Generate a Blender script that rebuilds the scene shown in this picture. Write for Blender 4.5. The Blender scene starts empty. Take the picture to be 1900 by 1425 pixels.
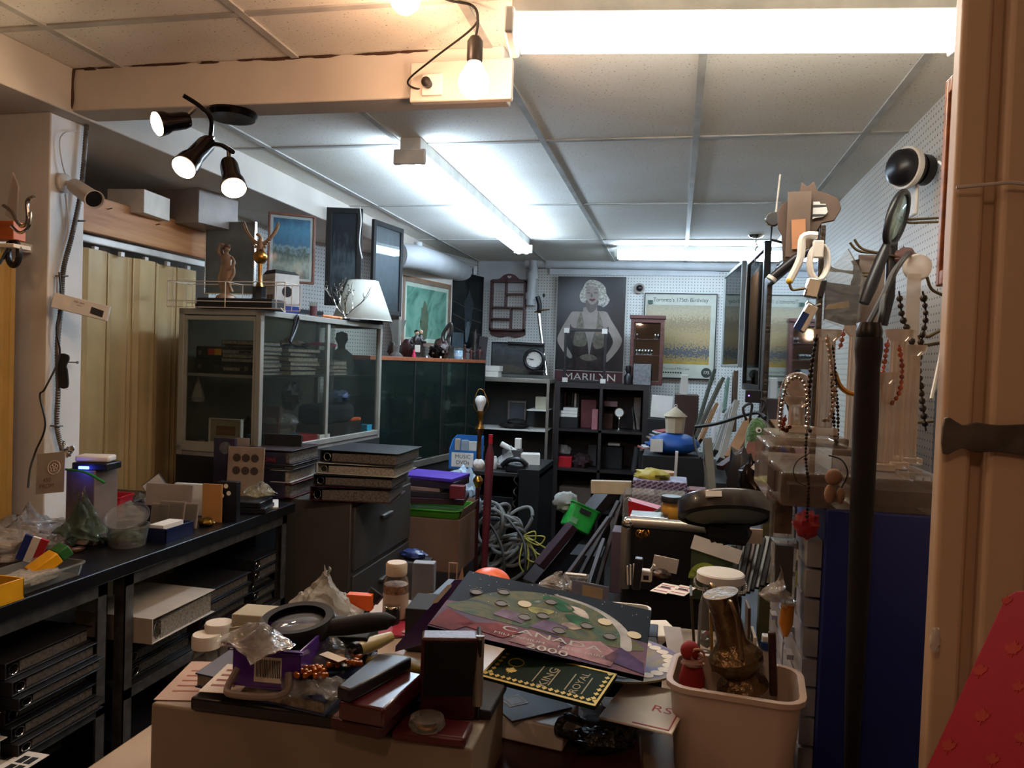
import bpy, bmesh, math, random
from mathutils import Vector, Matrix, Euler, noise as mnoise
C = bpy.context.scene.collection
PI = math.pi
rad = math.radians
# ---------------------------------------------------------------- camera
FPX, CAMH = 1425.0, 1.5
_y, _p, _r = rad(12.0), rad(-1.6), rad(2.0)
FW = Vector((-math.sin(_y)*math.cos(_p), math.cos(_y)*math.cos(_p), math.sin(_p)))
_R0 = Vector((math.cos(_y), math.sin(_y), 0)); _U0 = _R0.cross(FW)
RT = _R0*math.cos(_r) + _U0*math.sin(_r); UP = _U0*math.cos(_r) - _R0*math.sin(_r)
CAM = Vector((0, 0, CAMH))
cd = bpy.data.cameras.new('camera'); cam = bpy.data.objects.new('camera', cd); C.objects.link(cam)
cd.sensor_width = 36; cd.lens = FPX/1900*36; cd.clip_start = .02; cd.clip_end = 60
cam.matrix_world = Matrix((( RT.x, UP.x, -FW.x, CAM.x), (RT.y, UP.y, -FW.y, CAM.y), (RT.z, UP.z, -FW.z, CAM.z), (0, 0, 0, 1)))
bpy.context.scene.camera = cam
def at(px, py, X=None, Y=None, Z=None):
    """where the sight line of a photo pixel meets a plane of the room"""
    d = FW + RT*((px-950)/FPX) - UP*((py-712.5)/FPX)
    t = (X-CAM.x)/d.x if X is not None else (Y-CAM.y)/d.y if Y is not None else (Z-CAM.z)/d.z
    return CAM + d*t
# ---------------------------------------------------------------- exposure, world
vs = bpy.context.scene.view_settings
vs.view_transform = 'Standard'; vs.look = 'None'; vs.gamma = 1; vs.use_curve_mapping = False
vs.exposure = 0.0
W = bpy.data.worlds.new('world'); bpy.context.scene.world = W; W.use_nodes = True
W.node_tree.nodes['Background'].inputs[0].default_value = (.30, .22, .17, 1)
W.node_tree.nodes['Background'].inputs[1].default_value = .25
WARM = (1.0, .56, .37); COOL = (.62, .80, 1.0); NEUT = (1.0, .90, .76)
# ---------------------------------------------------------------- materials
def lin(h):
    if not isinstance(h, str): return tuple(h)
    h = h.lstrip('#'); o = []
    for i in (0, 2, 4):
        c = int(h[i:i+2], 16)/255; o.append(c/12.92 if c <= .04045 else ((c+.055)/1.055)**2.4)
    return tuple(o)
_mats = {}
def M(name, col='808080', rough=.5, metal=0, var=.12, vs_=9., bump=0., bs=60., trans=0, ior=1.45, emit=0, coat=0, alpha=1, col2=None, sheen=0):
    """principled material with a little noise in colour and relief"""
    if name in _mats: return _mats[name]
    m = bpy.data.materials.new(name); _mats[name] = m; m.use_nodes = True
    nt = m.node_tree; N, L = nt.nodes, nt.links; b = N['Principled BSDF']
    c = lin(col)
    b.inputs['Roughness'].default_value = rough; b.inputs['Metallic'].default_value = metal
    b.inputs['IOR'].default_value = ior; b.inputs['Transmission Weight'].default_value = trans
    b.inputs['Coat Weight'].default_value = coat; b.inputs['Alpha'].default_value = alpha
    b.inputs['Sheen Weight'].default_value = sheen
    b.inputs['Base Color'].default_value = (*c, 1)
    tc = N.new('ShaderNodeTexCoord')
    if var > 0 and not trans:
        n = N.new('ShaderNodeTexNoise'); n.inputs['Scale'].default_value = vs_; n.inputs['Detail'].default_value = 5
        L.new(tc.outputs['Object'], n.inputs['Vector'])
        x = N.new('ShaderNodeMix'); x.data_type = 'RGBA'
        d = lin(col2) if col2 else tuple(v*(1-2*var) for v in c)
        if col2: x.inputs[6].default_value = (*c, 1); x.inputs[7].default_value = (*d, 1)
        else: x.inputs[6].default_value = (*d, 1); x.inputs[7].default_value = (*[min(1, v*(1+var)) for v in c], 1)
        r = N.new('ShaderNodeMapRange'); r.inputs[1].default_value = .32; r.inputs[2].default_value = .68
        L.new(n.outputs['Fac'], r.inputs[0]); L.new(r.outputs[0], x.inputs[0]); L.new(x.outputs[2], b.inputs['Base Color'])
    if bump > 0:
        n2 = N.new('ShaderNodeTexNoise'); n2.inputs['Scale'].default_value = bs; n2.inputs['Detail'].default_value = 3
        bp = N.new('ShaderNodeBump'); bp.inputs['Strength'].default_value = bump; bp.inputs['Distance'].default_value = .01
        L.new(tc.outputs['Object'], n2.inputs['Vector']); L.new(n2.outputs['Fac'], bp.inputs['Height']); L.new(bp.outputs[0], b.inputs['Normal'])
    if emit:
        b.inputs['Emission Color'].default_value = (*c, 1); b.inputs['Emission Strength'].default_value = emit
    return m
def nodes(name):
    m = bpy.data.materials.new(name); _mats[name] = m; m.use_nodes = True
    nt = m.node_tree; return m, nt.nodes, nt.links, nt.nodes['Principled BSDF']
def ramp(N, stops, interp='LINEAR'):
    r = N.new('ShaderNodeValToRGB'); r.color_ramp.interpolation = interp; e = r.color_ramp.elements
    while len(e) < len(stops): e.new(.5)
    for i, (p, c) in enumerate(stops): e[i].position = p; e[i].color = (*lin(c), 1)
    return r
def sheet_glass(name, tint, strength=.10, haze=0.0, hz='8c9088'):
    """thin clear sheet: transparent, a fresnel sheen and an uneven diffuse haze"""
    m, N, L, b = nodes(name); N.remove(b); out = N['Material Output']
    t = N.new('ShaderNodeBsdfTransparent'); t.inputs[0].default_value = (*lin(tint), 1)
    g = N.new('ShaderNodeBsdfGlossy'); g.inputs['Roughness'].default_value = .04
    f = N.new('ShaderNodeLayerWeight'); f.inputs[0].default_value = strength
    mx = N.new('ShaderNodeMixShader'); L.new(f.outputs['Fresnel'], mx.inputs[0]); L.new(t.outputs[0], mx.inputs[1]); L.new(g.outputs[0], mx.inputs[2])
    last = mx
    if haze:
        d = N.new('ShaderNodeBsdfDiffuse'); d.inputs[0].default_value = (*lin(hz), 1)
        m2 = N.new('ShaderNodeMixShader'); tc = N.new('ShaderNodeTexCoord'); n = N.new('ShaderNodeTexNoise'); n.inputs['Scale'].default_value = 14
        mr = N.new('ShaderNodeMapRange'); mr.inputs[3].default_value = haze*.6; mr.inputs[4].default_value = haze*1.4
        L.new(tc.outputs['Object'], n.inputs['Vector']); L.new(n.outputs[0], mr.inputs[0]); L.new(mr.outputs[0], m2.inputs[0])
        L.new(mx.outputs[0], m2.inputs[1]); L.new(d.outputs[0], m2.inputs[2]); last = m2
    L.new(last.outputs[0], out.inputs['Surface']); return m
def film(name, col='c9c4bd', dens=.35, rough=.18):
    """crinkled plastic film"""
    m, N, L, b = nodes(name); N.remove(b); out = N['Material Output']
    tc = N.new('ShaderNodeTexCoord'); v = N.new('ShaderNodeTexVoronoi'); v.inputs['Scale'].default_value = 45; v.feature = 'F1'
    n = N.new('ShaderNodeTexNoise'); n.inputs['Scale'].default_value = 30; n.inputs['Distortion'].default_value = 1.5
    L.new(tc.outputs['Object'], v.inputs['Vector']); L.new(tc.outputs['Object'], n.inputs['Vector'])
    bp = N.new('ShaderNodeBump'); bp.inputs['Strength'].default_value = .5; bp.inputs['Distance'].default_value = .01
    ad = N.new('ShaderNodeMath'); L.new(v.outputs['Distance'], ad.inputs[0]); L.new(n.outputs[0], ad.inputs[1]); L.new(ad.outputs[0], bp.inputs['Height'])
    t = N.new('ShaderNodeBsdfTransparent'); t.inputs[0].default_value = (.93, .93, .93, 1)
    d = N.new('ShaderNodeBsdfDiffuse'); d.inputs[0].default_value = (*lin(col), 1)
    g = N.new('ShaderNodeBsdfGlossy'); g.inputs['Roughness'].default_value = rough; L.new(bp.outputs[0], g.inputs['Normal']); L.new(bp.outputs[0], d.inputs['Normal'])
    m1 = N.new('ShaderNodeMixShader'); m1.inputs[0].default_value = dens; L.new(t.outputs[0], m1.inputs[1]); L.new(d.outputs[0], m1.inputs[2])
    f = N.new('ShaderNodeLayerWeight'); f.inputs[0].default_value = .22; L.new(bp.outputs[0], f.inputs['Normal'])
    m2 = N.new('ShaderNodeMixShader'); L.new(f.outputs['Fresnel'], m2.inputs[0]); L.new(m1.outputs[0], m2.inputs[1]); L.new(g.outputs[0], m2.inputs[2])
    L.new(m2.outputs[0], out.inputs['Surface']); return m
def pegboard(name, axis, col='c9cac6', pitch=.0254, hole=.0038):
    """painted hardboard with punched holes on a 1 inch grid; axis = the two in-plane axes"""
    m, N, L, b = nodes(name); b.inputs['Roughness'].default_value = .55
    g = N.new('ShaderNodeNewGeometry'); s = N.new('ShaderNodeSeparateXYZ'); L.new(g.outputs['Position'], s.inputs[0])
    ds = []
    for a in axis:
        q = N.new('ShaderNodeMath'); q.operation = 'PINGPONG'; q.inputs[1].default_value = pitch/2; L.new(s.outputs[a], q.inputs[0])
        p = N.new('ShaderNodeMath'); p.operation = 'POWER'; p.inputs[1].default_value = 2; L.new(q.outputs[0], p.inputs[0]); ds.append(p)
    ad = N.new('ShaderNodeMath'); L.new(ds[0].outputs[0], ad.inputs[0]); L.new(ds[1].outputs[0], ad.inputs[1])
    lt = N.new('ShaderNodeMath'); lt.operation = 'LESS_THAN'; lt.inputs[1].default_value = hole**2; L.new(ad.outputs[0], lt.inputs[0])
    n = N.new('ShaderNodeTexNoise'); n.inputs['Scale'].default_value = 1.6; n.inputs['Detail'].default_value = 6; L.new(g.outputs['Position'], n.inputs['Vector'])
    c = lin(col); r = ramp(N, [(.3, tuple(v*.8 for v in c)), (.7, c)]); L.new(n.outputs[0], r.inputs[0])
    x = N.new('ShaderNodeMix'); x.data_type = 'RGBA'; x.inputs[7].default_value = (.02, .02, .02, 1)
    L.new(lt.outputs[0], x.inputs[0]); L.new(r.outputs[0], x.inputs[6]); L.new(x.outputs[2], b.inputs['Base Color']); return m
def wood(name, a, b_, rough=.45, scale=(1, 1, 12), sc=3, coat=0):
    m, N, L, b = nodes(name); b.inputs['Roughness'].default_value = rough; b.inputs['Coat Weight'].default_value = coat
    tc = N.new('ShaderNodeTexCoord'); mp = N.new('ShaderNodeMapping'); mp.inputs['Scale'].default_value = scale
    n = N.new('ShaderNodeTexNoise'); n.inputs['Scale'].default_value = sc; n.inputs['Detail'].default_value = 6; n.inputs['Distortion'].default_value = .6
    L.new(tc.outputs['Object'], mp.inputs[0]); L.new(mp.outputs[0], n.inputs['Vector']); r = ramp(N, [(.3, a), (.7, b_)])
    L.new(n.outputs[0], r.inputs[0]); L.new(r.outputs[0], b.inputs['Base Color'])
    bp = N.new('ShaderNodeBump'); bp.inputs['Strength'].default_value = .15; L.new(n.outputs[0], bp.inputs['Height']); L.new(bp.outputs[0], b.inputs['Normal']); return m
def glow(name, col, strength):
    m, N, L, b = nodes(name); N.remove(b); e = N.new('ShaderNodeEmission'); e.inputs[0].default_value = (*col, 1); e.inputs[1].default_value = strength
    L.new(e.outputs[0], N['Material Output'].inputs['Surface']); return m
# ---------------------------------------------------------------- mesh builder
def RZ(a): return Matrix.Rotation(a, 4, 'Z')
def RX(a): return Matrix.Rotation(a, 4, 'X')
def RY(a): return Matrix.Rotation(a, 4, 'Y')
def T(x, y=0, z=0): return Matrix.Translation(Vector((x, y, z)) if not hasattr(x, '__len__') else Vector(x))
def spline(pts, n=6, closed=False):
    P = [Vector(p) for p in pts]; out = []; k = len(P)
    rng = range(k) if closed else range(k-1)
    for i in rng:
        g = lambda j: P[j % k] if closed else P[max(0, min(k-1, j))]
        a, b, c, d = g(i-1), g(i), g(i+1), g(i+2)
        for s in range(n):
            t = s/n; out.append(.5*((2*b)+(c-a)*t+(2*a-5*b+4*c-d)*t*t+(3*b-a-3*c+d)*t**3))
    if not closed: out.append(P[-1])
    return out
class G:
    def __init__(s, m=None): s.b = bmesh.new(); s.mats = []; s.X = m or Matrix(); s.cur = 0
    def use(s, mat):
        if mat not in s.mats: s.mats.append(mat)
        s.cur = s.mats.index(mat); return s
    def _v(s, p): return s.b.verts.new(s.X @ Vector(p))
    def _f(s, vs):
        try: f = s.b.faces.new(vs); f.material_index = s.cur; return f
        except ValueError: return None
    def box(s, c, d, M_=None, taper=1.):
        x, y, z = d[0]/2, d[1]/2, d[2]/2; m = T(c) @ (M_ or Matrix())
        v = [s._v(m @ Vector((i*x*(taper if k < 0 else 1), j*y*(taper if k < 0 else 1), k*z))) for k in (-1, 1) for j in (-1, 1) for i in (-1, 1)]
        for q in ((0, 2, 3, 1), (4, 5, 7, 6), (0, 1, 5, 4), (2, 6, 7, 3), (0, 4, 6, 2), (1, 3, 7, 5)): s._f([v[i] for i in q])
        return s
    def span(s, a, b): return s.box([(a[i]+b[i])/2 for i in range(3)], [abs(b[i]-a[i]) for i in range(3)])
    def rings(s, R, cap=True, closed=False, loop=True):
        V = [[s._v(p) for p in r] for r in R]; n = len(V[0])
        pr = list(zip(V, V[1:])) + ([(V[-1], V[0])] if closed else [])
        for a, b in pr:
            for i in range(n if loop else n-1): s._f([a[i], a[(i+1) % n], b[(i+1) % n], b[i]])
        if cap and not closed and loop: s._f(V[0][::-1]); s._f(V[-1])
        return s
    def tube(s, pts, r, n=8, closed=False, cap=True):
        P = [Vector(p) for p in pts]; k = len(P); R = []; up = None
        for i, p in enumerate(P):
            a = P[(i-1) % k] if closed or i else p; c = P[(i+1) % k] if closed or i < k-1 else p
            d = (c-a); d = d.normalized() if d.length > 1e-9 else Vector((0, 0, 1))
            if up is None: up = d.orthogonal().normalized()
            up = (up - d*up.dot(d)); up = up.normalized() if up.length > 1e-6 else d.orthogonal().normalized()
            w = d.cross(up); rr = r[i] if hasattr(r, '__len__') else r
            R.append([p + (up*math.cos(2*PI*j/n) + w*math.sin(2*PI*j/n))*rr for j in range(n)])
        return s.rings(R, cap, closed)
    def cyl(s, a, b, r, r2=None, n=20): return s.tube([a, b], [r, r if r2 is None else r2], n)
    def lathe(s, prof, n=24, m=None, cap=True):
        m = m or Matrix()
        return s.rings([[m @ Vector((max(r, 1e-5)*math.cos(2*PI*j/n), max(r, 1e-5)*math.sin(2*PI*j/n), z)) for j in range(n)] for r, z in prof], cap)
    def prism(s, pts, z0, z1, m=None):
        m = m or Matrix(); return s.rings([[m @ Vector((p[0], p[1], z)) for p in pts] for z in (z0, z1)])
    def face(s, pts, m=None):
        m = m or Matrix(); s._f([s._v(m @ Vector((*p, 0)) if len(p) == 2 else m @ Vector(p)) for p in pts]); return s
    def sph(s, c, r, n=12, m=None):
        r = r if hasattr(r, '__len__') else (r, r, r); m = T(c) @ (m or Matrix()); k = max(4, n//2+1)
        R = [[m @ Vector((r[0]*max(math.sin(PI*i/k), 1e-4)*math.cos(2*PI*j/n), r[1]*max(math.sin(PI*i/k), 1e-4)*math.sin(2*PI*j/n), -r[2]*math.cos(PI*i/k))) for j in range(n)] for i in range(k+1)]
        return s.rings(R)
    def blob(s, c, d, seed=0, amp=.25, fr=3., n=18, m=None, flat=None):
        """lumpy / crumpled body, d = full size, optional flat bottom"""
        m = T(c) @ (m or Matrix()); k = n//2+1; o = Vector((seed*7.3, seed*3.1, seed*1.7)); R = []
        for i in range(k+1):
            th = PI*i/k; r_ = []
            for j in range(n):
                u = Vector((max(math.sin(th), 1e-3)*math.cos(2*PI*j/n), max(math.sin(th), 1e-3)*math.sin(2*PI*j/n), -math.cos(th)))
                q = 1 + amp*mnoise.noise(u*fr + o) + amp*.5*mnoise.noise(u*fr*2.7 + o)
                p = Vector((u.x*d[0]/2*q, u.y*d[1]/2*q, u.z*d[2]/2*q))
                if flat is not None: p.z = max(p.z, -d[2]/2*flat)
                r_.append(m @ p)
            R.append(r_)
        return s.rings(R)
    def sheet(s, f, nu, nv, th=0):
        """surface f(u,v) with u,v in 0..1, th gives thickness through a solidify"""
        V = [[s._v(f(i/nu, j/nv)) for j in range(nv+1)] for i in range(nu+1)]
        for i in range(nu):
            for j in range(nv): s._f([V[i][j], V[i+1][j], V[i+1][j+1], V[i][j+1]])
        return s
    def frame(s, w, h, b, d, x0=0, z0=0, y0=0):
        """picture-frame ring in local x,z, front at y0, depth d towards +y"""
        for y, in ((y0,),): pass
        o = [(x0, z0), (x0+w, z0), (x0+w, z0+h), (x0, z0+h)]; i = [(x0+b, z0+b), (x0+w-b, z0+b), (x0+w-b, z0+h-b), (x0+b, z0+h-b)]
        V = [[s._v((p[0], y, p[1])) for p in q] for q, y in ((o, y0+d), (o, y0), (i, y0), (i, y0+d))]
        for a in range(4):
            A, B = V[a], V[(a+1) % 4]
            for k in range(4): s._f([A[k], A[(k+1) % 4], B[(k+1) % 4], B[k]])
        return s
    def text(s, body, size, m=None, th=.0004, align='CENTER', sx=1., shear=0):
        """lettering lying in local x,z facing -y"""
        cu = bpy.data.curves.new('t', 'FONT'); cu.body = body; cu.size = size; cu.align_x = align; cu.align_y = 'CENTER'; cu.resolution_u = 3; cu.shear = shear
        o = bpy.data.objects.new('t', cu); C.objects.link(o); bpy.context.view_layer.update()
        me = o.evaluated_get(bpy.context.evaluated_depsgraph_get()).to_mesh()
        m = (m or Matrix()) @ RX(PI/2) @ Matrix.Diagonal((sx, 1, 1, 1)); base = len(s.b.verts)
        vv = [s._v(m @ v.co) for v in me.vertices]
        for p in me.polygons: s._f([vv[i] for i in p.vertices])
        o.evaluated_get(bpy.context.evaluated_depsgraph_get()).to_mesh_clear(); bpy.data.objects.remove(o); bpy.data.curves.remove(cu); return s
    def obj(s, name, mat=None, parent=None, bevel=0, smooth=40, solid=0, sub=0, kind=None, label=None, loc=None, rot=None, seg=2):
        me = bpy.data.meshes.new(name); bmesh.ops.recalc_face_normals(s.b, faces=s.b.faces) if len(s.b.faces) < 60000 else None
        s.b.to_mesh(me); s.b.free()
        if mat is not None and not s.mats: s.mats = [mat]
        for k in s.mats: me.materials.append(k)
        if smooth:
            me.shade_smooth(); me.set_sharp_from_angle(angle=rad(smooth))
        o = bpy.data.objects.new(name, me); C.objects.link(o)
        if parent is not None: o.parent = parent
        if loc is not None: o.location = loc
        if rot is not None: o.rotation_euler = rot
        if solid: d = o.modifiers.new('s', 'SOLIDIFY'); d.thickness = abs(solid); d.offset = 1 if solid > 0 else -1
        if sub: d = o.modifiers.new('u', 'SUBSURF'); d.levels = d.render_levels = sub
        if bevel: d = o.modifiers.new('b', 'BEVEL'); d.width = bevel; d.segments = seg; d.limit_method = 'ANGLE'; d.angle_limit = rad(38)
        if kind: o['kind'] = kind
        if label: o['label'] = label
        return o
def tag(o, label, cat, group=None, kind=None):
    o['label'] = label; o['category'] = cat
    if group: o['group'] = group
    if kind: o['kind'] = kind
    return o
def thing(name, label, cat, loc=(0, 0, 0), rz=0, group=None, rx=0, ry=0):
    o = bpy.data.objects.new(name, None); C.objects.link(o); o.empty_display_size = .05
    o.location = loc; o.rotation_euler = (rx, ry, rz); return tag(o, label, cat, group)
def struct(name, g, m, **k): return g.obj(name, m, kind='structure', **k)
def yaw(a, b): return math.atan2(b[1]-a[1], b[0]-a[0])
# ---------------------------------------------------------------- lights
def lamp(kind, loc, energy, col, size=.03, rot=None, spot=None, nm='lamp_light', parent=None, blend=.5):
    d = bpy.data.lights.new(nm, kind); d.energy = energy; d.color = col
    if kind in ('POINT', 'SPOT'): d.shadow_soft_size = size
    if kind == 'AREA': d.shape = 'RECTANGLE'; d.size, d.size_y = size
    if spot: d.spot_size = spot; d.spot_blend = blend
    o = bpy.data.objects.new(nm, d); C.objects.link(o); o.location = loc
    if rot is not None: o.rotation_euler = rot
    if parent: o.parent = parent
    return o
TUBE_FRONT, TUBE_BACK, BULB_W, SPOT_W = 32.0, 52.0, 4.5, 3.0
# ================================================================ STRUCTURE
m_ceil, N, L, b = nodes('acoustic_tile'); b.inputs['Roughness'].default_value = .9
g_ = N.new('ShaderNodeNewGeometry'); n1 = N.new('ShaderNodeTexNoise'); n1.inputs['Scale'].default_value = 130; n1.inputs['Detail'].default_value = 2
n2 = N.new('ShaderNodeTexNoise'); n2.inputs['Scale'].default_value = 1.3; n2.inputs['Detail'].default_value = 4
L.new(g_.outputs['Position'], n1.inputs['Vector']); L.new(g_.outputs['Position'], n2.inputs['Vector'])
r1 = ramp(N, [(.27, '75706a'), (.36, 'f4f2ec')]); L.new(n1.outputs[0], r1.inputs[0]); r2 = ramp(N, [(.3, 'ebe6dc'), (.7, 'ffffff')]); L.new(n2.outputs[0], r2.inputs[0])
x = N.new('ShaderNodeMix'); x.data_type = 'RGBA'; x.blend_type = 'MULTIPLY'; x.inputs[0].default_value = 1
L.new(r1.outputs[0], x.inputs[6]); L.new(r2.outputs[0], x.inputs[7]); L.new(x.outputs[2], b.inputs['Base Color'])
m_tbar = M('painted_steel_grid', 'b9b7b0', .45)
m_paint = M('cream_paint', 'cdc4b8', .6, var=.07, vs_=3, bump=.15, bs=14)
m_colw = M('white_gloss_paint', 'd9d6d0', .45, var=.06, vs_=4, bump=.1, bs=20)
m_wallwarm = M('taupe_wall_paint', 'a08d80', .7, var=.08, vs_=2, bump=.1, bs=90)
m_floor = M('dark_vinyl_floor', '2c2723', .5, var=.25, vs_=3, bump=.05)
m_pegY = pegboard('pegboard_back', (0, 2)); m_pegX = pegboard('pegboard_side', (1, 2), 'c8bfb0')
m_pegL = pegboard('pegboard_left', (1, 2), 'c9c8c4')
XR, YB, ZC = .80, 6.72, 2.40
struct('floor', G().span((-3.2, -2.2, -.05), (2.2, 7., 0)), m_floor)
struct('ceiling', G().span((-3.2, -2.2, ZC), (2.2, 7., ZC+.05)), m_ceil)
struct('wall_back', G().span((-3.2, YB, 0), (1.0, YB+.1, ZC)), m_pegY)
struct('wall_right', G().span((XR, 1.3, 0), (XR+.1, YB, ZC)), m_pegX)
struct('wall_right_front', G().span((1.3, -2.2, 0), (1.4, 1.35, ZC)), m_wallwarm)
struct('wall_right_return', G().span((XR+.1, 1.3, 0), (1.4, 1.38, ZC)), m_wallwarm)
struct('wall_front', G().span((-3.2, -2.2, 0), (1.4, -2.1, ZC)), m_wallwarm)
struct('wall_left_niche', G().span((-3.1, -2.2, 0), (-3.0, 3.7, ZC)), m_wallwarm)
gl = G().prism([(-3.0, 3.6), (-2.4, 3.6), (-2.4, 4.6), (-1.78, YB), (-3.0, YB)], 0, ZC)
struct('wall_left', gl, m_pegL)
# ceiling grid
g = G()
for xg in (-2.99, -2.38, -1.77, -1.16, -.56, .04, .65):
    g.span((xg-.012, -2.1, ZC-.006), (xg+.012, YB, ZC))
yg = -1.8
while yg < YB:
    g.span((-3.0, yg-.012, ZC-.005), (XR, yg+.012, ZC)); yg += 1.22
struct('trim_1', g, m_tbar)
# beam, left soffit, column
b0 = at(950, 112, Z=ZC)
struct('trim_2', G().span((-1.95, 2.15, 2.262), (b0.x, 2.26, ZC)), m_paint, bevel=.004)
struct('trim_3', G().span((-3.0, -2.1, 2.255), (-1.94, 6.2, ZC)), m_paint, bevel=.004)
struct('trim_4', G().span((-2.22, 2.125, 0), (-2.0, 2.275, 2.255)), m_colw, bevel=.004)
struct('wall_left_front', G().span((-2.6, 2.14, 0), (-2.035, 2.18, 2.255)), m_wallwarm)
# ragged sealant where the beam meets the ceiling
random.seed(3); g = G()
for i in range(30):
    x0 = -1.93+random.random()*1.2
    g.blob((x0, 2.15, ZC-.002-random.random()*.003), (.03+random.random()*.09, .006, .004+.006*random.random()), i, .5, n=8)
g.tube(spline([(-1.935, 2.147, 2.395), (-1.94, 2.146, 2.35), (-1.937, 2.145, 2.3), (-1.945, 2.146, 2.262)], 5), .004, 6)
struct('trim_5', g, M('brown_sealant', '4a3020', .8))

# ================================================================ LIGHT FITTINGS
m_white_en = M('white_enamel', 'd8d6d0', .35)
def tube_light(name, label, A, B, nt, strength, col, wid=.11, r=.023):
    A, B = Vector(A), Vector(B); L_ = (B-A).length; t = thing(name, label, 'ceiling light', A, yaw(A, B))
    G().span((0, -wid*.34, -.006), (L_, wid*.34, ZC-A.z-.001)).obj('housing', m_white_en, t, bevel=.004)
    for e, nm in ((0, 'end_bracket'), (L_, 'end_bracket')):
        s_ = -1 if e == 0 else 1
        G().span((e-.012, -wid/2-.003, -.062), (e+.012, wid/2+.003, .0)).obj(nm, m_white_en, t, bevel=.006)
    gm = glow(name+'_glow', col, strength)
    for k in range(nt):
        yy = (k-(nt-1)/2)*.055
        G().cyl((.02, yy, -.045), (L_-.02, yy, -.045), r, n=20).obj('tube', gm, t)
    return t
tA, tB = at(948, 72, Y=1.98), at(1790, 72, Y=2.02)
tA, tB = at(950, 72, Z=2.275), at(1795, 68, Z=2.275)
tube_light('fluorescent_light', 'large bright twin-tube light on the ceiling in the right foreground', (tA.x, tA.y, 2.32), (tB.x, tB.y, 2.32), 2, TUBE_FRONT, (1, .93, .80), .15, r=.023)
tube_light('fluorescent_light', 'long cool twin-tube light running away down the middle of the ceiling', (-1.09, 2.98, 2.35), (-1.11, 5.45, 2.35), 2, TUBE_BACK, COOL, .13)
tube_light('fluorescent_light', 'cool twin-tube light across the ceiling close to the back wall', (-.47, 5.82, 2.37), (.72, 5.86, 2.37), 2, TUBE_BACK, COOL, .13)
m_blackcord = M('black_cord', '1c1815', .5)
gb = glow('warm_bulb_glow', (1., .66, .36), 30)
def bulb(label, p, r=.04, up=.0):
    t = thing('hanging_bulb', label, 'light bulb', p)
    G().lathe([(0, -r), (r*.5, -r*.87), (r*.87, -r*.5), (r, 0), (r*.9, r*.45), (r*.6, r*.95), (r*.38, r*1.35), (r*.34, r*1.5)], 20).obj('globe', gb, t)
    G().lathe([(r*.45, r*1.3), (r*.5, r*1.4), (r*.5, r*2.6), (r*.3, r*2.9), (0, r*2.95)], 16).obj('socket', M('black_socket', '201b18', .4), t)
    lamp('POINT', Vector(p)-Vector((0, 0, r+.02)), BULB_W, WARM, .04, nm='bulb_light')
    return t
pb = Vector((-.53, 1.90, 2.205)); pb2 = Vector((-.66, 1.74, 2.35))
bulb('bare round warm bulb hanging by the end of the long white tube light', pb)
bulb('bare warm bulb at the top edge of the picture, cut off by it', pb2, .036)
bulb('bare warm bulb on the string near the front of the shop', (-.1, -.2, 2.1))
bulb('bare warm bulb on the string above the left bench', (-1.2, .6, 2.1))
pc = [pb2+Vector((0, 0, .1)), Vector((-.6, 1.82, 2.39)), Vector((-.535, 1.88, 2.39)), Vector((-.525, 1.9, 2.36)), pb+Vector((0, 0, .11))]
tag(G().tube(spline([(-1.2, .6, 2.21), (-1.1, .8, 2.33), (-.95, 1.3, 2.36), *pc], 8), .0035, 6).obj('light_cord', m_blackcord), 'black string-light cord looping along the ceiling to the round bulb', 'cord')
tag(G().tube(spline([(-.525, 1.9, 2.36), at(868, 60, Y=1.95), at(800, 112, Y=2.05), at(757, 150, Y=2.10), at(775, 165, Y=2.12), at(800, 158, Y=2.13)], 8), .003, 6).obj('light_cord', m_blackcord), 'black cord hanging down to the outlet box at the beam end', 'cord')
# outlet box at the beam's end
pO = at(830, 160, Y=2.13)
t = thing('outlet_box', 'cream electrical box at the right end of the beam', 'electrical box', (pO.x, 2.15, pO.z))
G().span((-.11, -.03, -.045), (.19, 0, .07)).obj('cover', m_paint, t, bevel=.004)
G().span((-.07, -.04, -.03), (-.01, -.03, .03)).obj('socket_plate', m_white_en, t, bevel=.002)
G().lathe([(.012, 0), (.014, .025), (.006, .03)], 12, T(-.05, -.04, 0) @ RX(PI/2)).obj('plug', m_blackcord, t)
# smoke vent bracket strip above long light
pV = at(988, 18, Z=ZC-.002)
tag(G().span((pV.x-.045, pV.y-.02, ZC-.012), (pV.x+.045, pV.y+.02, ZC-.006)).obj('ceiling_clip', M('grey_plastic', '77736c', .5), bevel=.002), 'small grey slotted clip on the ceiling above the left end of the long light', 'bracket')
# three-spot fixture
m_chrome_d = M('black_chrome', '2a2422', .18, .9, var=.05); m_chrome = M('chrome', 'c9c4bc', .12, 1, var=.03)
sp = thing('spotlight_fixture', 'three-lamp black chrome spotlight bar fixed under the beam', 'ceiling light', (0, 0, 0))
cpt = at(392, 216, Y=2.13)
pz = Vector((cpt.x, 2.21, 2.262))
G().lathe([(.0, 0), (.075, 0), (.078, -.008), (.07, -.022), (.0, -.024)], 28, T(pz+Vector((.02, -.0, 0)))).obj('canopy', m_chrome_d, sp)
a1, a2, a3 = at(345, 182, Y=2.08), at(392, 230, Y=2.08), at(430, 285, Y=2.08)
G().tube(spline([at(340, 177, Y=2.02), at(372, 198, Y=2.06), at(392, 222, Y=2.10), at(392, 262, Y=2.12), at(412, 270, Y=2.10), at(432, 282, Y=2.06)], 6), .007, 8).obj('arm', m_chrome_d, sp)
gs = glow('spot_glow', (1., .76, .5), 30)
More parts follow.
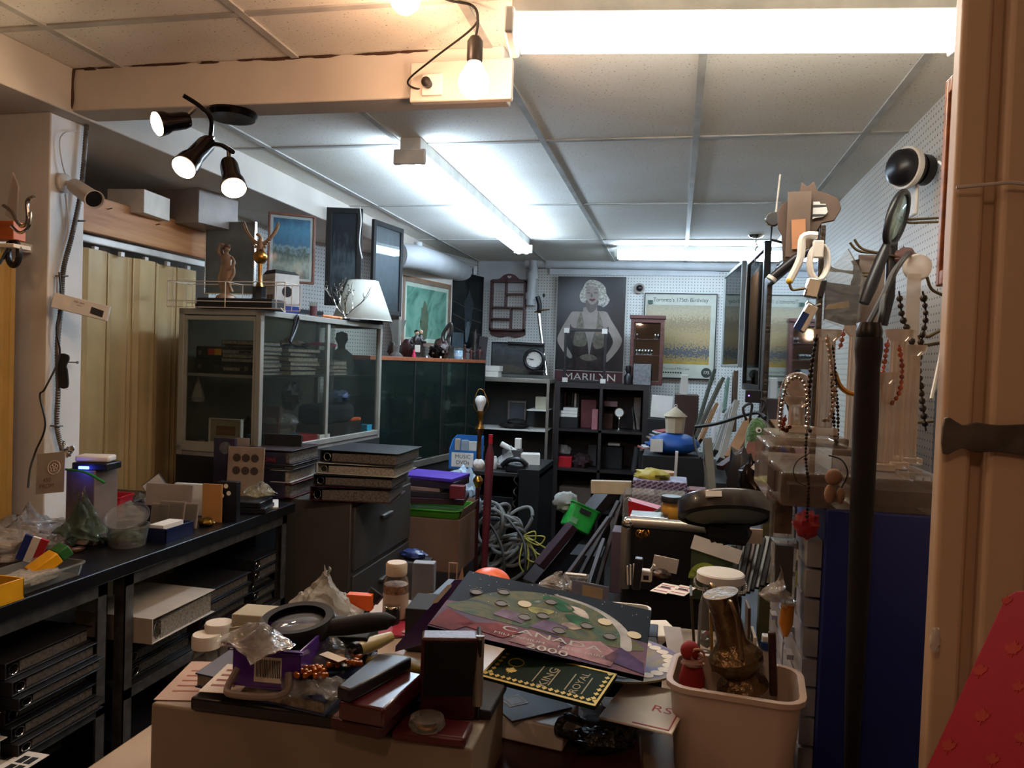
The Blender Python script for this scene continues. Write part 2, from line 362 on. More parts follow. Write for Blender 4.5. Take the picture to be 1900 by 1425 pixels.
def spot(tip, back, knuckle):
    tip, back = Vector(tip), Vector(back); d = (tip-back).normalized(); q = d.to_track_quat('Z', 'Y').to_matrix().to_4x4(); ln = (tip-back).length
    hd = G().lathe([(.012, 0), (.022, .004), (.026, .02), (.027, ln*.6), (.034, ln*.75), (.037, ln*.97), (.033, ln*.97), (.03, ln*.8), (0, ln*.78)], 24, T(back) @ q).obj('lamp_head', m_chrome_d, sp)
    G().lathe([(0, ln*.90), (.03, ln*.92), (.034, ln*.99), (.028, ln*1.03), (0, ln*1.06)], 20, T(back) @ q).obj('bulb', gs, hd)
    G().tube([Vector(knuckle), back+d*.02], .006, 8).obj('knuckle', m_chrome, sp)
    l = lamp('SPOT', tip+d*.03, SPOT_W, (1, .72, .46), .03, rot=(-d).to_track_quat('Z', 'Y').to_euler(), spot=rad(150), nm='spot_light')
spot(at(290, 230, Y=2.0), at(352, 222, Y=2.08), at(362, 200, Y=2.07))
spot(at(340, 312, Y=1.98), at(388, 262, Y=2.10), at(395, 255, Y=2.12))
spot(at(434, 350, Y=1.99), at(424, 300, Y=2.05), at(424, 275, Y=2.08))
# ================================================================ SHARED MATERIALS AND BUILDERS
m_black = M('black_plastic', '17161a', .35, var=.2); m_blackm = M('matte_black', '151313', .75, var=.2)
m_white = M('white_plastic', 'cfcac2', .4, var=.05); m_paper = M('paper', 'd6cec2', .8, var=.05, vs_=20); m_pages = M('page_edges', '8d8375', .85, var=.25, vs_=120); m_pagesd = M('shaded_page_edges', '5c534a', .85, var=.35, vs_=120)  # m_pagesd: shade on the dark binders' pages put into a darker colour
m_cloudy = film('cloudy_bag', 'c4c0ba', .30, .15); m_clear = film('clear_bag', 'c9c8c4', .12, .1)
m_tubclear = sheet_glass('clear_plastic', 'e8e8e4', .12, .10, 'cfd0cc'); m_acryl = sheet_glass('clear_acrylic', 'eee8e2', .16, .13, 'cdbfb2')
m_pane = sheet_glass('cabinet_glass', 'e6e7e3', .07, .03, '8f9a92'); m_pic_glass = sheet_glass('picture_glass', 'f2f4f4', .08)
m_alu = M('brushed_aluminium', '9a958c', .38, .85, var=.06, vs_=30); m_alud = M('anodised_trim', '857d72', .42, .6, var=.08)
m_steel = M('galvanised_steel', '6d6863', .5, .7, var=.2, vs_=25); m_brass = M('brass', 'a9793a', .28, 1, var=.25, vs_=12, bump=.1, bs=50)
m_gold = M('gold_paint', 'b08a3a', .35, .8, var=.2); m_silver = M('polished_silver', 'c9c7c2', .16, 1, var=.05)
m_maroon = M('maroon_leatherette', '3d1216', .4, var=.2, bump=.1, bs=200); m_redp = M('red_plastic', 'a01420', .4); m_blue = M('royal_blue_paint', '12226c', .5, var=.12, vs_=3)
m_cardb = M('corrugated_card', '9a6a40', .8, var=.08, bump=.1, bs=10); m_yellow = M('yellow_plastic', 'd79a10', .4); m_green = M('green_plastic', '2f8f2c', .4)
m_purple = M('purple_plastic', '4c1d86', .3, coat=.5); m_orange = M('orange_plastic', 'e2601a', .4)
m_mdf = wood('pine', 'a5683a', 'c98d58', .55, (1, 12, 12), 2); m_walnut = wood('walnut', '4a2417', '6d3a24', .4); m_dwood = wood('dark_stained_wood', '1d1415', '2c2021', .45)
m_mir = M('mirror', 'd6dade', .03, 1, var=0)
def blot(name, stops, scale=6, dist=1.5, rough=.5, det=4, stretch=(1, 1, 1)):
    m, N, L, b = nodes(name); b.inputs['Roughness'].default_value = rough; b.inputs['Specular IOR Level'].default_value = .15
    tc = N.new('ShaderNodeTexCoord'); mp = N.new('ShaderNodeMapping'); mp.inputs['Scale'].default_value = stretch; n = N.new('ShaderNodeTexNoise'); n.inputs['Scale'].default_value = scale; n.inputs['Distortion'].default_value = dist; n.inputs['Detail'].default_value = det
    L.new(tc.outputs['Object'], mp.inputs[0]); L.new(mp.outputs[0], n.inputs['Vector']); r = ramp(N, [(.28+.44*i/max(1, len(stops)-1), c) for i, c in enumerate(stops)]); L.new(n.outputs[0], r.inputs[0]); L.new(r.outputs[0], b.inputs['Base Color']); return m
def layers(name, stops, noise=.12, sc=8, rough=.5, axis=2):
    """printed picture: bands of colour from bottom to top, broken up by noise"""
    m, N, L, b = nodes(name); b.inputs['Roughness'].default_value = rough
    tc = N.new('ShaderNodeTexCoord'); s = N.new('ShaderNodeSeparateXYZ'); L.new(tc.outputs['Generated'], s.inputs[0]); n = N.new('ShaderNodeTexNoise'); n.inputs['Scale'].default_value = sc; n.inputs['Detail'].default_value = 8
    L.new(tc.outputs['Generated'], n.inputs['Vector']); a = N.new('ShaderNodeMath'); a.operation = 'MULTIPLY_ADD'; a.inputs[1].default_value = noise*4; L.new(n.outputs[0], a.inputs[0])
    z = N.new('ShaderNodeMath'); z.operation = 'SUBTRACT'; z.inputs[1].default_value = noise*2; L.new(s.outputs[axis], z.inputs[0]); L.new(z.outputs[0], a.inputs[2])
    r = ramp(N, stops); L.new(a.outputs[0], r.inputs[0]); L.new(r.outputs[0], b.inputs['Base Color']); return m
def one(name, g, mat, label, cat, loc=(0, 0, 0), rz=0, group=None, rot=None, **k):
    o = g.obj(name, mat, **k); o.location = loc; o.rotation_euler = rot or (0, 0, rz); return tag(o, label, cat, group)
def panel(bl, br, tl, YL, YR):
    a, b, c = at(*bl, Y=YL), at(*br, Y=YR), at(*tl, Y=YL)
    return a, yaw(a, b), (Vector((b.x-a.x, b.y-a.y))).length, c.z-a.z
def picture(label, bl, br, tl, YL, YR, fw, fmat, art, matw=0, matm=None, glass=True, dep=.02, rx=0, name='framed_picture', cat='picture', pos=None, group=None, corner=None):
    loc, rz, w, h = pos or panel(bl, br, tl, YL, YR)
    t = thing(name, label, cat, loc, rz, group, rx)
    G().frame(w, h, fw, dep).obj('frame', fmat, t, bevel=min(.003, fw/5))
    G().span((fw*.7, dep*.55, fw*.7), (w-fw*.7, dep*.95, h-fw*.7)).obj('backing', m_cardb, t)
    if matw: G().frame(w-2*fw, h-2*fw, matw, .001, fw, fw, dep*.45).obj('mat_board', matm or m_paper, t)
    i = fw+matw
    if callable(art): art(t, i, i, w-2*i, h-2*i, dep*.5)
    elif art: G().span((i-.002, dep*.5, i-.002), (w-i+.002, dep*.53, h-i+.002)).obj('print', art, t)
    if glass: G().span((fw*.8, dep*.3, fw*.8), (w-fw*.8, dep*.33, h-fw*.8)).obj('glass', m_pic_glass, t)
    return t, w, h
def slab(name, label, cat, loc, rz, d, mat, bevel=.002, rx=0, ry=0, group=None, extra=None):
    o = G().box((0, 0, d[2]/2), d).obj(name, mat, bevel=bevel); o.location = loc; o.rotation_euler = (rx, ry, rz); tag(o, label, cat, group)
    return o
def binder(label, loc, rz, w, d, h, col, group=None, wedge=0, rx=0, ry=0, name='ring_binder', open_=1):
    """lying ring binder; the open end with its pages faces -y, spine on the -x side"""
    t = thing(name, label, 'binder', loc, rz, group, rx, ry); c = col if not isinstance(col, str) else M('binder_'+col, col, .45, var=.1)
    g = G(); g.span((-w/2, 0, 0), (w/2, d, .003)); g.span((-w/2, 0, .003), (-w/2+.004, d, h-.003))
    g._f; v = [(-w/2, h-.003), (w/2, h-.003-wedge), (w/2, h-wedge), (-w/2, h)]
    g.rings([[(x, y, z) for x, z in v] for y in (0, d)]); g.obj('cover', c, t, bevel=.001)
    hp = (h-wedge)*.75
    G().rings([[(x, y, z) for x, z in ((-w/2+.05, .004), (w/2-.012, .004), (w/2-.012, hp-.004 if wedge else h-.008), (-w/2+.05, h*.72))] for y in (.008, d-.01)]).obj('pages', m_pagesd if isinstance(col, str) and int(col[:2], 16) < 0x50 else m_pages, t)
    for y in (.006, d*.5, d-.03): G().tube([(-w/2+.03+.014*math.cos(a), y, h*.42+h*.33*math.sin(a)) for a in [i*PI/6 for i in range(12)]], .0018, 6, True).obj('ring', m_chrome, t)
    return t
def book(name, label, loc, rz, w, d, h, col, pages=m_pages, group=None, rx=0, ry=0, cat='book', cov=.0025):
    t = thing(name, label, cat, loc, rz, group, rx, ry); c = col if not isinstance(col, str) else M('cover_'+col, col, .4, var=.08)
    G().span((-w/2, -d/2, 0), (w/2, d/2, cov)).span((-w/2, -d/2, h-cov), (w/2, d/2, h)).span((-w/2, -d/2, cov), (-w/2+cov, d/2, h-cov)).obj('cover', c, t, bevel=.0008)
    G().span((-w/2+cov, -d/2+.003, cov), (w/2-.003, d/2-.003, h-cov)).obj('pages', pages, t); return t
def obox(name, label, loc, rz, w, d, h, mat, th=.003, group=None, cat='box', flare=1.06, rim=0, rx=0, ry=0, corner=.25, fill=None, tag_=True):
    """open-top moulded tub with rounded corners"""
    t = thing(name, label, cat, loc, rz, group, rx, ry); r = min(w, d)*corner; k = 5
    def ring(s, off, z):
        P = []
        for cx, cy, a0 in ((1, 1, 0), (-1, 1, 90), (-1, -1, 180), (1, -1, 270)):
            for i in range(k): a = rad(a0+90*i/(k-1)); P.append(((cx*(w/2-r)+math.cos(a)*r)*s+math.cos(a)*off, (cy*(d/2-r)+math.sin(a)*r)*s+math.sin(a)*off, z))
        return P
    s0 = 1/flare; R = [ring(s0, -.004, 0), ring(s0, 0, .004), ring(1, 0, h*.96)]
    if rim: R += [ring(1, rim, h*.96-.002), ring(1, rim, h), ring(1, 0, h+.001)]
    else: R += [ring(1, 0, h)]
    R += [ring(1, -th, h), ring(s0, -th, th)]
    G().rings(R).obj('tub', mat, t)
    if fill: G().blob((0, 0, h*.45), (w*.82, d*.82, h*.8), fill[1], .3, 4, 16).obj('contents', fill[0], t)
    return t
def bag(label, loc, size, seed, mat=m_cloudy, amp=.35, rz=0, name='plastic_bag', cat='bag', fr=2.6, fill=None, flat=.5, group=None):
    t = thing(name, label, cat, loc, rz, group); n = 30
    G().blob((0, 0, size[2]*flat*.5), size, seed, amp, fr, n, flat=flat).obj('film', mat, t, smooth=30)
    # a twisted neck of loose film
    if fill: G().blob((0, 0, size[2]*flat*.4), [s*.6 for s in size], seed+5, .3, 3, 14, flat=flat).obj('contents', fill, t)
    return t
def crumple(name, label, cat, loc, size, seed, mat, rz=0, tall=1., group=None):
    """loose crumpled film: several folded sheets gathered together"""
    g = G(); random.seed(seed); o = Vector((seed*3.3, seed*1.9, seed*.7))
    for k in range(7):
        ang = k*PI*2/7+random.random(); ly = .5+.5*random.random()
        def f(u, v, a=ang, l=ly, kk=k):
            rr = (.12+.95*v)*.5*(1-.55*abs(u-.5)*v); h = size[2]*l*math.sin(PI*min(1, .15+.8*u))*(1-.35*v)
            p = Vector((math.cos(a+(u-.5)*2.3)*rr*size[0], math.sin(a+(u-.5)*2.3)*rr*size[1], h*(1-.6*v)+.004))
            q = mnoise.noise_vector(p*26+o)*.016+mnoise.noise_vector(p*70+o)*.006; p += q; p.z = max(p.z, .002); return p
        g.sheet(f, 14, 14)
    ob = g.obj(name, mat, smooth=22); ob.location = loc; ob.rotation_euler[2] = rz; return tag(ob, label, cat, group)
def jar(name, label, loc, r, h, body, lid, lidr=None, lidh=.014, cat='jar', neck=.85, content=None, grp=None):
    t = thing(name, label, cat, loc, 0, grp)
    G().lathe([(r*.9, 0), (r, .004), (r, h*.72), (r*neck, h*.84), (r*neck, h-.002)], 24).obj('body', body, t)
    if content: G().lathe([(0, .003), (r*.92, .003), (r*.92, h*.62), (0, h*.62)], 20).obj('contents', content, t)
    if lid: 
        lr = lidr or r*.95; G().lathe([(lr, h), (lr, h+lidh*.85), (lr*.94, h+lidh), (0, h+lidh)], 24).obj('lid', lid, t)
    return t
def poly(g, pts, n=5, z=0, smooth=True):
    P = spline([(x, 0, y) for x, y in pts], n, True) if smooth else [Vector((x, 0, y)) for x, y in pts]
    g._f([g._v((p.x, z, p.z)) for p in P]); return g
def decal(parent, name, pts, mat, off, smooth=True, n=5, th=.0004):
    """flat printed shape on a panel's front (local x,z)"""
    P = spline([(x, 0, y) for x, y in pts], n, True) if smooth else [Vector((x, 0, y)) for x, y in pts]
    return G().rings([[(p.x, off-th, p.z) for p in P], [(p.x, off, p.z) for p in P]]).obj(name, mat, parent)
def lettering(parent, body, size, x, z, mat, off=-.0005, align='CENTER', sx=1., m=None, th=.0004, name='lettering', shear=0):
    return G().text(body, size, (m or Matrix()) @ T(x, off, z), th, align, sx, shear).obj(name, mat, parent, smooth=0)
def cable(label, pts, r=.003, mat=None, name='cable', n=8, cat='cable', group=None, closed=False):
    return tag(G().tube(spline(pts, n, closed), r, 6, closed).obj(name, mat or m_blackcord), label, cat, group)
# ================================================================ LEFT FRONT: column, curtain door, bench
m_fold = M('folding_door_vinyl', 'b99f70', .5, var=.07, vs_=5); m_foldd = M('folding_door_shadow_gap', '4a3a25', .7)
def folding_door(name, label, P0, P1, z0, z1, pitch, amp, mat=m_fold, clips=True):
    P0, P1 = Vector(P0), Vector(P1); L_ = (P1-P0).length; t = thing(name, label, 'folding door', (P0.x, P0.y, 0), yaw(P0, P1)); n = int(L_/pitch)
    for i in range(n):
        x0 = i*L_/n; x1 = (i+1)*L_/n-.004; g = G(); prof = []
        for k in range(13):
            u = k/12; y = amp*math.sin(PI*u)**.6*(-1 if i % 2 else 1)*.3 - (.007 if (.12 < u < .18 or .82 < u < .88) else 0); prof.append((x0+(x1-x0)*u, y))
        out = prof+[(p[0], p[1]+.006) for p in prof[::-1]]
        g.prism(out, z0, z1-.02-.01*random.random()); g.obj('slat', mat, t, smooth=30)
        g = G().span((x0-.005, -.006, z0), (x0+.001, .008, z1-.025)); g.obj('hinge_strip', mat, t)
        if clips: G().span(((x0+x1)/2-.012, -.012, z1-.03), ((x0+x1)/2+.012, .004, z1-.01)).obj('hanger_clip', m_white_en, t, bevel=.002)
    G().span((-.02, -.014, z1), (L_+.1, .014, z1+.03)).obj('track', m_white_en, t, bevel=.005)
    return t
random.seed(1)
folding_door('folding_door', 'beige vinyl folding door left of the glass cabinet, under the pine plank', (-2.35, 2.20), (-2.35, 3.42), .02, 1.925, .145, .05)
folding_door('folding_door', 'amber folding door at the left edge of the picture beside the taupe wall', (-2.06, 1.45), (-2.075, 2.08), .02, 1.80, .11, .05, M('amber_folding_door', 'a8843e', .5, var=.06))
t = thing('wood_plank', 'rough pine plank fixed above the beige folding door track', 'plank', (-2.33, 2.35, 1.965))
G().span((-.03, 0, 0), (.008, 1.1, .15)).obj('board', wood('pine_plank', '9a5f33', 'c08a58', .6, (8, 1, 14), 2), t, bevel=.004)
g = G()
for y_, z_ in ((.42, .11), (.72, .1), (.2, .03)): g.cyl((.008, y_, z_), (.03, y_, z_+.004), .0022, n=6)
g.obj('nail', m_steel, t)
# things above the plank
slab('storage_box', 'cream storage box with a bright lid behind the pine plank', 'box', at(258, 402, Y=3.0), .1, (.17, .2, .10), m_paper)
slab('metal_box', 'long grey metal box with a round knockout above the pine plank', 'box', at(340, 425, Y=3.35)+Vector((-.02, 0, 0)), -.2, (.5, .25, .19), M('grey_enamel_box', '8b8078', .5))
# column fittings
X0 = -1.995
def onc(px, py, dx=0): p = at(px, py, X=X0); return Vector((X0+dx, p.y, p.z))
a = onc(118, 340)
t = thing('security_camera', 'white bullet security camera mounted high on the white column', 'camera', a)
G().lathe([(.0, 0), (.032, 0), (.032, .008), (.022, .014), (0, .014)], 20, RY(PI/2)).obj('base', m_white, t)
e = at(172, 368, Y=a.y-.06)-a; mdl = at(138, 345, Y=a.y-.0)-a; mdl.x = max(mdl.x, .04)
G().tube([Vector((.012, 0, 0)), Vector((.03, 0, 0)), mdl], .009, 10).obj('bracket', m_white, t)
d = (e-mdl).normalized(); q = T(mdl) @ d.to_track_quat('Z', 'Y').to_matrix().to_4x4(); ln = (e-mdl).length+.015
G().lathe([(0, -.012), (.02, -.01), (.025, .004), (.027, ln*.9), (.030, ln), (.027, ln), (.025, ln*.93)], 24, q, cap=False).obj('housing', m_white, t)
G().lathe([(0, ln*.9), (.0255, ln*.9), (.0255, ln*.95), (0, ln*.96)], 24, q).obj('lens', m_black, t)
cable('thin white camera cable looping up the white column to the beam', [a+Vector((.01, .0, .02)), onc(112, 300, .006), onc(108, 262, .006), onc(118, 246, .008), onc(138, 243, .01), ], .0022, m_white)
cable('slack white wire running down the column from the camera', [onc(119, 360, .005), onc(124, 420, .006), onc(112, 470, .006), onc(104, 510, .006), onc(103, 545, .006), onc(104, 560, .006)], .003, m_white)
# corrugated conduit
pts = spline([onc(155, 232, .012), onc(150, 300, .012), onc(142, 370, .012), onc(127, 440, .012), onc(112, 500, .012), onc(108, 560, .012), onc(101, 640, .012), onc(102, 720, .012), onc(100, 790, .012), onc(110, 836, .012)], 30)
rr = [.0085 if i % 2 else .0068 for i in range(len(pts))]
t = thing('flexible_conduit', 'ribbed metal conduit snaking down the white column', 'conduit')
G().tube(pts, rr, 10).obj('conduit', m_steel, t)
for p_ in ((142, 410), (110, 512), (100, 790)): G().tube([onc(p_[0]-7, p_[1], .001), onc(p_[0]-5, p_[1], .022), onc(p_[0]+5, p_[1], .022), onc(p_[0]+7, p_[1], .001)], .003, 6).obj('clamp', m_steel, t)
cable('thin black cable hanging in a wave down the front of the column', [onc(100, 505, .02), onc(99, 560, .03), onc(90, 610, .03), onc(96, 660, .03), at(84, 720, Y=2.10), at(74, 735, Y=2.1), at(84, 790, Y=2.1), at(66, 838, Y=2.1), at(56, 870, Y=2.08), at(52, 905, Y=2.06)], .003)
p = onc(98, 590, .02); rz = yaw(at(100, 590, Y=2.12), at(160, 604, Y=2.16))
t = thing('device_box', 'white product box hung on the column below the security camera', 'box', at(93, 570, Y=2.10), .62, None, 0, .22)
G().span((0, -.0, 0), (.165, .035, .05)).obj('carton', m_white, t, bevel=.002)
decal(t, 'device_picture', [(.112, .012), (.15, .008), (.15, .03), (.112, .034)], m_black, -.0004, False)
decal(t, 'code_border', [(.03, .014), (.052, .014), (.052, .042), (.03, .042)], m_paper, -.0003, False)
lettering(t, 'HD cam', .009, .075, .037, m_blackm); lettering(t, 'indoor', .006, .078, .028, m_blackm)
g = G()
g.prism(spline([(.0, .075), (.022, .075), (.026, .06), (.018, .04), (.022, .02), (.024, -.03), (.0, -.03), (-.002, .02)], 4, True), 0, .012)
p = onc(103, 700, .02); one('strap_holder', g, m_blackm, 'black curved fabric strap hanging from a nail on the column', 'strap', p, 0, rot=(PI/2, 0, rad(25)))
tag(G().cyl(onc(126, 672, -.01), onc(129, 672, .03), .0022, n=6).lathe([(0, 0), (.005, .0), (.005, .002), (0, .002)], 8, T(onc(129, 672, .03)) @ RY(PI/2)).obj('nail', m_steel), 'nail sticking out of the column beside the black strap', 'nail')
g = G(); random.seed(8)
for i in range(9): g.blob((random.uniform(-.02, .02), random.uniform(-.015, .015), random.uniform(-.015, .03)), (.022, .012, .02), i, .5, n=8)
one('foil_wrap', g, m_silver, 'crumpled silver foil at the foot of the conduit', 'foil', onc(112, 838, .03))
# ornament rack at far left
t = thing('glass_blade_ornament', 'upright clear glass blade in a silver swirl mount at the left edge', 'ornament', at(22, 400, Y=1.9))
G().prism([(-.02, 0), (.002, .125), (.022, .085), (.018, -.02)], -.003, .003, RX(PI/2)).obj('glass_blade', m_acryl, t)
G().tube(spline([(-.03, 0, .03), (.0, 0, .01), (.03, 0, -.03), (.055, 0, -.015), (.052, 0, .04), (.075, 0, .055)], 6), [.006]*30+[.004], 8).obj('swirl', m_chrome, t) if False else G().tube(spline([(-.03, 0, .03), (.0, 0, .01), (.03, 0, -.03), (.055, 0, -.015), (.052, 0, .04), (.075, 0, .055)], 6), .0055, 8).obj('swirl', m_chrome, t)
G().tube(spline([(.0, 0, -.03), (.03, 0, -.05), (.06, 0, -.03), (.065, 0, .01)], 6), .0045, 8).obj('swirl', m_silver, t)
slab('wood_block', 'orange wooden block under the glass blade ornament', 'block', at(12, 440, Y=1.93)+Vector((0, 0, -.01)), .1, (.085, .05, .055), wood('orange_wood', 'a8501c', 'c46a2a', .5))
slab('ledge_shelf', 'narrow cream shelf ledge beaded along its edge at the far left', 'shelf', at(10, 443, Y=1.93)+Vector((0, 0, -.03)), .1, (.11, .07, .012), m_paper)
t = thing('snake_charm', 'black and silver curled strap ornament hanging at the left edge below the shelf', 'ornament', at(20, 470, Y=1.93))
G().tube([(.02*math.cos(a)+.01, 0, .036*math.sin(a)) for a in [i*PI/10 for i in range(20)]], .009, 8, True).obj('ring', m_black, t)
G().tube(spline([(-.03, -.012, -.03), (-.01, -.014, .0), (.01, -.012, .03)], 6), .009, 8).obj('band', m_silver, t)
# ---- bench
m_lam = M('black_laminate', '131112', .3, var=.15); m_dark = M('dark_shelf_paint', '1c1a1a', .6)
XB = -1.49
t = thing('workbench', 'long black-topped bench on slotted steel frames along the left side', 'bench', (0, 0, 0))
G().prism([(-2.03, .3), (XB, .3), (XB, 2.86), (-2.32, 2.86), (-2.32, 2.29), (-2.03, 2.29)], .862, .90) if False else G().prism([(-1.985, .3), (XB, .3), (XB, 2.86), (-2.32, 2.86), (-2.32, 2.285), (-1.985, 2.285)], .862, .90).obj('bench_top', m_lam, t, bevel=.003)
def angle_post(x, y, z0, z1, sx=1, sy=1):
    g = G().span((x, y, z0), (x+.035*sx, y+.003*sy, z1)).span((x, y, z0), (x+.003*sx, y+.035*sy, z1)); return g
for x, ys in ((XB-.02, ((.35, 1), (1.83, -1), (1.90, 1), (2.83, -1))), (-1.97, ((.35, 1), (1.83, -1), (1.90, 1))), (-2.28, ((2.83, -1),))):
    for y, sy in ys:
        angle_post(x, y, .0, .862, -1 if x > -2 else 1, sy).obj('leg', m_steel, t)
g = G()
for y0, y1 in ((.35, 1.83), (1.9, 2.83)):
    g.span((XB-.023, y0, .822), (XB-.02, y1, .86)); g.span((-1.97, y0, .822), (-1.967, min(y1, 2.25), .86))
g.obj('top_rail', m_steel, t)
for z in (.52, .16):
    for y0, y1 in ((.35, 1.83), (1.9, 2.83)):
        G().span((-1.96, y0+.01, z-.02), (XB-.03, y1-.01, z)).obj('shelf', m_dark, t)
        G().span((XB-.024, y0, z-.03), (XB-.02, y1, z)).obj('shelf_rail', m_steel, t)
# contents of the shelves: unit B (far)
def Bp(px, py, X=XB-.01): return at(px, py, X=X)
p = Bp(366, 1092); binder('white ring binder wedged open, sticking out at the top of the far bench shelf', (XB-.11, Bp(278, 1143).y+.15, .655), -PI/2, .29, .27, .055, 'b9ada0', wedge=.0) if False else None
def bin_side(label, y0, y1, z, h, col, out=.0, grp=None, wedge=0):
    """binder lying on a shelf, open end towards +x"""
    t_ = binder(label, (XB+.01+out, (y0+y1)/2, z), PI/2, y1-y0, .26, h, col, grp, wedge); return t_
zt = .52
cols = ['201c1c', '1a1a1e', '2a1216', '18181a', '242224']
random.seed(5); k = 0; nth = ['first', 'second', 'third', 'fourth', 'fifth', 'sixth', 'seventh', 'eighth', 'ninth', 'tenth', 'eleventh', 'twelfth', 'thirteenth', 'fourteenth', 'fifteenth', 'sixteenth']
for i, (y0, y1, n, sh) in enumerate(((1.97, 2.27, 3, 0), (2.30, 2.60, 4, 0), (2.62, 2.8, 5, 0))):
    z = zt
    for j in range(n):
        h = .034+.008*random.random(); o = -.03-.03*random.random(); binder(nth[j]+' dark binder up in the '+['nearest', 'middle', 'farthest'][i]+' stack on the far upper bench shelf', (XB+o, (y0+y1)/2, z+.001), PI/2, y1-y0, .26, h, cols[(i+j) % 5], 'dark binders on the far bench shelf'); z += h+.002
    if i == 0: bin_side('large white ring binder lying open-ended on top of the dark binders near the bench leg', y0-.03, y1-.02, z+.002, .075, 'b3a799', .03, wedge=0)
z = .16
for i, (y0, y1, n) in enumerate(((1.97, 2.27, 4), (2.30, 2.6, 5))):
    z = .16
    for j in range(n):
        h = .036+.01*random.random(); binder(nth[j]+' dark binder up in the '+['near', 'far'][i]+' stack on the far lowest bench shelf', (XB-.03*random.random(), (y0+y1)/2, z+.001), PI/2, y1-y0, .26, h, cols[(i*2+j) % 5], 'binders on the lowest far shelf'); z += h+.002
    if i == 1: bin_side('pale ring binder with a chrome lock on the lower far shelf', y0, y1, z+.002, .045, '8f877e', .05)
# unit A (near)
z = .52
for j in range(6):
    h = .03+.01*(j % 3)/2; binder(nth[j]+' dark binder up in the stack by the near bench leg', (XB-.02*(j % 3), 1.66, z+.001), PI/2, .28, .26, h, cols[j % 5], 'dark binders on the near bench shelf'); z += h+.002
for j, (h, c) in enumerate(((.06, 'a59b8e'), (.055, '9c968a'), (.045, '6f6b62'))):
    binder(['pale binder lowest of the three at the left edge under the bench', 'pale binder in the middle of the three at the left edge under the bench', 'grey binder on top of the three at the left edge under the bench'][j], (XB-.01-.02*j, 1.35, .521+sum((.061, .056)[:j])), PI/2, .3, .26, h, c)
t = thing('stamp_sheet', 'white gridded sheet of dark squares poking out from the near bench shelf', 'sheet', (XB+.01, 1.42, .5215)); 
G().span((-.02, -.12, 0), (.05, .13, .0015)).obj('sheet', m_paper, t)
for i in range(6):
    for j in range(2): G().span((.0+.022*j, -.11+.038*i, .0016), (.018+.022*j, -.08+.038*i, .002)).obj('square', m_blackm, t)
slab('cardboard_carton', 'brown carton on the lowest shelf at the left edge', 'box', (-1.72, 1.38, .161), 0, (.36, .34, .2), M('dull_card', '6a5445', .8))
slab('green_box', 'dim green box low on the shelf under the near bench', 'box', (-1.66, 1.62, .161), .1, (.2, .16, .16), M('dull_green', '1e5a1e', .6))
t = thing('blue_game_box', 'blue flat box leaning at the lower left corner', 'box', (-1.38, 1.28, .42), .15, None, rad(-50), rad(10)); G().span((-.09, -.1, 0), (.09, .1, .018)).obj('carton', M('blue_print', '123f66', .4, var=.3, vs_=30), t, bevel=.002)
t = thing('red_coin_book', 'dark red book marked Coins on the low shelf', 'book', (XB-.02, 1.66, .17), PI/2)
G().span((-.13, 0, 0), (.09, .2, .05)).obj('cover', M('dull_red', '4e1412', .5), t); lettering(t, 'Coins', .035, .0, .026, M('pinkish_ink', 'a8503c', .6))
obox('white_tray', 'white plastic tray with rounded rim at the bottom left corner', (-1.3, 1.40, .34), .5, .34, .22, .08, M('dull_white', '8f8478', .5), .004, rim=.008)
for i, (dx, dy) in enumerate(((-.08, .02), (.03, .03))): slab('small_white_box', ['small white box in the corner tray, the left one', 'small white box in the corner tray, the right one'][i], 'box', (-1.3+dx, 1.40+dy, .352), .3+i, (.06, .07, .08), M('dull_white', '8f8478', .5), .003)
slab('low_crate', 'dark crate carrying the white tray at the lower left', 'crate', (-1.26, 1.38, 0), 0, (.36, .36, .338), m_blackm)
# ================================================================ ON THE BENCH (top at .90)
ZB = .9005
def B_(px, py, dz=0): p = at(px, py, Z=ZB+dz); return p
# yellow bin(s)
p = B_(52, 1098); t = thing('yellow_parts_bin', 'yellow plastic parts bin at the near left edge of the bench', 'bin', (XB-.10, 1.40, ZB), 0)
def bin_open(t, w, d, h, mat, th=.004):
    G().span((-w/2, -d/2, 0), (w/2, d/2, th)).obj('base', mat, t)
    for a, b in (((-w/2, -d/2), (w/2, -d/2+th)), ((-w/2, d/2-th), (w/2, d/2)), ((-w/2, -d/2), (-w/2+th, d/2)), ((w/2-th, -d/2), (w/2, d/2))):
        G().span((*a, th), (*b, h)).obj('side', mat, t, bevel=.001)
bin_open(t, .2, .26, .05, m_yellow); G().blob((0, 0, .03), (.17, .22, .05), 4, .4).obj('contents', m_blackm, t)
t = thing('yellow_parts_bin', 'second yellow bin cut off by the left edge of the picture', 'bin', (XB-.09, 1.145, ZB), 0); bin_open(t, .2, .24, .045, m_yellow); G().blob((0, 0, .03), (.17, .2, .04), 9, .4).obj('contents', m_pages, t)
bag('clear film bag of small parts on the nearer yellow bin', (XB-.12, 1.40, ZB+.056), (.16, .22, .06), 3, m_clear)
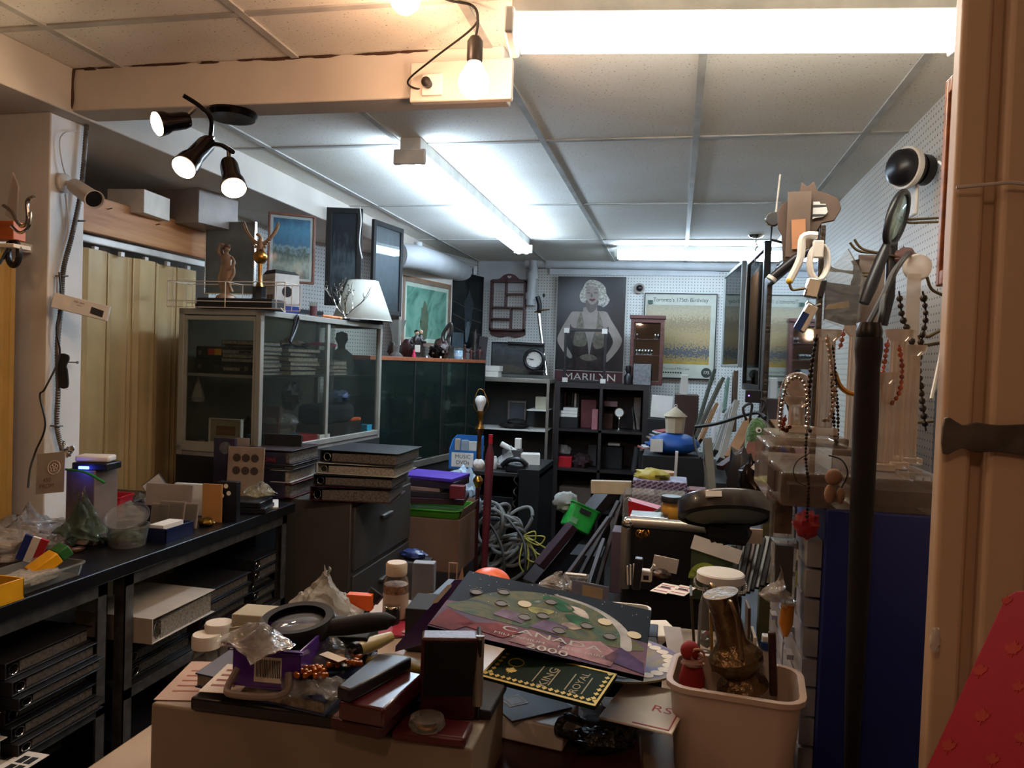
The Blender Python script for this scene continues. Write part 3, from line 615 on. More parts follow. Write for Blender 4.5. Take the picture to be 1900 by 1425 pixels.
# clear rectangular tray with contents
obox('clear_tray', 'shallow clear rectangular tray near the bench edge', (XB-.085, 1.62, ZB), PI/2, .25, .14, .036, m_tubclear, .002, rim=.004, corner=.12, fill=(m_pages, 2))
t = thing('striped_sleeve', 'blue, white and red striped packet standing behind the yellow bin', 'packet', B_(62, 1046)+Vector((-.02, 0, .005)), .5, None, 0, .35)
for i, c in enumerate(('1a2a6a', 'cfc6b8', '9c1c22')): G().span((-.03+.02*i, -.006, 0), (-.01+.02*i, .006, .07)).obj('stripe', M('stripe_'+c, c, .5), t)
t = thing('sponge_block', 'yellow and green sponge block lying on the clear tray', 'sponge', (XB-.08, 1.70, ZB+.03), 1.1, None, 0, rad(-32))
G().span((-.05, -.028, 0), (.02, .028, .03)).obj('yellow_half', m_yellow, t, bevel=.003); G().span((.02, -.028, 0), (.05, .028, .03)).obj('green_half', M('deep_green', '1e5a20', .6), t, bevel=.003)
# round clear tubs
def deli(label, loc, r, h, fill, lid=None):
    t = thing('deli_tub', label, 'tub', loc); G().lathe([(r*.86, 0), (r, h*.9), (r*1.05, h*.9), (r*1.06, h), (r*1.0, h), (r*.84, .003), (0, .003)], 28, cap=False).obj('tub', m_tubclear, t)
    if fill: G().blob((0, 0, h*.35), (r*1.6, r*1.6, h*.7), fill[1], .35, 4, flat=.8).obj('contents', fill[0], t)
    if lid: G().lathe([(0, 0), (r*1.02, 0), (r*1.06, .004), (r*1.06, .01), (r*1.0, .008), (r*.96, .003), (0, .003)], 28, T(*lid[0]) @ Euler(lid[1]).to_matrix().to_4x4(), cap=False).obj('lid', m_tubclear, t)
    return t
deli('clear round tub with its lid propped open at the bench edge', B_(236, 1012), .06, .065, (M('mossy_bits', '56604a', .7, var=.4, vs_=60), 3), ((0, -.0, .085), (rad(28), rad(8), 0)))
deli('clear round tub of brown stones at the back of the bench', B_(62, 948), .075, .06, (M('brown_stones', '5a3820', .3, var=.5, vs_=40), 6))
deli('low clear tub between the brown pouch and the red basket', B_(140, 965), .05, .04, (m_pages, 8))
# red basket
t = obox('red_basket', 'red plastic basket in the middle of the bench', B_(198, 962), .2, .14, .11, .085, m_redp, .003, rim=.004, corner=.12)
bag('clear plastic bag heaped in front of the red basket', B_(232, 966), (.15, .1, .08), 11, m_cloudy)
bag('shiny clear bag slumped over the dark blue card box', B_(272, 955), (.14, .1, .1), 13, m_clear)
q0 = at(140, 925, Y=1.96); slab('grey_carton', 'grey carton behind the green zip bag at the foot of the column', 'box', (q0.x-.02, 2.05, ZB), 0, (.10, .10, at(150, 872, Y=2.0).z-ZB), M('mauve_grey_card', '6a5c54', .7))
crumple('zip_bag', 'green tinted zip bag slumped at the foot of the white column', 'bag', (q0.x+.02, 1.96, ZB+.005), (.17, .08, .20), 17, film('green_film', '5f7468', .4, .15))
tag(G().tube(spline([at(122, 871, Y=1.97), at(160, 877, Y=1.96), at(194, 896, Y=1.95)], 8), .004, 6).obj('zip_strip', M('green_zip', '177a32', .4)), 'green zip strip along the top of the zip bag', 'zip strip')
# router with blue led
t = thing('router', 'small black router with a blue light behind the zip bag', 'router', (q0.x+.01, 2.04, at(150, 872, Y=2.0).z+.0005), .15)
G().span((-.06, -.04, .0), (.05, .04, .022)).obj('case', m_black, t, bevel=.003)
G().span((-.035, -.046, .004), (-.005, -.04, .012)).obj('indicator_light', glow('blue_led', (.05, .08, 1.), 14), t)
lamp('POINT', (-.02, -.07, .0), .1, (.05, .08, 1), .01, nm='indicator_lamp', parent=t)
slab('white_adapter', 'white plug adapter lying on top of the black router', 'adapter', (q0.x-.0, 2.04, at(150, 872, Y=2.0).z+.023), .3, (.1, .06, .02), m_white, .006)
t = thing('price_card', 'translucent grey card with a round flower mark leaning by the column', 'card', at(92, 915, Y=1.93), .1, None, rad(-12), rad(-8))
G().span((-.045, 0, 0), (.045, .002, .12)).obj('card', M('grey_card', '8d8178', .6), t)
g = G(); g.tube([(.012+.02*math.cos(a), -.001, .075+.02*math.sin(a)) for a in [i*PI/12 for i in range(24)]], .001, 4, True)
for k in range(5): a = k*2*PI/5+PI/2; g.tube([(.012+.008*math.cos(a)+.005*math.cos(b_), -.001, .075+.008*math.sin(a)+.005*math.sin(b_)) for b_ in [i*PI/5 for i in range(10)]], .0008, 4, True)
g.obj('flower_mark', m_paper, t); lettering(t, '450\nFROM', .018, -.01, .03, M('brown_ink', '5a3a30', .6))
# paper bag and packets
t = thing('paper_packet', 'beige paper packet printed 100% lying upside down on the bench', 'packet', B_(112, 990), rad(-35)); 
G().blob((0, 0, .02), (.2, .13, .05), 21, .12, flat=.8).obj('paper', M('beige_paper', 'b5a18d', .7), t)
G().text('100%', .038, T(.02, 0, .0475) @ RZ(PI) @ RX(-PI/2)).obj('lettering', m_blackm, t)
t = thing('paper_tag', 'white printed tag lying on the beige packet', 'tag', B_(68, 968, .05), .3); G().span((-.04, -.016, 0), (.04, .016, .002)).obj('paper', m_paper, t); G().text('50% OFF', .014, T(0, 0, .0024) @ RX(-PI/2)).obj('lettering', m_blackm, t)
g = G().rings([[(x*.05, y*.035, z) for x, y in ((-1, -1), (1, -1), (1, 1), (-1, 1))] for z in (0, .03)]+[[(x*.03, y*.03, .06) for x, y in ((-1, -1), (1, -1), (1, 1), (-1, 1))]])
one('leather_pouch', g, M('brown_suede', '4a3a32', .8), 'soft brown pouch leaning beside the beige packet', 'pouch', B_(165, 1000), .5, bevel=.012)
for i, (px, py, lb) in enumerate(((38, 975, 'pair of dark tinted lenses beside the stone tub, left one'), (98, 965, 'dark oval case beside the crumpled foil packet'))):
    one('sunglasses_lens' if i == 0 else 'dark_case', G().sph((0, 0, .02), (.045, .03, .02), 16), M('smoky', '1c1a18', .15), lb, 'lens' if i == 0 else 'case', B_(px, py), .4)
one('foil_packet', G().blob((0, 0, .02), (.07, .05, .04), 31, .3), m_silver, 'crumpled silver foil packet beside the dark oval case', 'packet', B_(112, 968))
bag('large clear bag of oddments near the left edge of the bench', B_(20, 1030), (.22, .2, .1), 23, m_cloudy, name='plastic_bag')
bag('clear bag holding black and silver bits behind the clear tray', B_(78, 1025), (.13, .12, .07), 27, m_clear, fill=m_chrome_d)
bag('small clear bag at the back left of the bench', B_(12, 965), (.14, .12, .08), 29, m_cloudy)
crumple('plastic_bag', 'clear crumpled bag heaped over the beige packet at the left', 'bag', B_(40, 1000), (.26, .22, .11), 34, m_cloudy)
crumple('plastic_bag', 'clear crumpled bag at the left edge behind the yellow bin', 'bag', (XB-.2, 1.42, ZB), (.24, .2, .12), 35, m_clear)
crumple('plastic_bag', 'clear bag spilling between the red basket and the brown pouch', 'bag', B_(180, 968), (.16, .12, .06), 36, m_cloudy)
for i in range(6): binder_ = slab('paper_packet', nth[i]+' printed paper packet from the left in the bench heap', 'packet', B_(12+34*i, 1012-6*(i % 3), .01), .5*i, (.09, .055, .012), M('pk%d' % i, ['c4b49c', '3a2c28', '9a8a78', '6a2a24', 'b8a890', '4a4038'][i], .6), rx=.15*(i % 3), ry=.1)
random.seed(12)
for i in range(14):
    px, py = random.uniform(5, 250), random.uniform(985, 1045)
    if px > 170: py = random.uniform(965, 1000)
    c = random.choice(['201c1a', '4a3020', 'b5a797', '6a3a20', '8b8378', '7a1a1a'])
    one('trinket', G().blob((0, 0, .008), (.03+.02*random.random(), .02, .018), i+40, .3, n=10), M('trinket_'+c, c, .35), nth[i]+' built trinket'.replace(' built', ' little')+' scattered among the bags on the bench', 'trinket', B_(px, py), random.random()*3, 'loose trinkets on the bench')
# card box (dark blue case) with diamond card
t = thing('card_case', 'dark navy open card case in the middle of the bench', 'case', B_(290, 960), .0)
bin_open(t, .13, .16, .06, M('navy_board', '14122a', .5)); G().span((-.065, .075, .06), (.065, .08, .10)).obj('raised_lid', M('navy_board', '14122a', .5), t)
t = thing('white_card', 'white card with dark edge tilted like a diamond in the navy case', 'card', B_(268, 950)+Vector((0, .08, .058)), .1, None, 0, rad(-38)); G().span((-.04, 0, 0), (.04, .002, .06)).obj('card', m_white, t); G().span((-.043, .002, -.003), (.043, .004, .063)).obj('backing', m_black, t)
t = thing('blue_tray', 'small navy tray holding white cards at the bench edge', 'tray', B_(305, 1002)+Vector((-.01, .03, 0)), 0); bin_open(t, .09, .14, .045, M('navy_plastic', '141a3c', .35)); G().span((-.03, -.05, .01), (.02, .05, .05)).obj('cards', m_paper, t)
# standing albums
def stand(name, label, px0, px1, pyb, h, mat, Yoff=0, th=.008, lean=0, cat='album', rz=.1):
    a, b = B_(px0, pyb), B_(px1, pyb); y = a.y+Yoff; a = at(px0, pyb, Y=a.y); w = (at(px1, pyb, Y=a.y)-a).length
    t = thing(name, label, cat, (a.x, y, ZB), rz, None, rad(-lean)); G().span((0, 0, 0), (w, th, h)).obj('board', mat, t, bevel=.001); return t, w
m_greycard = M('grey_display_card', '8c8078', .6)
tt, w = stand('grey_card', 'large grey card standing in the middle of the row of albums', 266, 347, 968, .135, m_greycard, lean=6, cat='card')
tt, w = stand('white_card', 'white boards standing behind the large grey card', 309, 378, 958, .115, m_white, .04, th=.02, cat='card')
tt, w = stand('kraft_envelope', 'tan kraft envelope standing at the right of the albums', 374, 408, 968, .135, M('kraft', 'a8763c', .7), .0, cat='envelope')
for i, (x0, x1, h) in enumerate(((284, 315, .08), (300, 345, .09), (330, 372, .085))):
    tt, w = stand('coin_sleeve', ['clear coin sleeve in front of the grey card, leftmost', 'clear coin sleeve in front of the grey card, middle one', 'clear coin sleeve in front of the grey card, nearest the envelope'][i], x0, x1, 975, h, m_greycard, -.02-.006*i, .003, 10, cat='sleeve'); G().span((.004, -.003, .004), (w-.004, -.001, h-.004)).obj('film', m_tubclear, tt)
tt, w = stand('black_album', 'black album with white dots standing right of the kraft envelope', 402, 436, 966, .14, m_black, .0, th=.03)
for dx, dz in ((.3, .125), (.45, .1), (.1, .09)): G().lathe([(0, 0), (.008, 0), (.008, .001), (0, .001)], 14, T(w*dx+.01, 0, dz) @ RX(PI/2)).obj('dot', m_paper, tt)
tt, w = stand('coin_board', 'tan coin board with two rows of three round holes at the back of the bench', 333, 402, 950, .215, M('tan_board', '8b7562', .7), .30, .008, 4, cat='coin board')
for r_ in range(2):
    for c_ in range(3): G().lathe([(0, 0), (.017, 0), (.017, .0015), (0, .0015)], 20, T(w*(.25+.25*c_), 0, .17-.052*r_) @ RX(PI/2)).obj('coin_hole', M('coin_hole_brown', '3c2c22', .5), tt)
tt, w = stand('coin_album', 'dark album with a large coin pictured, behind the tan coin board', 296, 336, 945, .24, M('plum_print', '2a1a2c', .4, var=.5, vs_=14), .34, .02); G().lathe([(0, 0), (.026, 0), (.026, .002), (0, .002)], 24, T(w*.55, 0, .2) @ RX(PI/2)).obj('coin_picture', m_steel, tt)
tt, w = stand('coin_album', 'dark purple album with red lettering right of the tan coin board', 400, 456, 945, .19, M('purple_print', '1f1728', .4, var=.5, vs_=14), .28, .02); lettering(tt, 'COINS', .022, w*.42, .16, M('crimson_ink', '9a1a2c', .5))
tt, w = stand('display_board', 'wide dark board standing at the back against the glass cabinet', 372, 455, 940, .25, m_blackm, .42, .012, cat='panel')
stand('small_card', 'small cream card clipped beside the big coin picture', 336, 364, 940, .235, m_greycard, .36, .003, cat='card')
# right end of bench
p = B_(460, 950)
for i in range(2): slab('black_case', ['lower of the two flat black cases at the far end of the bench', 'upper of the two flat black cases at the far end of the bench'][i], 'case', p+Vector((-.02, .03, .022*i)), .25-.1*i, (.17-.02*i, .13, .021), m_black, .003)
crumple('plastic_bag', 'clear yellowish bag on the black cases below the left binder stack', 'bag', p+Vector((0, .08, .046)), (.13, .12, .06), 5, film('yellowish_film', '9b8a60', .35))
slab('paper_stack', 'curled papers at the far corner of the bench', 'paper', B_(505, 938)+Vector((-.03, 0, 0)), .5, (.1, .16, .008), m_paper)
one('gold_coin_pile', G().blob((0, 0, .012), (.06, .04, .03), 51, .3), M('old_gold', '8a6a2a', .3, .9, var=.4), 'little heap of gold coins in front of the kraft envelope', 'coins', B_(382, 975))
slab('dark_case', 'long dark case between the coin sleeves and black album', 'case', B_(395, 960)+Vector((-.1, .1, 0)), .1, (.2, .1, .05), m_blackm)
# ================================================================ FILING CABINET + BINDER STACKS
m_file = M('grey_filing_cabinet', '4c463f', .5, .3, var=.06)
fa = at(512, 930, Y=2.94); fb = at(648, 930, Y=2.92)
t = thing('filing_cabinet', 'grey steel filing cabinet at the end of the bench carrying binders', 'filing cabinet', (fa.x, 2.94, 0)); FW_ = fb.x-fa.x
G().span((0, 0, 0), (FW_, .72, .90)).obj('body', m_file, t, bevel=.004)
for k in range(3): 
    dr = G().span((FW_, .02, .03+.29*k), (FW_+.012, .70, .30+.29*k)).obj('drawer', m_file, t, bevel=.003)
    G().span((FW_+.012, .30, .2+.29*k), (FW_+.03, .42, .215+.29*k)).obj('handle', m_steel, dr, bevel=.003)
bz = .905; xc = fa.x+FW_*.5
L1 = [('27110f', .055, 'maroon binder topmost of the left stack'), ('2a2422', .02, 'thin dark binder second in the left stack'), ('a9a198', .052, 'white-spined binder third in the left stack'), ('4a1418', .06, 'red-brown binder at the bottom of the left stack')]
z = bz; 
for c, h, l in L1[::-1]:
    binder(l+', on the grey filing cabinet', (fa.x-.06+.02*random.random(), 2.90+.02*random.random(), z), .02+.05*random.random(), .27, .29, h, c); z += h+.003
L2 = [('181718', .05, 'black binder topmost of the right stack'), ('b0aca4', .045, 'black and white binder second in the right stack'), ('231d1e', .045, 'dark binder with bright page edges third in the right stack'), ('3a1216', .06, 'maroon binder at the bottom of the right stack')]
z = bz
for k, (c, h, l) in enumerate(L2[::-1]):
    binder(l+', on the grey filing cabinet', (xc+.17+.01*k, 2.93, z), .16-.05*k, .34, .31, h, c); z += h+.003
# ================================================================ GLASS CABINET (left) AND WHAT IS IN AND ON IT
c0 = Vector((-1.746, 3.0, 0)); cr = -rad(4.2); CW, CL, CZ0, CZ1 = .42, 1.18, 1.09, 1.69
m_cabf = M('cabinet_aluminium', '8f8a80', .45, .25, var=.06)
t = thing('display_cabinet', 'tall aluminium and glass display cabinet crowded with binders and bags, left of centre', 'display cabinet', c0, cr)
G().span((-CW, 0, 0), (0, CL, CZ0-.05)).obj('base', m_blackm, t)
G().span((-CW+.005, .005, CZ0-.05), (-.005, CL-.005, CZ0-.03)).obj('cabinet_floor', M('grey_board', '77716a', .6), t)
b_ = .026
for x, y in ((-CW, 0), (-b_, 0), (-CW, CL-b_), (-b_, CL-b_)): G().span((x, y, CZ0-.05), (x+b_, y+b_, CZ1)).obj('post', m_cabf, t, bevel=.002)
G().span((-b_, CL*.5-.012, CZ0), (-b_+.018, CL*.5+.012, CZ1-b_)).obj('post', m_cabf, t, bevel=.002)
for z in (CZ0-.03, CZ1-b_):
    G().span((-CW, 0, z), (0, .02, z+b_)).obj('rail', m_cabf, t, bevel=.002); G().span((-.02, b_, z), (0, CL-b_, z+b_)).obj('rail', m_cabf, t, bevel=.002)
    G().span((-CW, CL-.02, z), (0, CL, z+b_)).obj('rail', m_cabf, t, bevel=.002)
G().span((-CW+.01, .01, CZ1-.012), (-.01, CL-.01, CZ1-.004)).obj('top_glass', m_pane, t)
G().frame(CW-2*b_+.01, CZ1-CZ0-b_, .018, .012, -CW+b_-.005, CZ0-.005, .004).obj('door_frame', m_cabf, t)
G().span((-CW+b_, .010, CZ0), (-b_, .013, CZ1-b_)).obj('front_glass', m_pane, t)
G().span((-.012, b_, CZ0), (-.009, CL*.55, CZ1-b_)).obj('sliding_glass', m_pane, t); G().span((-.018, CL*.45, CZ0), (-.015, CL-b_, CZ1-b_)).obj('sliding_glass', m_pane, t)
G().span((-CW, .01, CZ0), (-CW+.004, CL, CZ1)).obj('back_panel', M('olive_back_board', '4a4334', .7), t)
G().span((-CW+.01, .02, 1.395), (-.03, CL-.02, 1.402)).obj('glass_shelf', m_pane, t); G().span((-CW+.01, .018, 1.392), (-.03, .024, 1.405)).obj('shelf_edge', m_cabf, t)
def cab(x, y, z): return c0 + Matrix.Rotation(cr, 3, 'Z') @ Vector((x, y, z))
S1, S0 = 1.4035, 1.061
for i in range(2):
    tt = thing('black_case', ['lower black carry case with chalky writing in the glass cabinet', 'upper black carry case with a red and yellow label in the glass cabinet'][i], 'case', cab(-.215, .12, S1+.062*i), cr)
    G().span((-.145, -.08, 0), (.145, .1, .06)).obj('shell', m_blackm, tt, bevel=.006)
    if i: 
        for k, c in enumerate(('a02a2a', 'b88a1c')): G().span((-.08+.035*k, -.0812, .022), (-.045+.035*k, -.08, .05)).obj('label', M('label_'+c, c, .5), tt)
        G().span((.01, -.0812, .03), (.06, -.08, .046)).obj('label', m_greycard, tt); lettering(tt, 'CE-400', .012, .035, .038, m_blackm, -.0816)
    else: lettering(tt, 'VS MINI', .028, -.0, .03, m_steel, -.081)
    for s_ in (-1, 1): G().span((s_*.12-.008, -.085, .02), (s_*.12+.008, -.08, .04)).obj('latch', m_steel, tt)
tt = thing('hanging_bag', 'small clear bag of silver beads hanging under the cabinet shelf at left', 'bag', cab(-.36, .06, 1.27)); G().lathe([(.004, .12), (.01, .09), (.03, .03), (.028, .005), (0, 0)], 14).obj('film', m_cloudy, tt); G().blob((0, 0, .012), (.045, .045, .024), 3, .4).obj('beads', m_chrome, tt)
picture('cream framed certificate standing low behind the cabinet front glass', (368, 817), (446, 820), (368, 773), 3.14, 3.14, .004, m_white, layers('certificate', [(0, '6a4232'), (.4, '8a5a40'), (1, '5c3a2c')], .2, 5), .03, M('cream_mat', 'a3977c', .7), False, pos=(cab(-.33, .10, S0+.03), cr, .17, .11), name='framed_certificate', cat='certificate')
slab('stack_support', 'dark flat box under the framed certificate', 'box', cab(-.24, .15, S0), cr, (.2, .16, .028), m_blackm)
slab('brown_board', 'brown board leaning inside the front of the glass cabinet', 'board', cab(-.12, .22, S0), cr, (.15, .02, .2), M('dull_brown', '4a2c20', .7), rx=-.1)
one('camera_gear', G().blob((0, 0, .07), (.08, .07, .14), 2, .3, flat=1), m_black, 'black camera gear hanging dark behind the certificate', 'camera gear', cab(-.25, .3, S0))
random.seed(21)
z = S1
for i in range(8): h = .014+.008*random.random(); book('magazine', nth[i]+' magazine from the bottom in the blue-grey pile by the cabinet corner post', cab(-.14, .14+.03*random.random(), z), cr+.1*random.random(), .16, .22, h, ['4a5466', '2c3040', '707684'][i % 3], group='magazines by the cabinet corner post'); z += h+.001
z = S1
for i in range(6): 
    h = .016+.014*random.random(); book('book', nth[i]+' folder from the bottom in the middle pile inside the glass cabinet', cab(-.13, .39+.03*random.random(), z), cr+.2*random.random()-.1, .2, .26, h, ['2a1e20', '3a2a2c', '8a8278', '241c22'][i % 4], group='folders in the middle of the glass cabinet'); z += h+.001
crumple('brown_paper', 'crumpled brown paper on the middle pile in the glass cabinet', 'paper', cab(-.12, .39, z), (.2, .2, .05), 8, M('brown_paper', '5a4438', .8))
z = S1
for i in range(4): 
    h = .014+.01*random.random(); book('book', nth[i]+' pad from the bottom under the red-lidded tub in the glass cabinet', cab(-.12, .70+.02*random.random(), z), cr+.1*random.random(), .2, .22, h, ['9a9288', '5a3a34', 'a8a096', '3a3434'][i], group='pads under the red-lidded tub'); z += h+.001
tt = thing('lidded_tub', 'clear food tub with a red lid inside the glass cabinet', 'tub', cab(-.11, .68, z)); G().lathe([(.065, 0), (.078, .07), (.08, .072)], 24).obj('tub', m_tubclear, tt); G().lathe([(.082, .07), (.084, .082), (.06, .088), (0, .088)], 24).obj('lid', M('crimson_lid', 'a01c34', .4), tt); G().lathe([(0, .002), (.06, .002), (.07, .05), (0, .05)], 20).obj('contents', M('dusty_blue', '6a7684', .7), tt)
tt = thing('black_hat_stand', 'black bust-shaped jewellery stand behind the red-lidded tub', 'display bust', cab(-.13, .94, S1)); G().lathe([(.06, 0), (.075, .05), (.06, .11), (.022, .14), (.02, .16), (.035, .19), (.03, .225), (0, .235)], 20).obj('bust', m_blackm, tt)
# lower shelf
slab('folded_cloth', 'dark cloth pile below the glass shelf', 'cloth', cab(-.1, .75, S0+.09), cr, (.16, .34, .10), M('navy_cloth', '10121e', .9), .03)
slab('dark_carton', 'dark carton under the navy cloth in the cabinet', 'box', cab(-.11, .78, S0), cr, (.18, .42, .088), M('brown_black', '2a1c18', .7))
one('blue_bag', G().blob((0, 0, .03), (.1, .16, .07), 6, .3), M('denim_blue', '1c2c48', .7), 'denim-blue pouch lying on the dark cloth in the cabinet', 'pouch', cab(-.06, .80, S0+.193))
one('black_glove', G().blob((0, 0, .04), (.09, .1, .12), 9, .5), m_blackm, 'black glove draped over the clear domed tub', 'glove', cab(-.07, .36, 1.27))
tt = thing('cake_tub', 'clear domed food tub shining behind the cabinet glass', 'tub', cab(-.09, .30, 1.13)); G().lathe([(.07, 0), (.082, .045), (.086, .048)], 24).obj('tub', m_cloudy, tt); G().lathe([(.088, .05), (.08, .075), (.05, .095), (0, .1)], 24).obj('lid', m_clear, tt)
slab('magazine_pile', 'blue wire-bound pads under the domed tub', 'pads', cab(-.1, .26, S0), cr, (.15, .2, .068), M('blue_pad', '24425c', .6))
slab('red_carton', 'red carton with white pens beside the blue pads', 'box', cab(-.1, .46, S0), cr, (.16, .13, .05), m_redp)
slab('white_carton', 'white carton with a small drawing next to the red carton', 'box', cab(-.085, .58, S0), cr, (.15, .1, .045), m_white)
slab('orange_marker_box', 'bright orange pencil case on the dark carton in the cabinet', 'pencil case', cab(-.035, .93, S0+.089), cr+1.5, (.10, .03, .02), m_orange, .006) 
slab('cyan_box', 'small cyan box at the far end of the cabinet floor', 'box', cab(-.04, 1.08, S0), cr, (.05, .06, .06), M('cyan_card', '1a7f9a', .5))
# on top
ZT = CZ1+.0005
def ct(px, Y): p = at(px, 600, Y=Y); return Vector((p.x, p.y, ZT))
def wline(g, *ps, r=.0022): g.tube(ps, r, 6)
m_wirew = M('white_coated_wire', 'd8c9b8', .4, var=.03)
a, b = at(312, 558, Y=2.99), at(529, 575, Y=2.99); x0, x1 = a.x, b.x; t = thing('wire_rack', 'white coated wire rack lying on its side along the top front of the glass cabinet', 'rack', (0, 0, 0))
for y in (2.985, 3.12):
    for z in (ZT+.003, ZT+.03, ZT+.115): g = G(); wline(g, (x0, y, z), (x1, y, z)); g.obj('wire', m_wirew, t)
for x in (x0, x0+.03, (x0+x1)/2, x1-.04, x1): g = G(); wline(g, (x, 2.985, ZT+.003), (x, 2.985, ZT+.115), (x, 3.12, ZT+.115), (x, 3.12, ZT+.003)); g.obj('wire', m_wirew, t)
g = G(); g.tube(spline([(x1, 2.985, ZT+.003), (x1+.01, 2.97, ZT-.012), (x1-.005, 2.96, ZT+.005)], 5), .0022, 6); g.obj('hook', m_wirew, t)
p = ct(455, 3.05); slab('black_plinth', 'long black case carrying the figurines on top of the glass cabinet', 'case', Vector((p.x-.02, 3.05, ZT)), 0, (.36, .12, .045), m_blackm, .004)
ZP = ZT+.046
m_bronze = M('pale_bronze', '96775c', .45, .25, var=.2, bump=.3, bs=40)
# dancing statue
p = ct(418, 3.05); t = thing('figurine', 'pale bronze figurine with one arm raised behind its head', 'figurine', (p.x, p.y, ZP))
g = G(); g.lathe([(0, 0), (.045, 0), (.04, .012), (.018, .022), (.012, .03)], 16); g.obj('base', m_bronze, t)
g = G(); R_ = []
for z, rx_, ry_, ox in ((.02, .02, .016, 0), (.06, .024, .018, -.002), (.095, .026, .018, 0), (.12, .025, .017, .004), (.135, .018, .013, .004), (.155, .022, .015, .0), (.175, .026, .015, -.002), (.19, .02, .012, -.002), (.198, .008, .008, -.002), (.205, .007, .007, .0)):
    R_.append([(ox+rx_*math.cos(2*PI*j/16)*(1+.08*math.sin(j*3)), ry_*math.sin(2*PI*j/16), z) for j in range(16)])
g.rings(R_); g.sph((.002, 0, .219), (.011, .012, .014), 12)
g.tube(spline([(-.022, 0, .186), (-.042, 0, .205), (-.03, -.004, .238), (-.008, 0, .232)], 5), [.008, .008, .0075, .007, .007, .007, .0065, .006, .006, .006, .0055, .0055, .005, .005, .004, .004], 8)
g.tube(spline([(.022, 0, .184), (.04, -.006, .16), (.03, -.012, .135), (.012, -.014, .125)], 5), .0062, 8)
g.tube(spline([(.03, 0, .15), (.036, 0, .11), (.02, -.01, .07), (.03, 0, .03)], 5), .007, 8); g.tube(spline([(-.03, 0, .15), (-.026, .0, .12), (-.034, -.004, .09), (-.028, 0, .05)], 5), .006, 8)
g.obj('body', m_bronze, t)
g = G().blob((.0, .002, .226), (.03, .026, .03), 4, .3, 6, 12); g.tube(spline([(-.008, .004, .23), (-.024, 0, .215), (-.018, 0, .19)], 5), .006, 6); g.obj('hair', M('dark_bronze', '5c3c28', .5, .5), t)
# eagle trophy
p = ct(480, 3.07); t = thing('eagle_trophy', 'bronze eagle with raised wings on a golden ball and black pedestal', 'trophy', (p.x, p.y, ZP))
G().lathe([(.034, 0), (.034, .006), (.03, .01), (.03, .05), (.032, .056), (.0, .056)], 8).obj('pedestal', m_black, t)
zc = at(480, 477, Y=3.07).z-ZP
G().lathe([(.018, .056), (.012, .07), (.008, .085), (.01, zc-.028)], 16).obj('stem', m_brass, t); G().sph((0, 0, zc), .031, 20).obj('ball', m_brass, t)
g = G(); g.lathe([(0, -.02), (.012, -.012), (.015, .01), (.01, .03), (.008, .042), (0, .05)], 12, T(0, 0, zc+.045)); g.tube(spline([(0, 0, zc+.085), (-.006, -.008, zc+.097), (-.016, -.014, zc+.092)], 4), [.008]*7+[.006, .002], 8) 
g.tube([(0, 0, zc+.03), (.0, .02, zc+.02), (-.03, .02, zc+.005)], [.01, .008, .002], 6); g.obj('eagle', m_bronze, t)
for s_ in (-1, 1):
    g = G()
    wing = [(s_*.005, .035), (s_*.03, .05), (s_*.055, .085), (s_*.083, .14)]
    for k in range(9):
        u = k/8; q = Vector((s_*(.012+.055*u), 0, zc+.045+.055*u)); e = q+Vector((s_*(.012+.022*u), 0, -.02+.062*u*u+.01)); e = q+Vector((s_*(.006+.016*u), .0, -.024+.07*u)); g.tube([q, (q+e)/2+Vector((0, -.002, 0)), e], [.005, .006, .0015], 6)
    g.tube(spline([(s_*.006, 0, zc+.055), (s_*.035, 0, zc+.075), (s_*.06, 0, zc+.105), (s_*.082, 0, zc+.155)], 5), [.009-.0004*i for i in range(16)], 8); g.obj('wing', m_bronze, t)
# printer carton
p = ct(520, 3.30); t = thing('printer_carton', 'white product carton with a blue foot and printed pictures on top of the cabinet', 'box', (p.x, p.y, ZT), rad(-35)); m_cart = M('carton_white', 'b3aca4', .6)
G().span((-.07, -.06, 0), (.06, .06, .18)).obj('carton', m_cart, t); G().span((-.0705, -.0605, 0), (.0605, .0605, .035)).obj('blue_band', M('ink_blue', '1c2a78', .5), t)
G().rings([[(x, y, z) for x, y in ((-.07, -.06), (.06, -.06), (.06, .06), (-.07, .06))] for z in (.18,)]+[[(-.05, -.05, .2), (.04, -.05, .2), (.04, .05, .195), (-.05, .05, .195)]]).obj('torn_bag', m_blackm, t)
for i in range(3): G().span((-.055+.035*i, -.0612, .04), (-.026+.035*i, -.06, .085)).obj('printed_picture', M('photo_brown', '5c4236', .5), t)
for i in range(5): G().span((-.05, -.0612, .11+.011*i), (.04, -.06, .113+.011*i)).obj('printed_line', m_greycard, t)
G().lathe([(0, 0), (.025, 0), (.025, .001), (0, .001)], 16, T(.0602, .0, .10) @ RY(PI/2)).obj('printed_picture', m_black, t)
picture('pale silver-framed sheet behind the bronze figurine', (378, 545), (470, 552), (382, 411), 3.36, 3.36, .005, m_silver, M('pale_print', '8b9096', .6, var=.15), .0, None, True)
sky_print = layers('blue_sky_print', [(0, '5a6660'), (.2, 'a9aca0'), (.42, '4a5a50'), (.5, '8aa0a8'), (.56, '3f6a88'), (.8, '4a88a8'), (1, '2a5a78')], .1, 9)
picture('wood-framed landscape print with a blue sky behind the eagle trophy', (495, 522), (583, 530), (497, 392), 3.62, 3.75, .012, m_walnut, sky_print, .014, M('print_mat', 'c3c4bc', .6))
picture('tall black-framed glass picture standing behind the silver branches', (601, 566), (668, 566), (599, 384), 3.95, 4.0, .03, m_blackm, layers('dim_print', [(0, '1c2228'), (.4, '59646c'), (.7, '20262c'), (1, '2c343a')], .25, 6), 0)
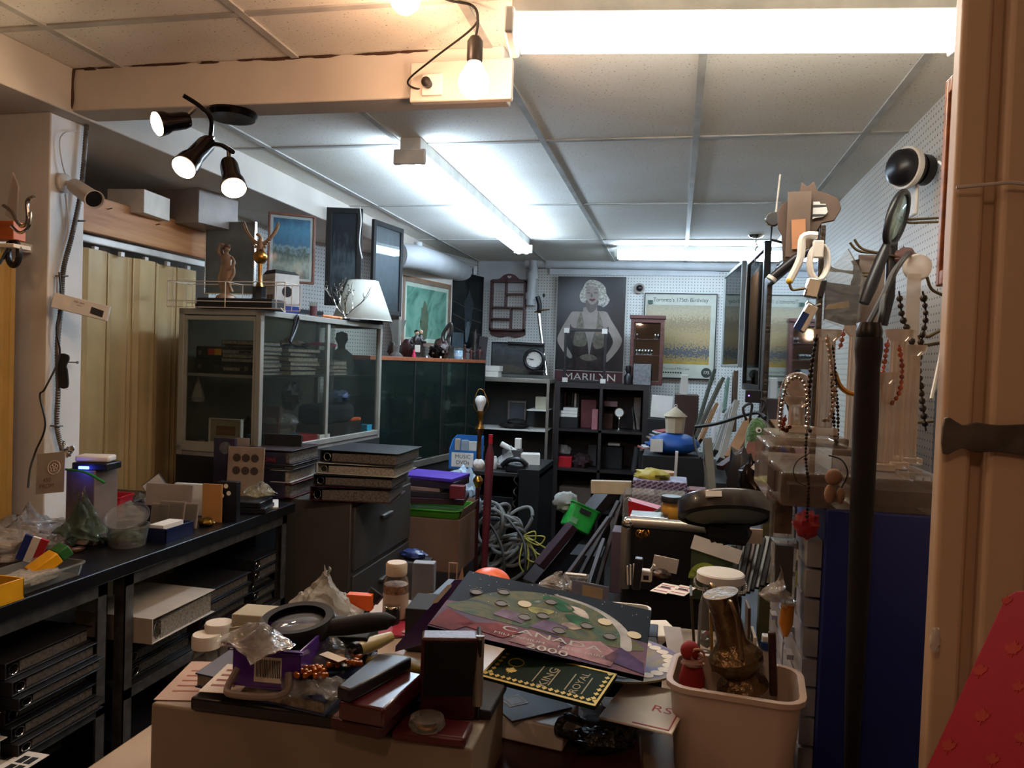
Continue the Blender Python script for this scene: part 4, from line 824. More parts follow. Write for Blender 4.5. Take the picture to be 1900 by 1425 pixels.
picture('tall black-framed glass picture between the lampshade and the green print', (690, 580), (745, 580), (683, 406), 4.35, 4.7, .03, m_blackm, layers('dim_print2', [(0, '2a3036'), (.5, '444e56'), (1, '242a30')], .25, 7), 0)
cable('white cord running down the tall black frame to the lampshade', [at(668, 384, Y=3.93), at(670, 410, Y=3.92), at(667, 450, Y=3.9), at(672, 480, Y=3.87)], .0035, m_white)
# lampshade
p = at(673, 562, Y=4.02); t = thing('lampshade', 'white fabric cone lampshade sitting on top of the glass cabinet', 'lampshade', (p.x, p.y, ZT+.012))
G().rings([[(r*math.cos(2*PI*j/40), r*math.sin(2*PI*j/40), z) for j in range(40)] for r, z in ((.165, 0), (.082, .222))], cap=False).obj('shade', M('shade_fabric', 'c9c9bd', .8, var=.04), t, solid=.002)
for r, z in ((.166, .002), (.083, .221)): G().tube([(r*math.cos(a), r*math.sin(a), z) for a in [2*PI*i/40 for i in range(40)]], .0025, 6, True).obj('ring', m_white, t)
slab('lamp_riser', 'flat dark tray holding the white lampshade', 'tray', (p.x-.06, p.y-.06, ZT), cr, (.24, .40, .011), m_blackm)
# silver branches
p = at(640, 556, Y=3.82); t = thing('silver_branch', 'silver metal branch ornament forking in front of the lampshade', 'ornament', (p.x, p.y, ZT+.0115)); random.seed(14)
q0 = Vector((0, 0, 0)); g = G(); leaves = []
def br(a, d, ln, r, dep):
    pts = [a]; dd = Vector(d)
    for i in range(4): dd = (dd+Vector((random.uniform(-.28, .28), random.uniform(-.15, .15), random.uniform(-.05, .3)))).normalized(); pts.append(pts[-1]+dd*ln/4)
    g.tube(spline(pts, 3), [r*(1-.5*i/12) for i in range(13)], 6)
    if dep: 
        for k in (2, 3, 4): br(pts[k], (dd+Vector((random.uniform(-1, 1), random.uniform(-.3, .3), .2))).normalized(), ln*.62, r*.6, dep-1)
    if dep < 2: leaves.append(pts[-1]); leaves.append(pts[2])
for d in ((-.9, 0, .7), (-.35, 0, 1), (.3, 0, .8), (.95, 0, .55)): br(q0+Vector((0, 0, .015)), Vector(d).normalized(), .11, .0045, 2)
g.obj('branches', m_chrome, t); g = G()
for l in leaves[:60]: g.lathe([(0, 0), (.0035, .002), (.0045, .006), (0, .005)], 6, T(l))
g.obj('buds', m_silver, t, kind='stuff'); G().lathe([(0, 0), (.03, 0), (.028, .006), (.008, .012), (.004, .03)], 16).obj('base', m_chrome, t)
# knives, tumbler
p = ct(563, 3.12); t = thing('glass_tumbler', 'smoky glass tumbler standing at the cabinet corner', 'glass', cab(-.03, .47, ZT)); G().lathe([(.016, 0), (.019, .07), (.017, .07), (.014, .004), (0, .004)], 20, cap=False).obj('glass', m_tubclear, t)
G().lathe([(.0165, .002), (.0185, .05), (0, .05)], 16).obj('contents', M('dull_red_fill', '5a3438', .5), t)
def knife(label, A, B, hm, ang=0): 
    A, B = Vector(A), Vector(B); t = thing('knife', label, 'knife', A, yaw(A, B)); L_ = (B-A).length
    G().rings([[(x, w*math.cos(2*PI*j/10), .009+.009*math.sin(2*PI*j/10)) for j in range(10)] for x, w in ((0, .004), (.01, .011), (L_*.5, .009), (L_*.6, .012))]).obj('handle', hm, t)
    for x in (.02, L_*.5): G().cyl((x, -.011, .009), (x, .011, .009), .004, n=8).obj('rivet', m_brass, t)
    G().span((L_*.6, -.012, .004), (L_, .012, .007)).obj('sheath', m_black, t)
p = ct(583, 3.28); knife('knife with an orange wooden handle on the cabinet top edge', cab(-.03, .56, ZT), cab(-.03, .86, ZT), wood('orange_handle', 'a84e1a', 'c87434', .35, (3, 14, 14)))
for i in range(3): knife(['black knife lying behind the orange-handled knife', 'second black knife farther back on the cabinet top', 'third black knife by the small white carton'][i], (c0.x-.12+.0*i, 3.42+.1*i, ZT), (c0.x+.0+.03*i, 3.62+.09*i, ZT), m_black)
g = G()
for i in range(16): g.span((-.1+.012*i, -.01, 0), (-.095+.012*i, .01, .03))
g.span((-.1, -.012, .02), (.09, .012, .04)); one('ribbed_strip', g, m_black, 'black ribbed rail lying across the cabinet top behind the knives', 'rail', cab(-.14, .62, ZT), 1.3)
one('black_cord_bundle', G().tube(spline([(-.2, 0, .02), (-.1, .02, .03), (0, -.01, .018), (.1, .015, .03), (.2, 0, .012)], 6), .011, 8), m_black, 'black umbrella lying along the left top of the glass cabinet', 'umbrella', cab(-.24, .17, ZT), .15)
slab('white_carton', 'small white carton beside the lampshade at the far cabinet corner', 'box', cab(-.08, 1.04, ZT), .2, (.09, .07, .06), m_white)
slab('black_eyeglass_case', 'black glasses case overhanging the far corner of the cabinet', 'case', cab(-.04, 1.12, ZT), 1.2, (.05, .13, .025), m_black, .008)
t = thing('hanging_clip', 'black clip and strap hanging over the cabinet top edge', 'clip', cab(.012, .24, ZT-.13)); G().tube(spline([(0, -.04, 0), (.0, -.01, .06), (0, .02, .12), (0, .035, .10), (0, .01, .05), (0, -.035, -.005)], 5), .006, 8).obj('strap', m_black, t)
# ================================================================ WOOD-TOPPED GLASS CASE AND WHAT STANDS ON IT
wa, wb = Vector((-1.75, 4.36, 0)), at(905, 668, Y=6.0); wb.z = 0; wr = yaw(wa, wb); WL = (wb-wa).length-.03
t = thing('glass_showcase', 'tall glass showcase with an orange-brown wooden top, in front of the green print', 'showcase', wa, wr)
m_cop = wood('orange_brown_top', '7a4026', '9c5836', .4, (6, 1, 1))
m_paneg = sheet_glass('green_glass', 'b4c4bc', .10, .05, '6c8078')
G().span((-.1, 0, 1.487), (WL, .36, 1.512)).obj('top', m_cop, t, bevel=.002); G().span((0, .0, .0), (WL, .36, .78)).obj('base', m_blackm, t); G().span((-.01, -.012, .78), (WL, .36, .825)).obj('bottom_frame', m_alud, t, bevel=.003)
for x in (.0, WL*.28, WL*.52, WL*.78, WL-.02): G().span((x, .0, .825), (x+.008, .012, 1.487)).obj('mullion', m_alud if x == 0 else m_blackm, t)
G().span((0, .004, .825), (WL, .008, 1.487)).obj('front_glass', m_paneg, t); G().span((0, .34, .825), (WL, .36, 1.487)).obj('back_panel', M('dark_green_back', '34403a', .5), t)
for z in (1.03, 1.24): G().span((.01, .03, z), (WL-.02, .33, z+.006)).obj('glass_shelf', m_paneg, t)
Mw = T(wa) @ RZ(wr)
random.seed(31)
nm = ['crystal bowl', 'glass dish', 'small jar', 'pewter cup', 'glass figurine', 'green vase']
for i in range(16):
    x = .1+.1*i; z = (.825, 1.036, 1.246)[i % 3]; p = Mw @ Vector((min(x, WL-.12), .12+.1*random.random(), z+.0005)); r = .02+.02*random.random(); h = .04+.05*random.random()
    one('glass_trinket', G().lathe([(r*.6, 0), (r*.5, h*.2), (r, h*.6), (r*.9, h), (r*.8, h), (0, h*.3)], 14), [m_tubclear, M('sea_glass', '35504a', .15), m_steel][i % 3], nth[i]+' dim glass or pewter piece from the left inside the wood-topped showcase', 'ornament', p, group='glassware inside the wood-topped showcase')
slab('teal_case', 'teal box lying inside the showcase near its right end', 'box', Mw @ Vector((WL-.42, .12, 1.246)), wr, (.2, .12, .06), M('teal_card', '1f5464', .5))
def wt(px, back=.12):
    """spot on the wooden top under a photo column"""
    d = at(px, 660, Y=5)-CAM; A = Mw @ Vector((0, back, 0)); B = Mw @ Vector((1, back, 0)); u = B-A
    s = (A.x*d.y-A.y*d.x)/(u.y*d.x-u.x*d.y); return Vector((A.x+u.x*s, A.y+u.y*s, 1.5125))
p = wt(735, .10); t = thing('glass_vase', 'tall flared clear glass vase at the left end of the wooden top', 'vase', p)
G().lathe([(.045, 0), (.04, .012), (.018, .03), (.022, .08), (.035, .15), (.06, .24), (.058, .24), (.03, .15), (.016, .08), (0, .06)], 12, cap=False).obj('vase', m_tubclear, t, smooth=20)
one('dark_owl', G().blob((0, 0, .05), (.07, .06, .1), 4, .35, flat=1), M('dark_carving', '2a2020', .4, bump=.5, bs=60), 'dark carved lump of an ornament beside the glass vase', 'ornament', wt(728, .2))
def figure(label, p, h, mats, seed=0, lean=0, nm='figurine'):
    t = thing(nm, label, 'figurine', p, seed*.7); s = h/.2; b0, b1, b2 = mats
    G().lathe([(.035*s, 0), (.034*s, .006*s), (.02*s, .01*s)], 14).obj('base', b1, t)
    G().rings([[(lean*z+rx_*s*math.cos(2*PI*j/14), ry_*s*math.sin(2*PI*j/14), z*s) for j in range(14)] for z, rx_, ry_ in ((.008, .022, .018), (.05, .026, .02), (.085, .022, .018), (.12, .028, .02), (.145, .03, .018), (.155, .012, .011), (.162, .009, .009))]).obj('body', b0, t)
    G().tube(spline([(-.026*s, 0, .143*s), (-.045*s, -.01*s, .11*s), (-.03*s, -.03*s, .095*s)], 5), .009*s, 8).tube(spline([(.026*s, 0, .143*s), (.045*s, -.012*s, .115*s), (.06*s, -.03*s, .11*s)], 5), .009*s, 8).obj('arms', b0, t)
    G().sph((lean*.17, 0, .176*s), (.016*s, .017*s, .019*s), 12).obj('head', b2, t); G().blob((lean*.17, .003*s, .184*s), (.036*s, .038*s, .03*s), seed, .3, 5, 12).obj('hair', b1, t); return t
m_dk, m_skin, m_cream = M('dark_resin', '241a18', .35, bump=.4, bs=50), M('painted_skin', 'b89878', .5), M('cream_apron', 'b8b0a4', .6)
p = wt(772, .10); t = figure('figurine of a pair of waiters in dark coats with a cream apron', p, .19, (m_dk, m_dk, m_skin), 1); G().span((-.02, -.024, .035), (.02, -.018, .085)).obj('apron', m_cream, t, bevel=.003)
G().sph((.035, .01, .175), (.015, .015, .017), 12).obj('second_head', m_skin, t); G().rings([[(.035+r_*math.cos(2*PI*j/12), .015+r_*math.sin(2*PI*j/12), z) for j in range(12)] for z, r_ in ((.01, .02), (.09, .022), (.14, .024), (.16, .008))]).obj('second_body', m_dk, t)
one('red_figure', G().lathe([(.012, 0), (.012, .02), (.006, .03), (.008, .045), (0, .05)], 12), M('hot_pink', 'c02a50', .5), 'tiny hot pink figure in front of the waiters', 'figurine', wt(768, .03))
one('brown_mask', G().blob((0, 0, .06), (.1, .07, .13), 14, .3, flat=1), M('maroon_resin', '3a1a1c', .4, bump=.3), 'maroon rounded sculpture behind the waiters', 'sculpture', wt(756, .2))
t = thing('arched_sculpture', 'dark tall sculpture with a curled silver-edged arch', 'sculpture', wt(818, .16))
G().blob((0, 0, .07), (.13, .09, .15), 22, .35, 3.5, flat=1).obj('body', M('brown_resin', '3a2620', .35, bump=.4, bs=40), t)
G().tube(spline([(.03, 0, .1), (.01, 0, .17), (.04, 0, .23), (.07, 0, .26), (.075, 0, .2), (.05, 0, .15), (.07, 0, .08)], 6), .014, 8).obj('arch', M('pewter', '4a4644', .3, .7), t)
for i, (px, h, lb) in enumerate(((806, .10, 'small dark knotted ornament left of the blue jar'), (815, .08, 'low beaded dark ornament left of the blue jar'))): one('dark_ornament', G().blob((0, 0, h*.45), (.08, .06, h), 30+i, .6, 5, flat=.9), m_chrome_d, lb, 'ornament', wt(px, .05))
t = thing('candle_jar', 'pale blue glass jar with a white lid among the figurines', 'jar', wt(850, .06)); G().lathe([(.032, 0), (.035, .01), (.035, .06), (.03, .066)], 20).obj('glass', M('pale_blue_glass', '7d9cae', .15), t); G().lathe([(.033, .066), (.034, .085), (0, .088)], 20).obj('lid', m_tubclear, t); G().lathe([(.0355, .02), (.0355, .045)], 20, cap=False).obj('label', M('blue_label', 'a8b8c4', .5), t)
for i, (px, h, lb) in enumerate(((862, .09, 'brown carved figure just right of the blue jar'), (874, .075, 'dark red carved figure with horns near the end of the wooden top'), (890, .085, 'reddish carved figure at the right end of the wooden top'))): figure(lb, wt(px, .06+.03*i), h*1.3, (M('red_brown', '4c2a26', .4), m_dk, M('red_brown', '4c2a26', .4)), 3+i)
one('tall_dark_figure', G().lathe([(.03, 0), (.028, .1), (.02, .16), (.026, .2), (.012, .23), (.016, .25), (0, .27)], 14), m_dk, 'tall dark wooden figure between the poster and the candle jar', 'figurine', wt(880, .22))
one('brown_plank_sign', G().box((0, 0, .10), (.07, .02, .2)), M('grey_brown', '4a4246', .6), 'narrow grey-brown board leaning at the end of the wooden top', 'board', wt(893, .2), rot=(.1, .12, 0))
for i, px in enumerate((818, 858, 792)): slab('white_tag', ['tiny white price tag below the arched sculpture', 'tiny white price tag right of the blue jar', 'tiny white price tag near the waiters'][i], 'price tag', wt(px, .015), wr, (.018, .004, .014), m_white, 0)
# ---- pictures along the left rear wall
green_print = blot('green_print', ['3a5c52', '55806f', '6a9080', '456a5e'], 4, 2)
a = (748, 612); t, w, h = picture('large green abstract print in a thin wooden frame with a pale mat', (743, 640), (836, 640), (744, 486), 5.25, 5.95, .006, m_white, None, 0, None, False)
G().span((.006, .008, h-.09), (w-.006, .0095, h-.006)).obj('white_header', m_white, t); G().frame(w-.03, h-.1, .03, .014, .012, .0, .0).obj('inner_frame', M('tan_frame', '7c6656', .5), t); G().frame(w-.09, h-.16, .03, .003, .042, .03, .006).obj('mat_board', M('sage_mat', 'a7b3a4', .6), t); G().span((.07, .007, .05), (w-.07, .009, h-.15)).obj('print', green_print, t); G().blob((w*.45, .004, h*.32), (.1, .01, .26), 3, .4).obj('painted_figure', M('olive_brush', '4c5a44', .6), t)
def bw(t, x, z, w, h, y):
    G().span((x, y, z), (x+w, y+.002, z+h)).obj('print', M('dark_photo', '15181c', .35, var=.4, vs_=8), t)
    for k in range(3): 
        G().tube([(x, y-.001, z+h*(.62-.17*k)), (x+w*.42, y-.001, z+h*(.55-.17*k))], .004, 4).obj('printed_beam', m_steel, t)
        G().tube([(x+w*.65, y-.001, z+h*(.56-.17*k)), (x+w, y-.001, z+h*(.53-.17*k))], .004, 4).obj('printed_beam', m_steel, t)
    decal(t, 'printed_figure', [(x+w*.42, z+h*.45), (x+w*.38, z+h*.62), (x+w*.5, z+h*.72), (x+w*.55, z+h*.80), (x+w*.6, z+h*.72), (x+w*.7, z+h*.6), (x+w*.66, z+h*.45), (x+w*.64, z+h*.3), (x+w*.58, z+h*.3), (x+w*.53, z+h*.42), (x+w*.48, z+h*.28), (x+w*.42, z+h*.28)], M('photo_grey', '3c4248', .4), y-.0005)
    decal(t, 'printed_highlight', [(x+w*.45, z+h*.2), (x+w*.46, z+h*.34), (x+w*.62, z+h*.34), (x+w*.55, z+h*.12), (x+w*.48, z+h*.08)], M('photo_pale', '7c868e', .4), y-.0005)
    G().span((x, y-.001, z), (x+w*.4, y, z+h*.2)).obj('printed_steps', M('photo_mid', '5a646c', .4), t)
picture('black and white poster of steps and railings right of the green print', (838, 645), (894, 640), (838, 503), 6.05, 6.45, .006, m_blackm, bw, 0, None, True, name='framed_poster', cat='poster')
# duct and pipes
t = thing('air_duct', 'thick white duct elbowing along the top of the left rear wall', 'duct', (0, 0, 0))
m_pipe = M('white_pipe_paint', 'b9bcbf', .5, var=.05)
G().tube(spline([at(742, 474, Y=5.0), at(775, 478, Y=5.15), at(815, 490, Y=5.6), at(858, 506, Y=6.3)], 8), .085, 24).obj('duct', m_pipe, t)
G().tube([at(776, 450, Y=5.15), at(776, 474, Y=5.15)], .03, 16).obj('branch', m_pipe, t)
slab('cable_trunking', 'short white trunking at the end of the duct', 'trunking', at(880, 512, Y=6.4), wr+.5, (.2, .03, .07), m_pipe)
t = thing('water_pipe', 'long white pipe along the top of the back wall with a drop pipe', 'pipe', (0, 0, 0)); ya = YB-.05
A, B_1 = at(975, 489, Y=ya), at(1440, 497, Y=ya)
G().cyl(A, B_1, .035, n=20).obj('pipe', m_pipe, t); d0, d1 = at(990, 482, Y=ya-.01), at(984, 566, Y=ya-.01); G().cyl(d0, d1, .04, n=20).obj('drop_pipe', m_pipe, t)
for q in (.35, .8): m_ = d0.lerp(d1, q); G().cyl(m_-Vector((0, 0, .03)), m_+Vector((0, 0, .03)), .05, n=20).obj('coupling', m_pipe, t)
p = at(1018, 489, Y=ya); G().cyl(p-Vector((.02, 0, 0)), p+Vector((.02, 0, 0)), .045, n=20).obj('coupling', m_pipe, t)
p = at(1020, 503, Y=YB-.02); q = at(1335, 510, Y=YB-.02); tag(G().span((p.x, YB-.02, p.z-.03), (q.x, YB-.001, p.z+.02)).obj('wall_batten', m_pipe), 'white batten along the top of the back pegboard', 'batten')
p = at(905, 480, Y=YB); q = at(972, 520, Y=YB); tag(G().span((p.x-.08, YB-.012, q.z-.1), (q.x+.02, YB-.001, p.z)).obj('wall_panel', m_pipe), 'plain white panel above the little curio shelf', 'panel')
# curio shelf
loc, rz, w, h = panel((907, 612), (972, 614), (907, 520), YB-.08, YB-.08); m_cur = wood('curio_wood', '3c1e1e', '5a3232', .4)
t = thing('curio_shelf', 'small dark wooden curio wall shelf with a scalloped crest', 'shelf', loc)
for x0, z0, x1, z1 in ((0, 0, .016, h), (w-.016, 0, w, h), (0, .0, w, .014), (0, h-.014, w, h), (.016, h*.45, w-.016, h*.45+.012), (w*.42, h*.45, w*.42+.012, h), (w*.42, h*.72, w-.016, h*.72+.012), (w*.58, .014, w*.58+.012, h*.45), (.016, h*.22, w*.58, h*.22+.012)): G().span((x0, 0, z0), (x1, .07, z1)).obj('board', m_cur, t)
crest = spline([(0, h, 0), (.0, h+.015, 0), (w*.2, h+.02, 0), (w*.35, h+.055, 0), (w*.5, h+.065, 0), (w*.65, h+.055, 0), (w*.8, h+.02, 0), (w, h+.015, 0), (w, h, 0)], 4)
G().prism([(p[0], p[1]) for p in crest], -.07, -.055, RX(PI/2)).obj('crest', m_cur, t)
apr = spline([(0, 0, 0), (0, -.035, 0), (w*.15, -.05, 0), (w*.3, -.06, 0), (w*.5, -.045, 0), (w*.7, -.06, 0), (w*.85, -.05, 0), (w, -.035, 0), (w, 0, 0)], 3)
G().prism([(p[0], p[1]) for p in apr], -.07, -.058, RX(PI/2)).obj('apron', m_cur, t); decal(t, 'heart', [(w*.5, h+.025), (w*.44, h+.04), (w*.47, h+.05), (w*.5, h+.044), (w*.53, h+.05), (w*.56, h+.04)], m_pipe, .055)
# sabre
t = thing('sabre', 'sabre with a black grip and shining steel scabbard leaning against the back pegboard', 'sword')
pts = spline([at(1000, 582, Y=6.4), at(1003, 610, Y=6.38), at(1008, 650, Y=6.33), at(1014, 697, Y=6.25)], 6); G().tube(pts, [.017-.0003*i for i in range(len(pts))], 10).obj('scabbard', m_silver, t)
G().tube(spline([at(997, 550, Y=6.42), at(1001, 565, Y=6.42), at(1000, 580, Y=6.4)], 4), .02, 10).obj('grip', m_black, t); G().tube([at(992, 579, Y=6.4), at(1000, 577, Y=6.38), at(1020, 574, Y=6.4)], .006, 8).obj('guard', m_brass, t)
G().sph(at(1009, 548, Y=6.42), (.012, .012, .016)).obj('pommel', m_black, t)
# ---- aluminium case at the back
p0, p1 = at(868, 698, Y=6.09), at(1020, 700, Y=6.09); w = p1.x-p0.x; zt = p0.z; zb = .62
t = thing('shelf_case', 'aluminium framed open shelf case left of the black bookcase', 'shelf unit', (p0.x, 6.09, 0)); b_ = .022
G().span((0, 0, zt-.035), (w, .4, zt)).obj('top', m_alu, t, bevel=.003)
for x in (0, w-b_): 
    for y in (0, .38): G().span((x, y, 0), (x+b_, y+b_, zt-.03)).obj('post', m_alu, t, bevel=.002)
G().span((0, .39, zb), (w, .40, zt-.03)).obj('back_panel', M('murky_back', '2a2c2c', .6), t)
zs = at(950, 797, Y=6.09).z
G().span((b_, .01, zs-.008), (w-b_, .38, zs)).obj('glass_shelf', m_white, t); G().span((b_, .01, zb), (w-b_, .38, zb+.015)).obj('shelf', m_dark, t)
G().span((w-.18, .0, zs+.16), (w-b_, .35, zs+.168)).obj('small_shelf', m_white, t)
g = G(); g.blob((0, 0, .02), (.25, .2, .05), 3, .2, flat=1); g.blob((.02, 0, .05), (.16, .15, .06), 5, .2); one('flat_hat', g, m_blackm, 'black flat hat lying on the white shelf of the aluminium case', 'cap', (p0.x+.37, 6.24, zs+.001))
slab('yellow_clock_box', 'small cream cube box inside the aluminium case', 'box', (p1.x-.09, 6.27, zs+.169), 0, (.09, .08, .1), M('cream_card', 'a09a84', .6))
picture('large framed oval-mirror panel standing inside the aluminium case', 0, 0, 0, 0, 0, .02, m_steel, M('grey_oval', '4a5056', .3), 0, None, False, pos=((p0.x+.28, 6.38, zs+.001), .05, .16, .22), name='mirror_panel', cat='mirror')
for i in range(2): slab('white_box', ['lower white box on top of the aluminium case', 'upper white box on top of the aluminium case'][i], 'box', (p0.x+.17+.01*i, 6.2, zt+.001+.047*i), 0, (.15, .13, .045), m_white)
t = thing('headset', 'white and black headset beside the white boxes on the aluminium case', 'headset', (p0.x+.06, 6.15, zt)); G().lathe([(.03, 0), (.04, .02), (.04, .06), (.025, .08), (0, .08)], 16).obj('cup', m_white, t)
dl = layers('dark_landscape', [(0, '151412'), (.15, '3a3426'), (.3, '1a1c1e'), (.6, '2a2e30'), (.8, '3c4446'), (1, '22282c')], .2, 6)
picture('dark landscape painting in a thin black frame leaning on top of the aluminium case', (910, 693), (1008, 697), (910, 634), 6.3, 6.3, .008, m_black, dl, 0, None, False, .015)
pc_ = at(991, 667, Y=6.2); t = thing('wall_clock', 'round black-rimmed clock with a white dial by the sabre', 'clock', (pc_.x, 6.2, pc_.z), 0); rr_ = .078
G().tube([(rr_*math.cos(a), 0, rr_*math.sin(a)) for a in [2*PI*i/32 for i in range(32)]], .015, 10, True).obj('rim', m_black, t); G().lathe([(0, 0), (rr_, 0), (rr_, .01), (0, .01)], 28, T(0, .012, 0) @ RX(PI/2)).obj('dial', m_white, t)
for k in range(12): a = k*PI/6; lettering(t, str(k or 12), .016, .056*math.sin(a), .056*math.cos(a), m_black, -.001, name='numeral')
for a, l in ((rad(-95), .035), (rad(-80), .05)): G().tube([(0, -.003, 0), (l*math.sin(a), -.003, l*math.cos(a))], .0022, 4).obj('hand', m_black, t)
G().span((-.06, .0, -.1), (.08, .06, -.088)).obj('stand', m_black, t)
zt2 = zt
tag(G().box((0, 0, 0), (.3, .03, .018)).obj('black_bar', m_black, loc=at(975, 638, Y=6.28)+Vector((0, 0, .003)), rot=(0, .02, 0)), 'black bar on top of the dark landscape painting', 'bar')
# ---- black bookcase
m_bk = wood('black_brown_laminate', '171213', '221a1b', .45); k0, k1 = at(1030, 708, Y=6.3), at(1205, 712, Y=6.3); w = k1.x-k0.x; zt = k0.z
t = thing('bookcase', 'black bookcase of square compartments against the back wall', 'bookcase', (k0.x, 6.3, 0)); th = .045
rows = [at(1100, y, Y=6.3).z for y in (798, 872, 948)]
G().span((0, 0, zt-th), (w, .39, zt)).obj('top', m_bk, t); G().span((0, 0, 0), (th, .39, zt-th)).obj('side', m_bk, t); G().span((w-th, 0, 0), (w, .39, zt-th)).obj('side', m_bk, t); G().span((th, .38, 0), (w-th, .39, zt-th)).obj('back_panel', M('dark_brown_board', '2a2022', .7), t)  # back panel is one even dark brown
G().span((w/2-.012, .0, 0), (w/2+.012, .38, zt-th)).obj('divider', m_bk, t)
for z in rows: G().span((th, 0, z-.02), (w-th, .38, z)).obj('shelf', m_bk, t)
def bk(px, zi, y=6.42): p = at(px, 700, Y=y); return Vector((p.x, y, rows[zi]+.0008))
def sb(name, label, px0, px1, py0, zi, mat, y=6.4, th_=.12, cat='box', rz=0): 
    a, b = at(px0, 700, Y=y), at(px1, 700, Y=y); zz = at((px0+px1)/2, py0, Y=y).z; h = max(.01, zz-rows[zi]); return slab(name, label, cat, ((a.x+b.x)/2, y+th_/2, rows[zi]+.0008), rz, (b.x-a.x, th_, h), mat)
slab('cd_stack_base', 'dark box in the upper left compartment of the bookcase', 'box', bk(1060, 0, 6.47), 0, (.16, .2, .09), m_blackm)
zz = rows[0]+.0918
for i in range(3): slab('white_carton', ['bottom white carton of three in the upper left compartment', 'middle white carton of three in the upper left compartment', 'top white carton of three in the upper left compartment'][i], 'box', bk(1058+2*i, 0, 6.45)+Vector((0, 0, .0915+.026*i)), .02*i, (.16-.02*i, .15, .025), m_white)
sb('red_box', 'dark red box at the left of the upper compartment', 1040, 1052, 727, 0, m_maroon, 6.58, .08)
for i in range(3): sb('upright_book', ['leftmost slim black upright book in the upper left compartment', 'slim white upright book between two black ones', 'rightmost slim black upright book in the upper left compartment'][i], 1062+5*i, 1066+5*i, 728+2*i, 0, [m_black, m_white, m_black][i], 6.58, .08, 'book')
sb('pink_folder', 'dull pink folder leaning in the upper left compartment', 1080, 1108, 742, 0, M('dull_pink', '6a3436', .6), 6.5, .02, 'folder', .2)
sb('pink_box', 'pink and white upright box by the bookcase divider', 1101, 1112, 760, 0, M('rose_card', 'a06468', .6), 6.33, .06)
sb('brown_album', 'brown album standing behind the divider', 1122, 1140, 768, 0, M('dull_brown', '4a2c20', .7), 6.5, .1, 'album')
slab('dvd_pile', 'small pink and grey cases on the brown album', 'cases', at(1134, 754, Y=6.5), 0, (.11, .08, .045), M('dull_rose', '7a5a5c', .5))
t = thing('magnifying_mirror', 'round bright-faced lamp on a silver stand in the bookcase', 'lamp', bk(1152, 0, 6.38)); G().lathe([(.045, 0), (.045, .01), (.012, .02), (.012, .09), (.035, .11)], 18).obj('stand', m_silver, t)
G().lathe([(0, 0), (.042, 0), (.048, .012), (.042, .022), (0, .022)], 22, T(0, 0, .15) @ RX(PI/2)).obj('head', m_chrome, t); G().lathe([(0, 0), (.034, 0), (.034, .003), (0, .003)], 22, T(0, -.0225, .15) @ RX(PI/2)).obj('face', m_white, t)
t = thing('glass_plate', 'glass plate standing on edge at the right of the bookcase compartment', 'plate', bk(1178, 0, 6.42)); G().lathe([(0, 0), (.09, .004), (.1, .012), (.09, .008), (0, .004)], 24, T(0, 0, .102) @ RY(PI/2-.2)).obj('plate', m_steel, t)
sb('white_leaflet', 'grey leaflet box behind the glass plate', 1178, 1191, 738, 0, m_greycard, 6.58, .06)
sb('red_tub', 'red tub in the lower left compartment of the bookcase', 1037, 1066, 848, 1, m_redp, 6.36, .12, 'tub'); bag('clear bag of discs above the red tub', bk(1050, 1, 6.46)+Vector((0, 0, .1)), (.13, .1, .1), 61, m_cloudy)
one('dark_cloth', G().blob((0, 0, .05), (.16, .14, .13), 62, .4, flat=1), M('wine_cloth', '2c1216', .9), 'dark wine cloth in the lower left compartment', 'cloth', bk(1085, 1, 6.42))
sb('grey_box', 'grey box behind the wine cloth', 1096, 1112, 826, 1, M('dim_grey', '3c3a3a', .6), 6.55, .1)
sb('black_files', 'row of dark files in the lower right compartment', 1122, 1160, 830, 1, m_blackm, 6.45, .15, 'files'); slab('white_pad', 'white pad lying on the dark files', 'pad', at(1140, 826, Y=6.52), 0, (.1, .1, .02), m_white)
one('grey_rolls', G().cyl((0, 0, 0), (.02, 0, .2), .025), M('dim_grey', '3c3a3a', .6), 'grey paper roll standing at the right of the lower compartment', 'roll', bk(1183, 1, 6.4))
sb('carton', 'dim carton in the bottom row of the bookcase', 1045, 1105, 905, 2, M('dull_card2', '5a4a3e', .7), 6.4, .2)
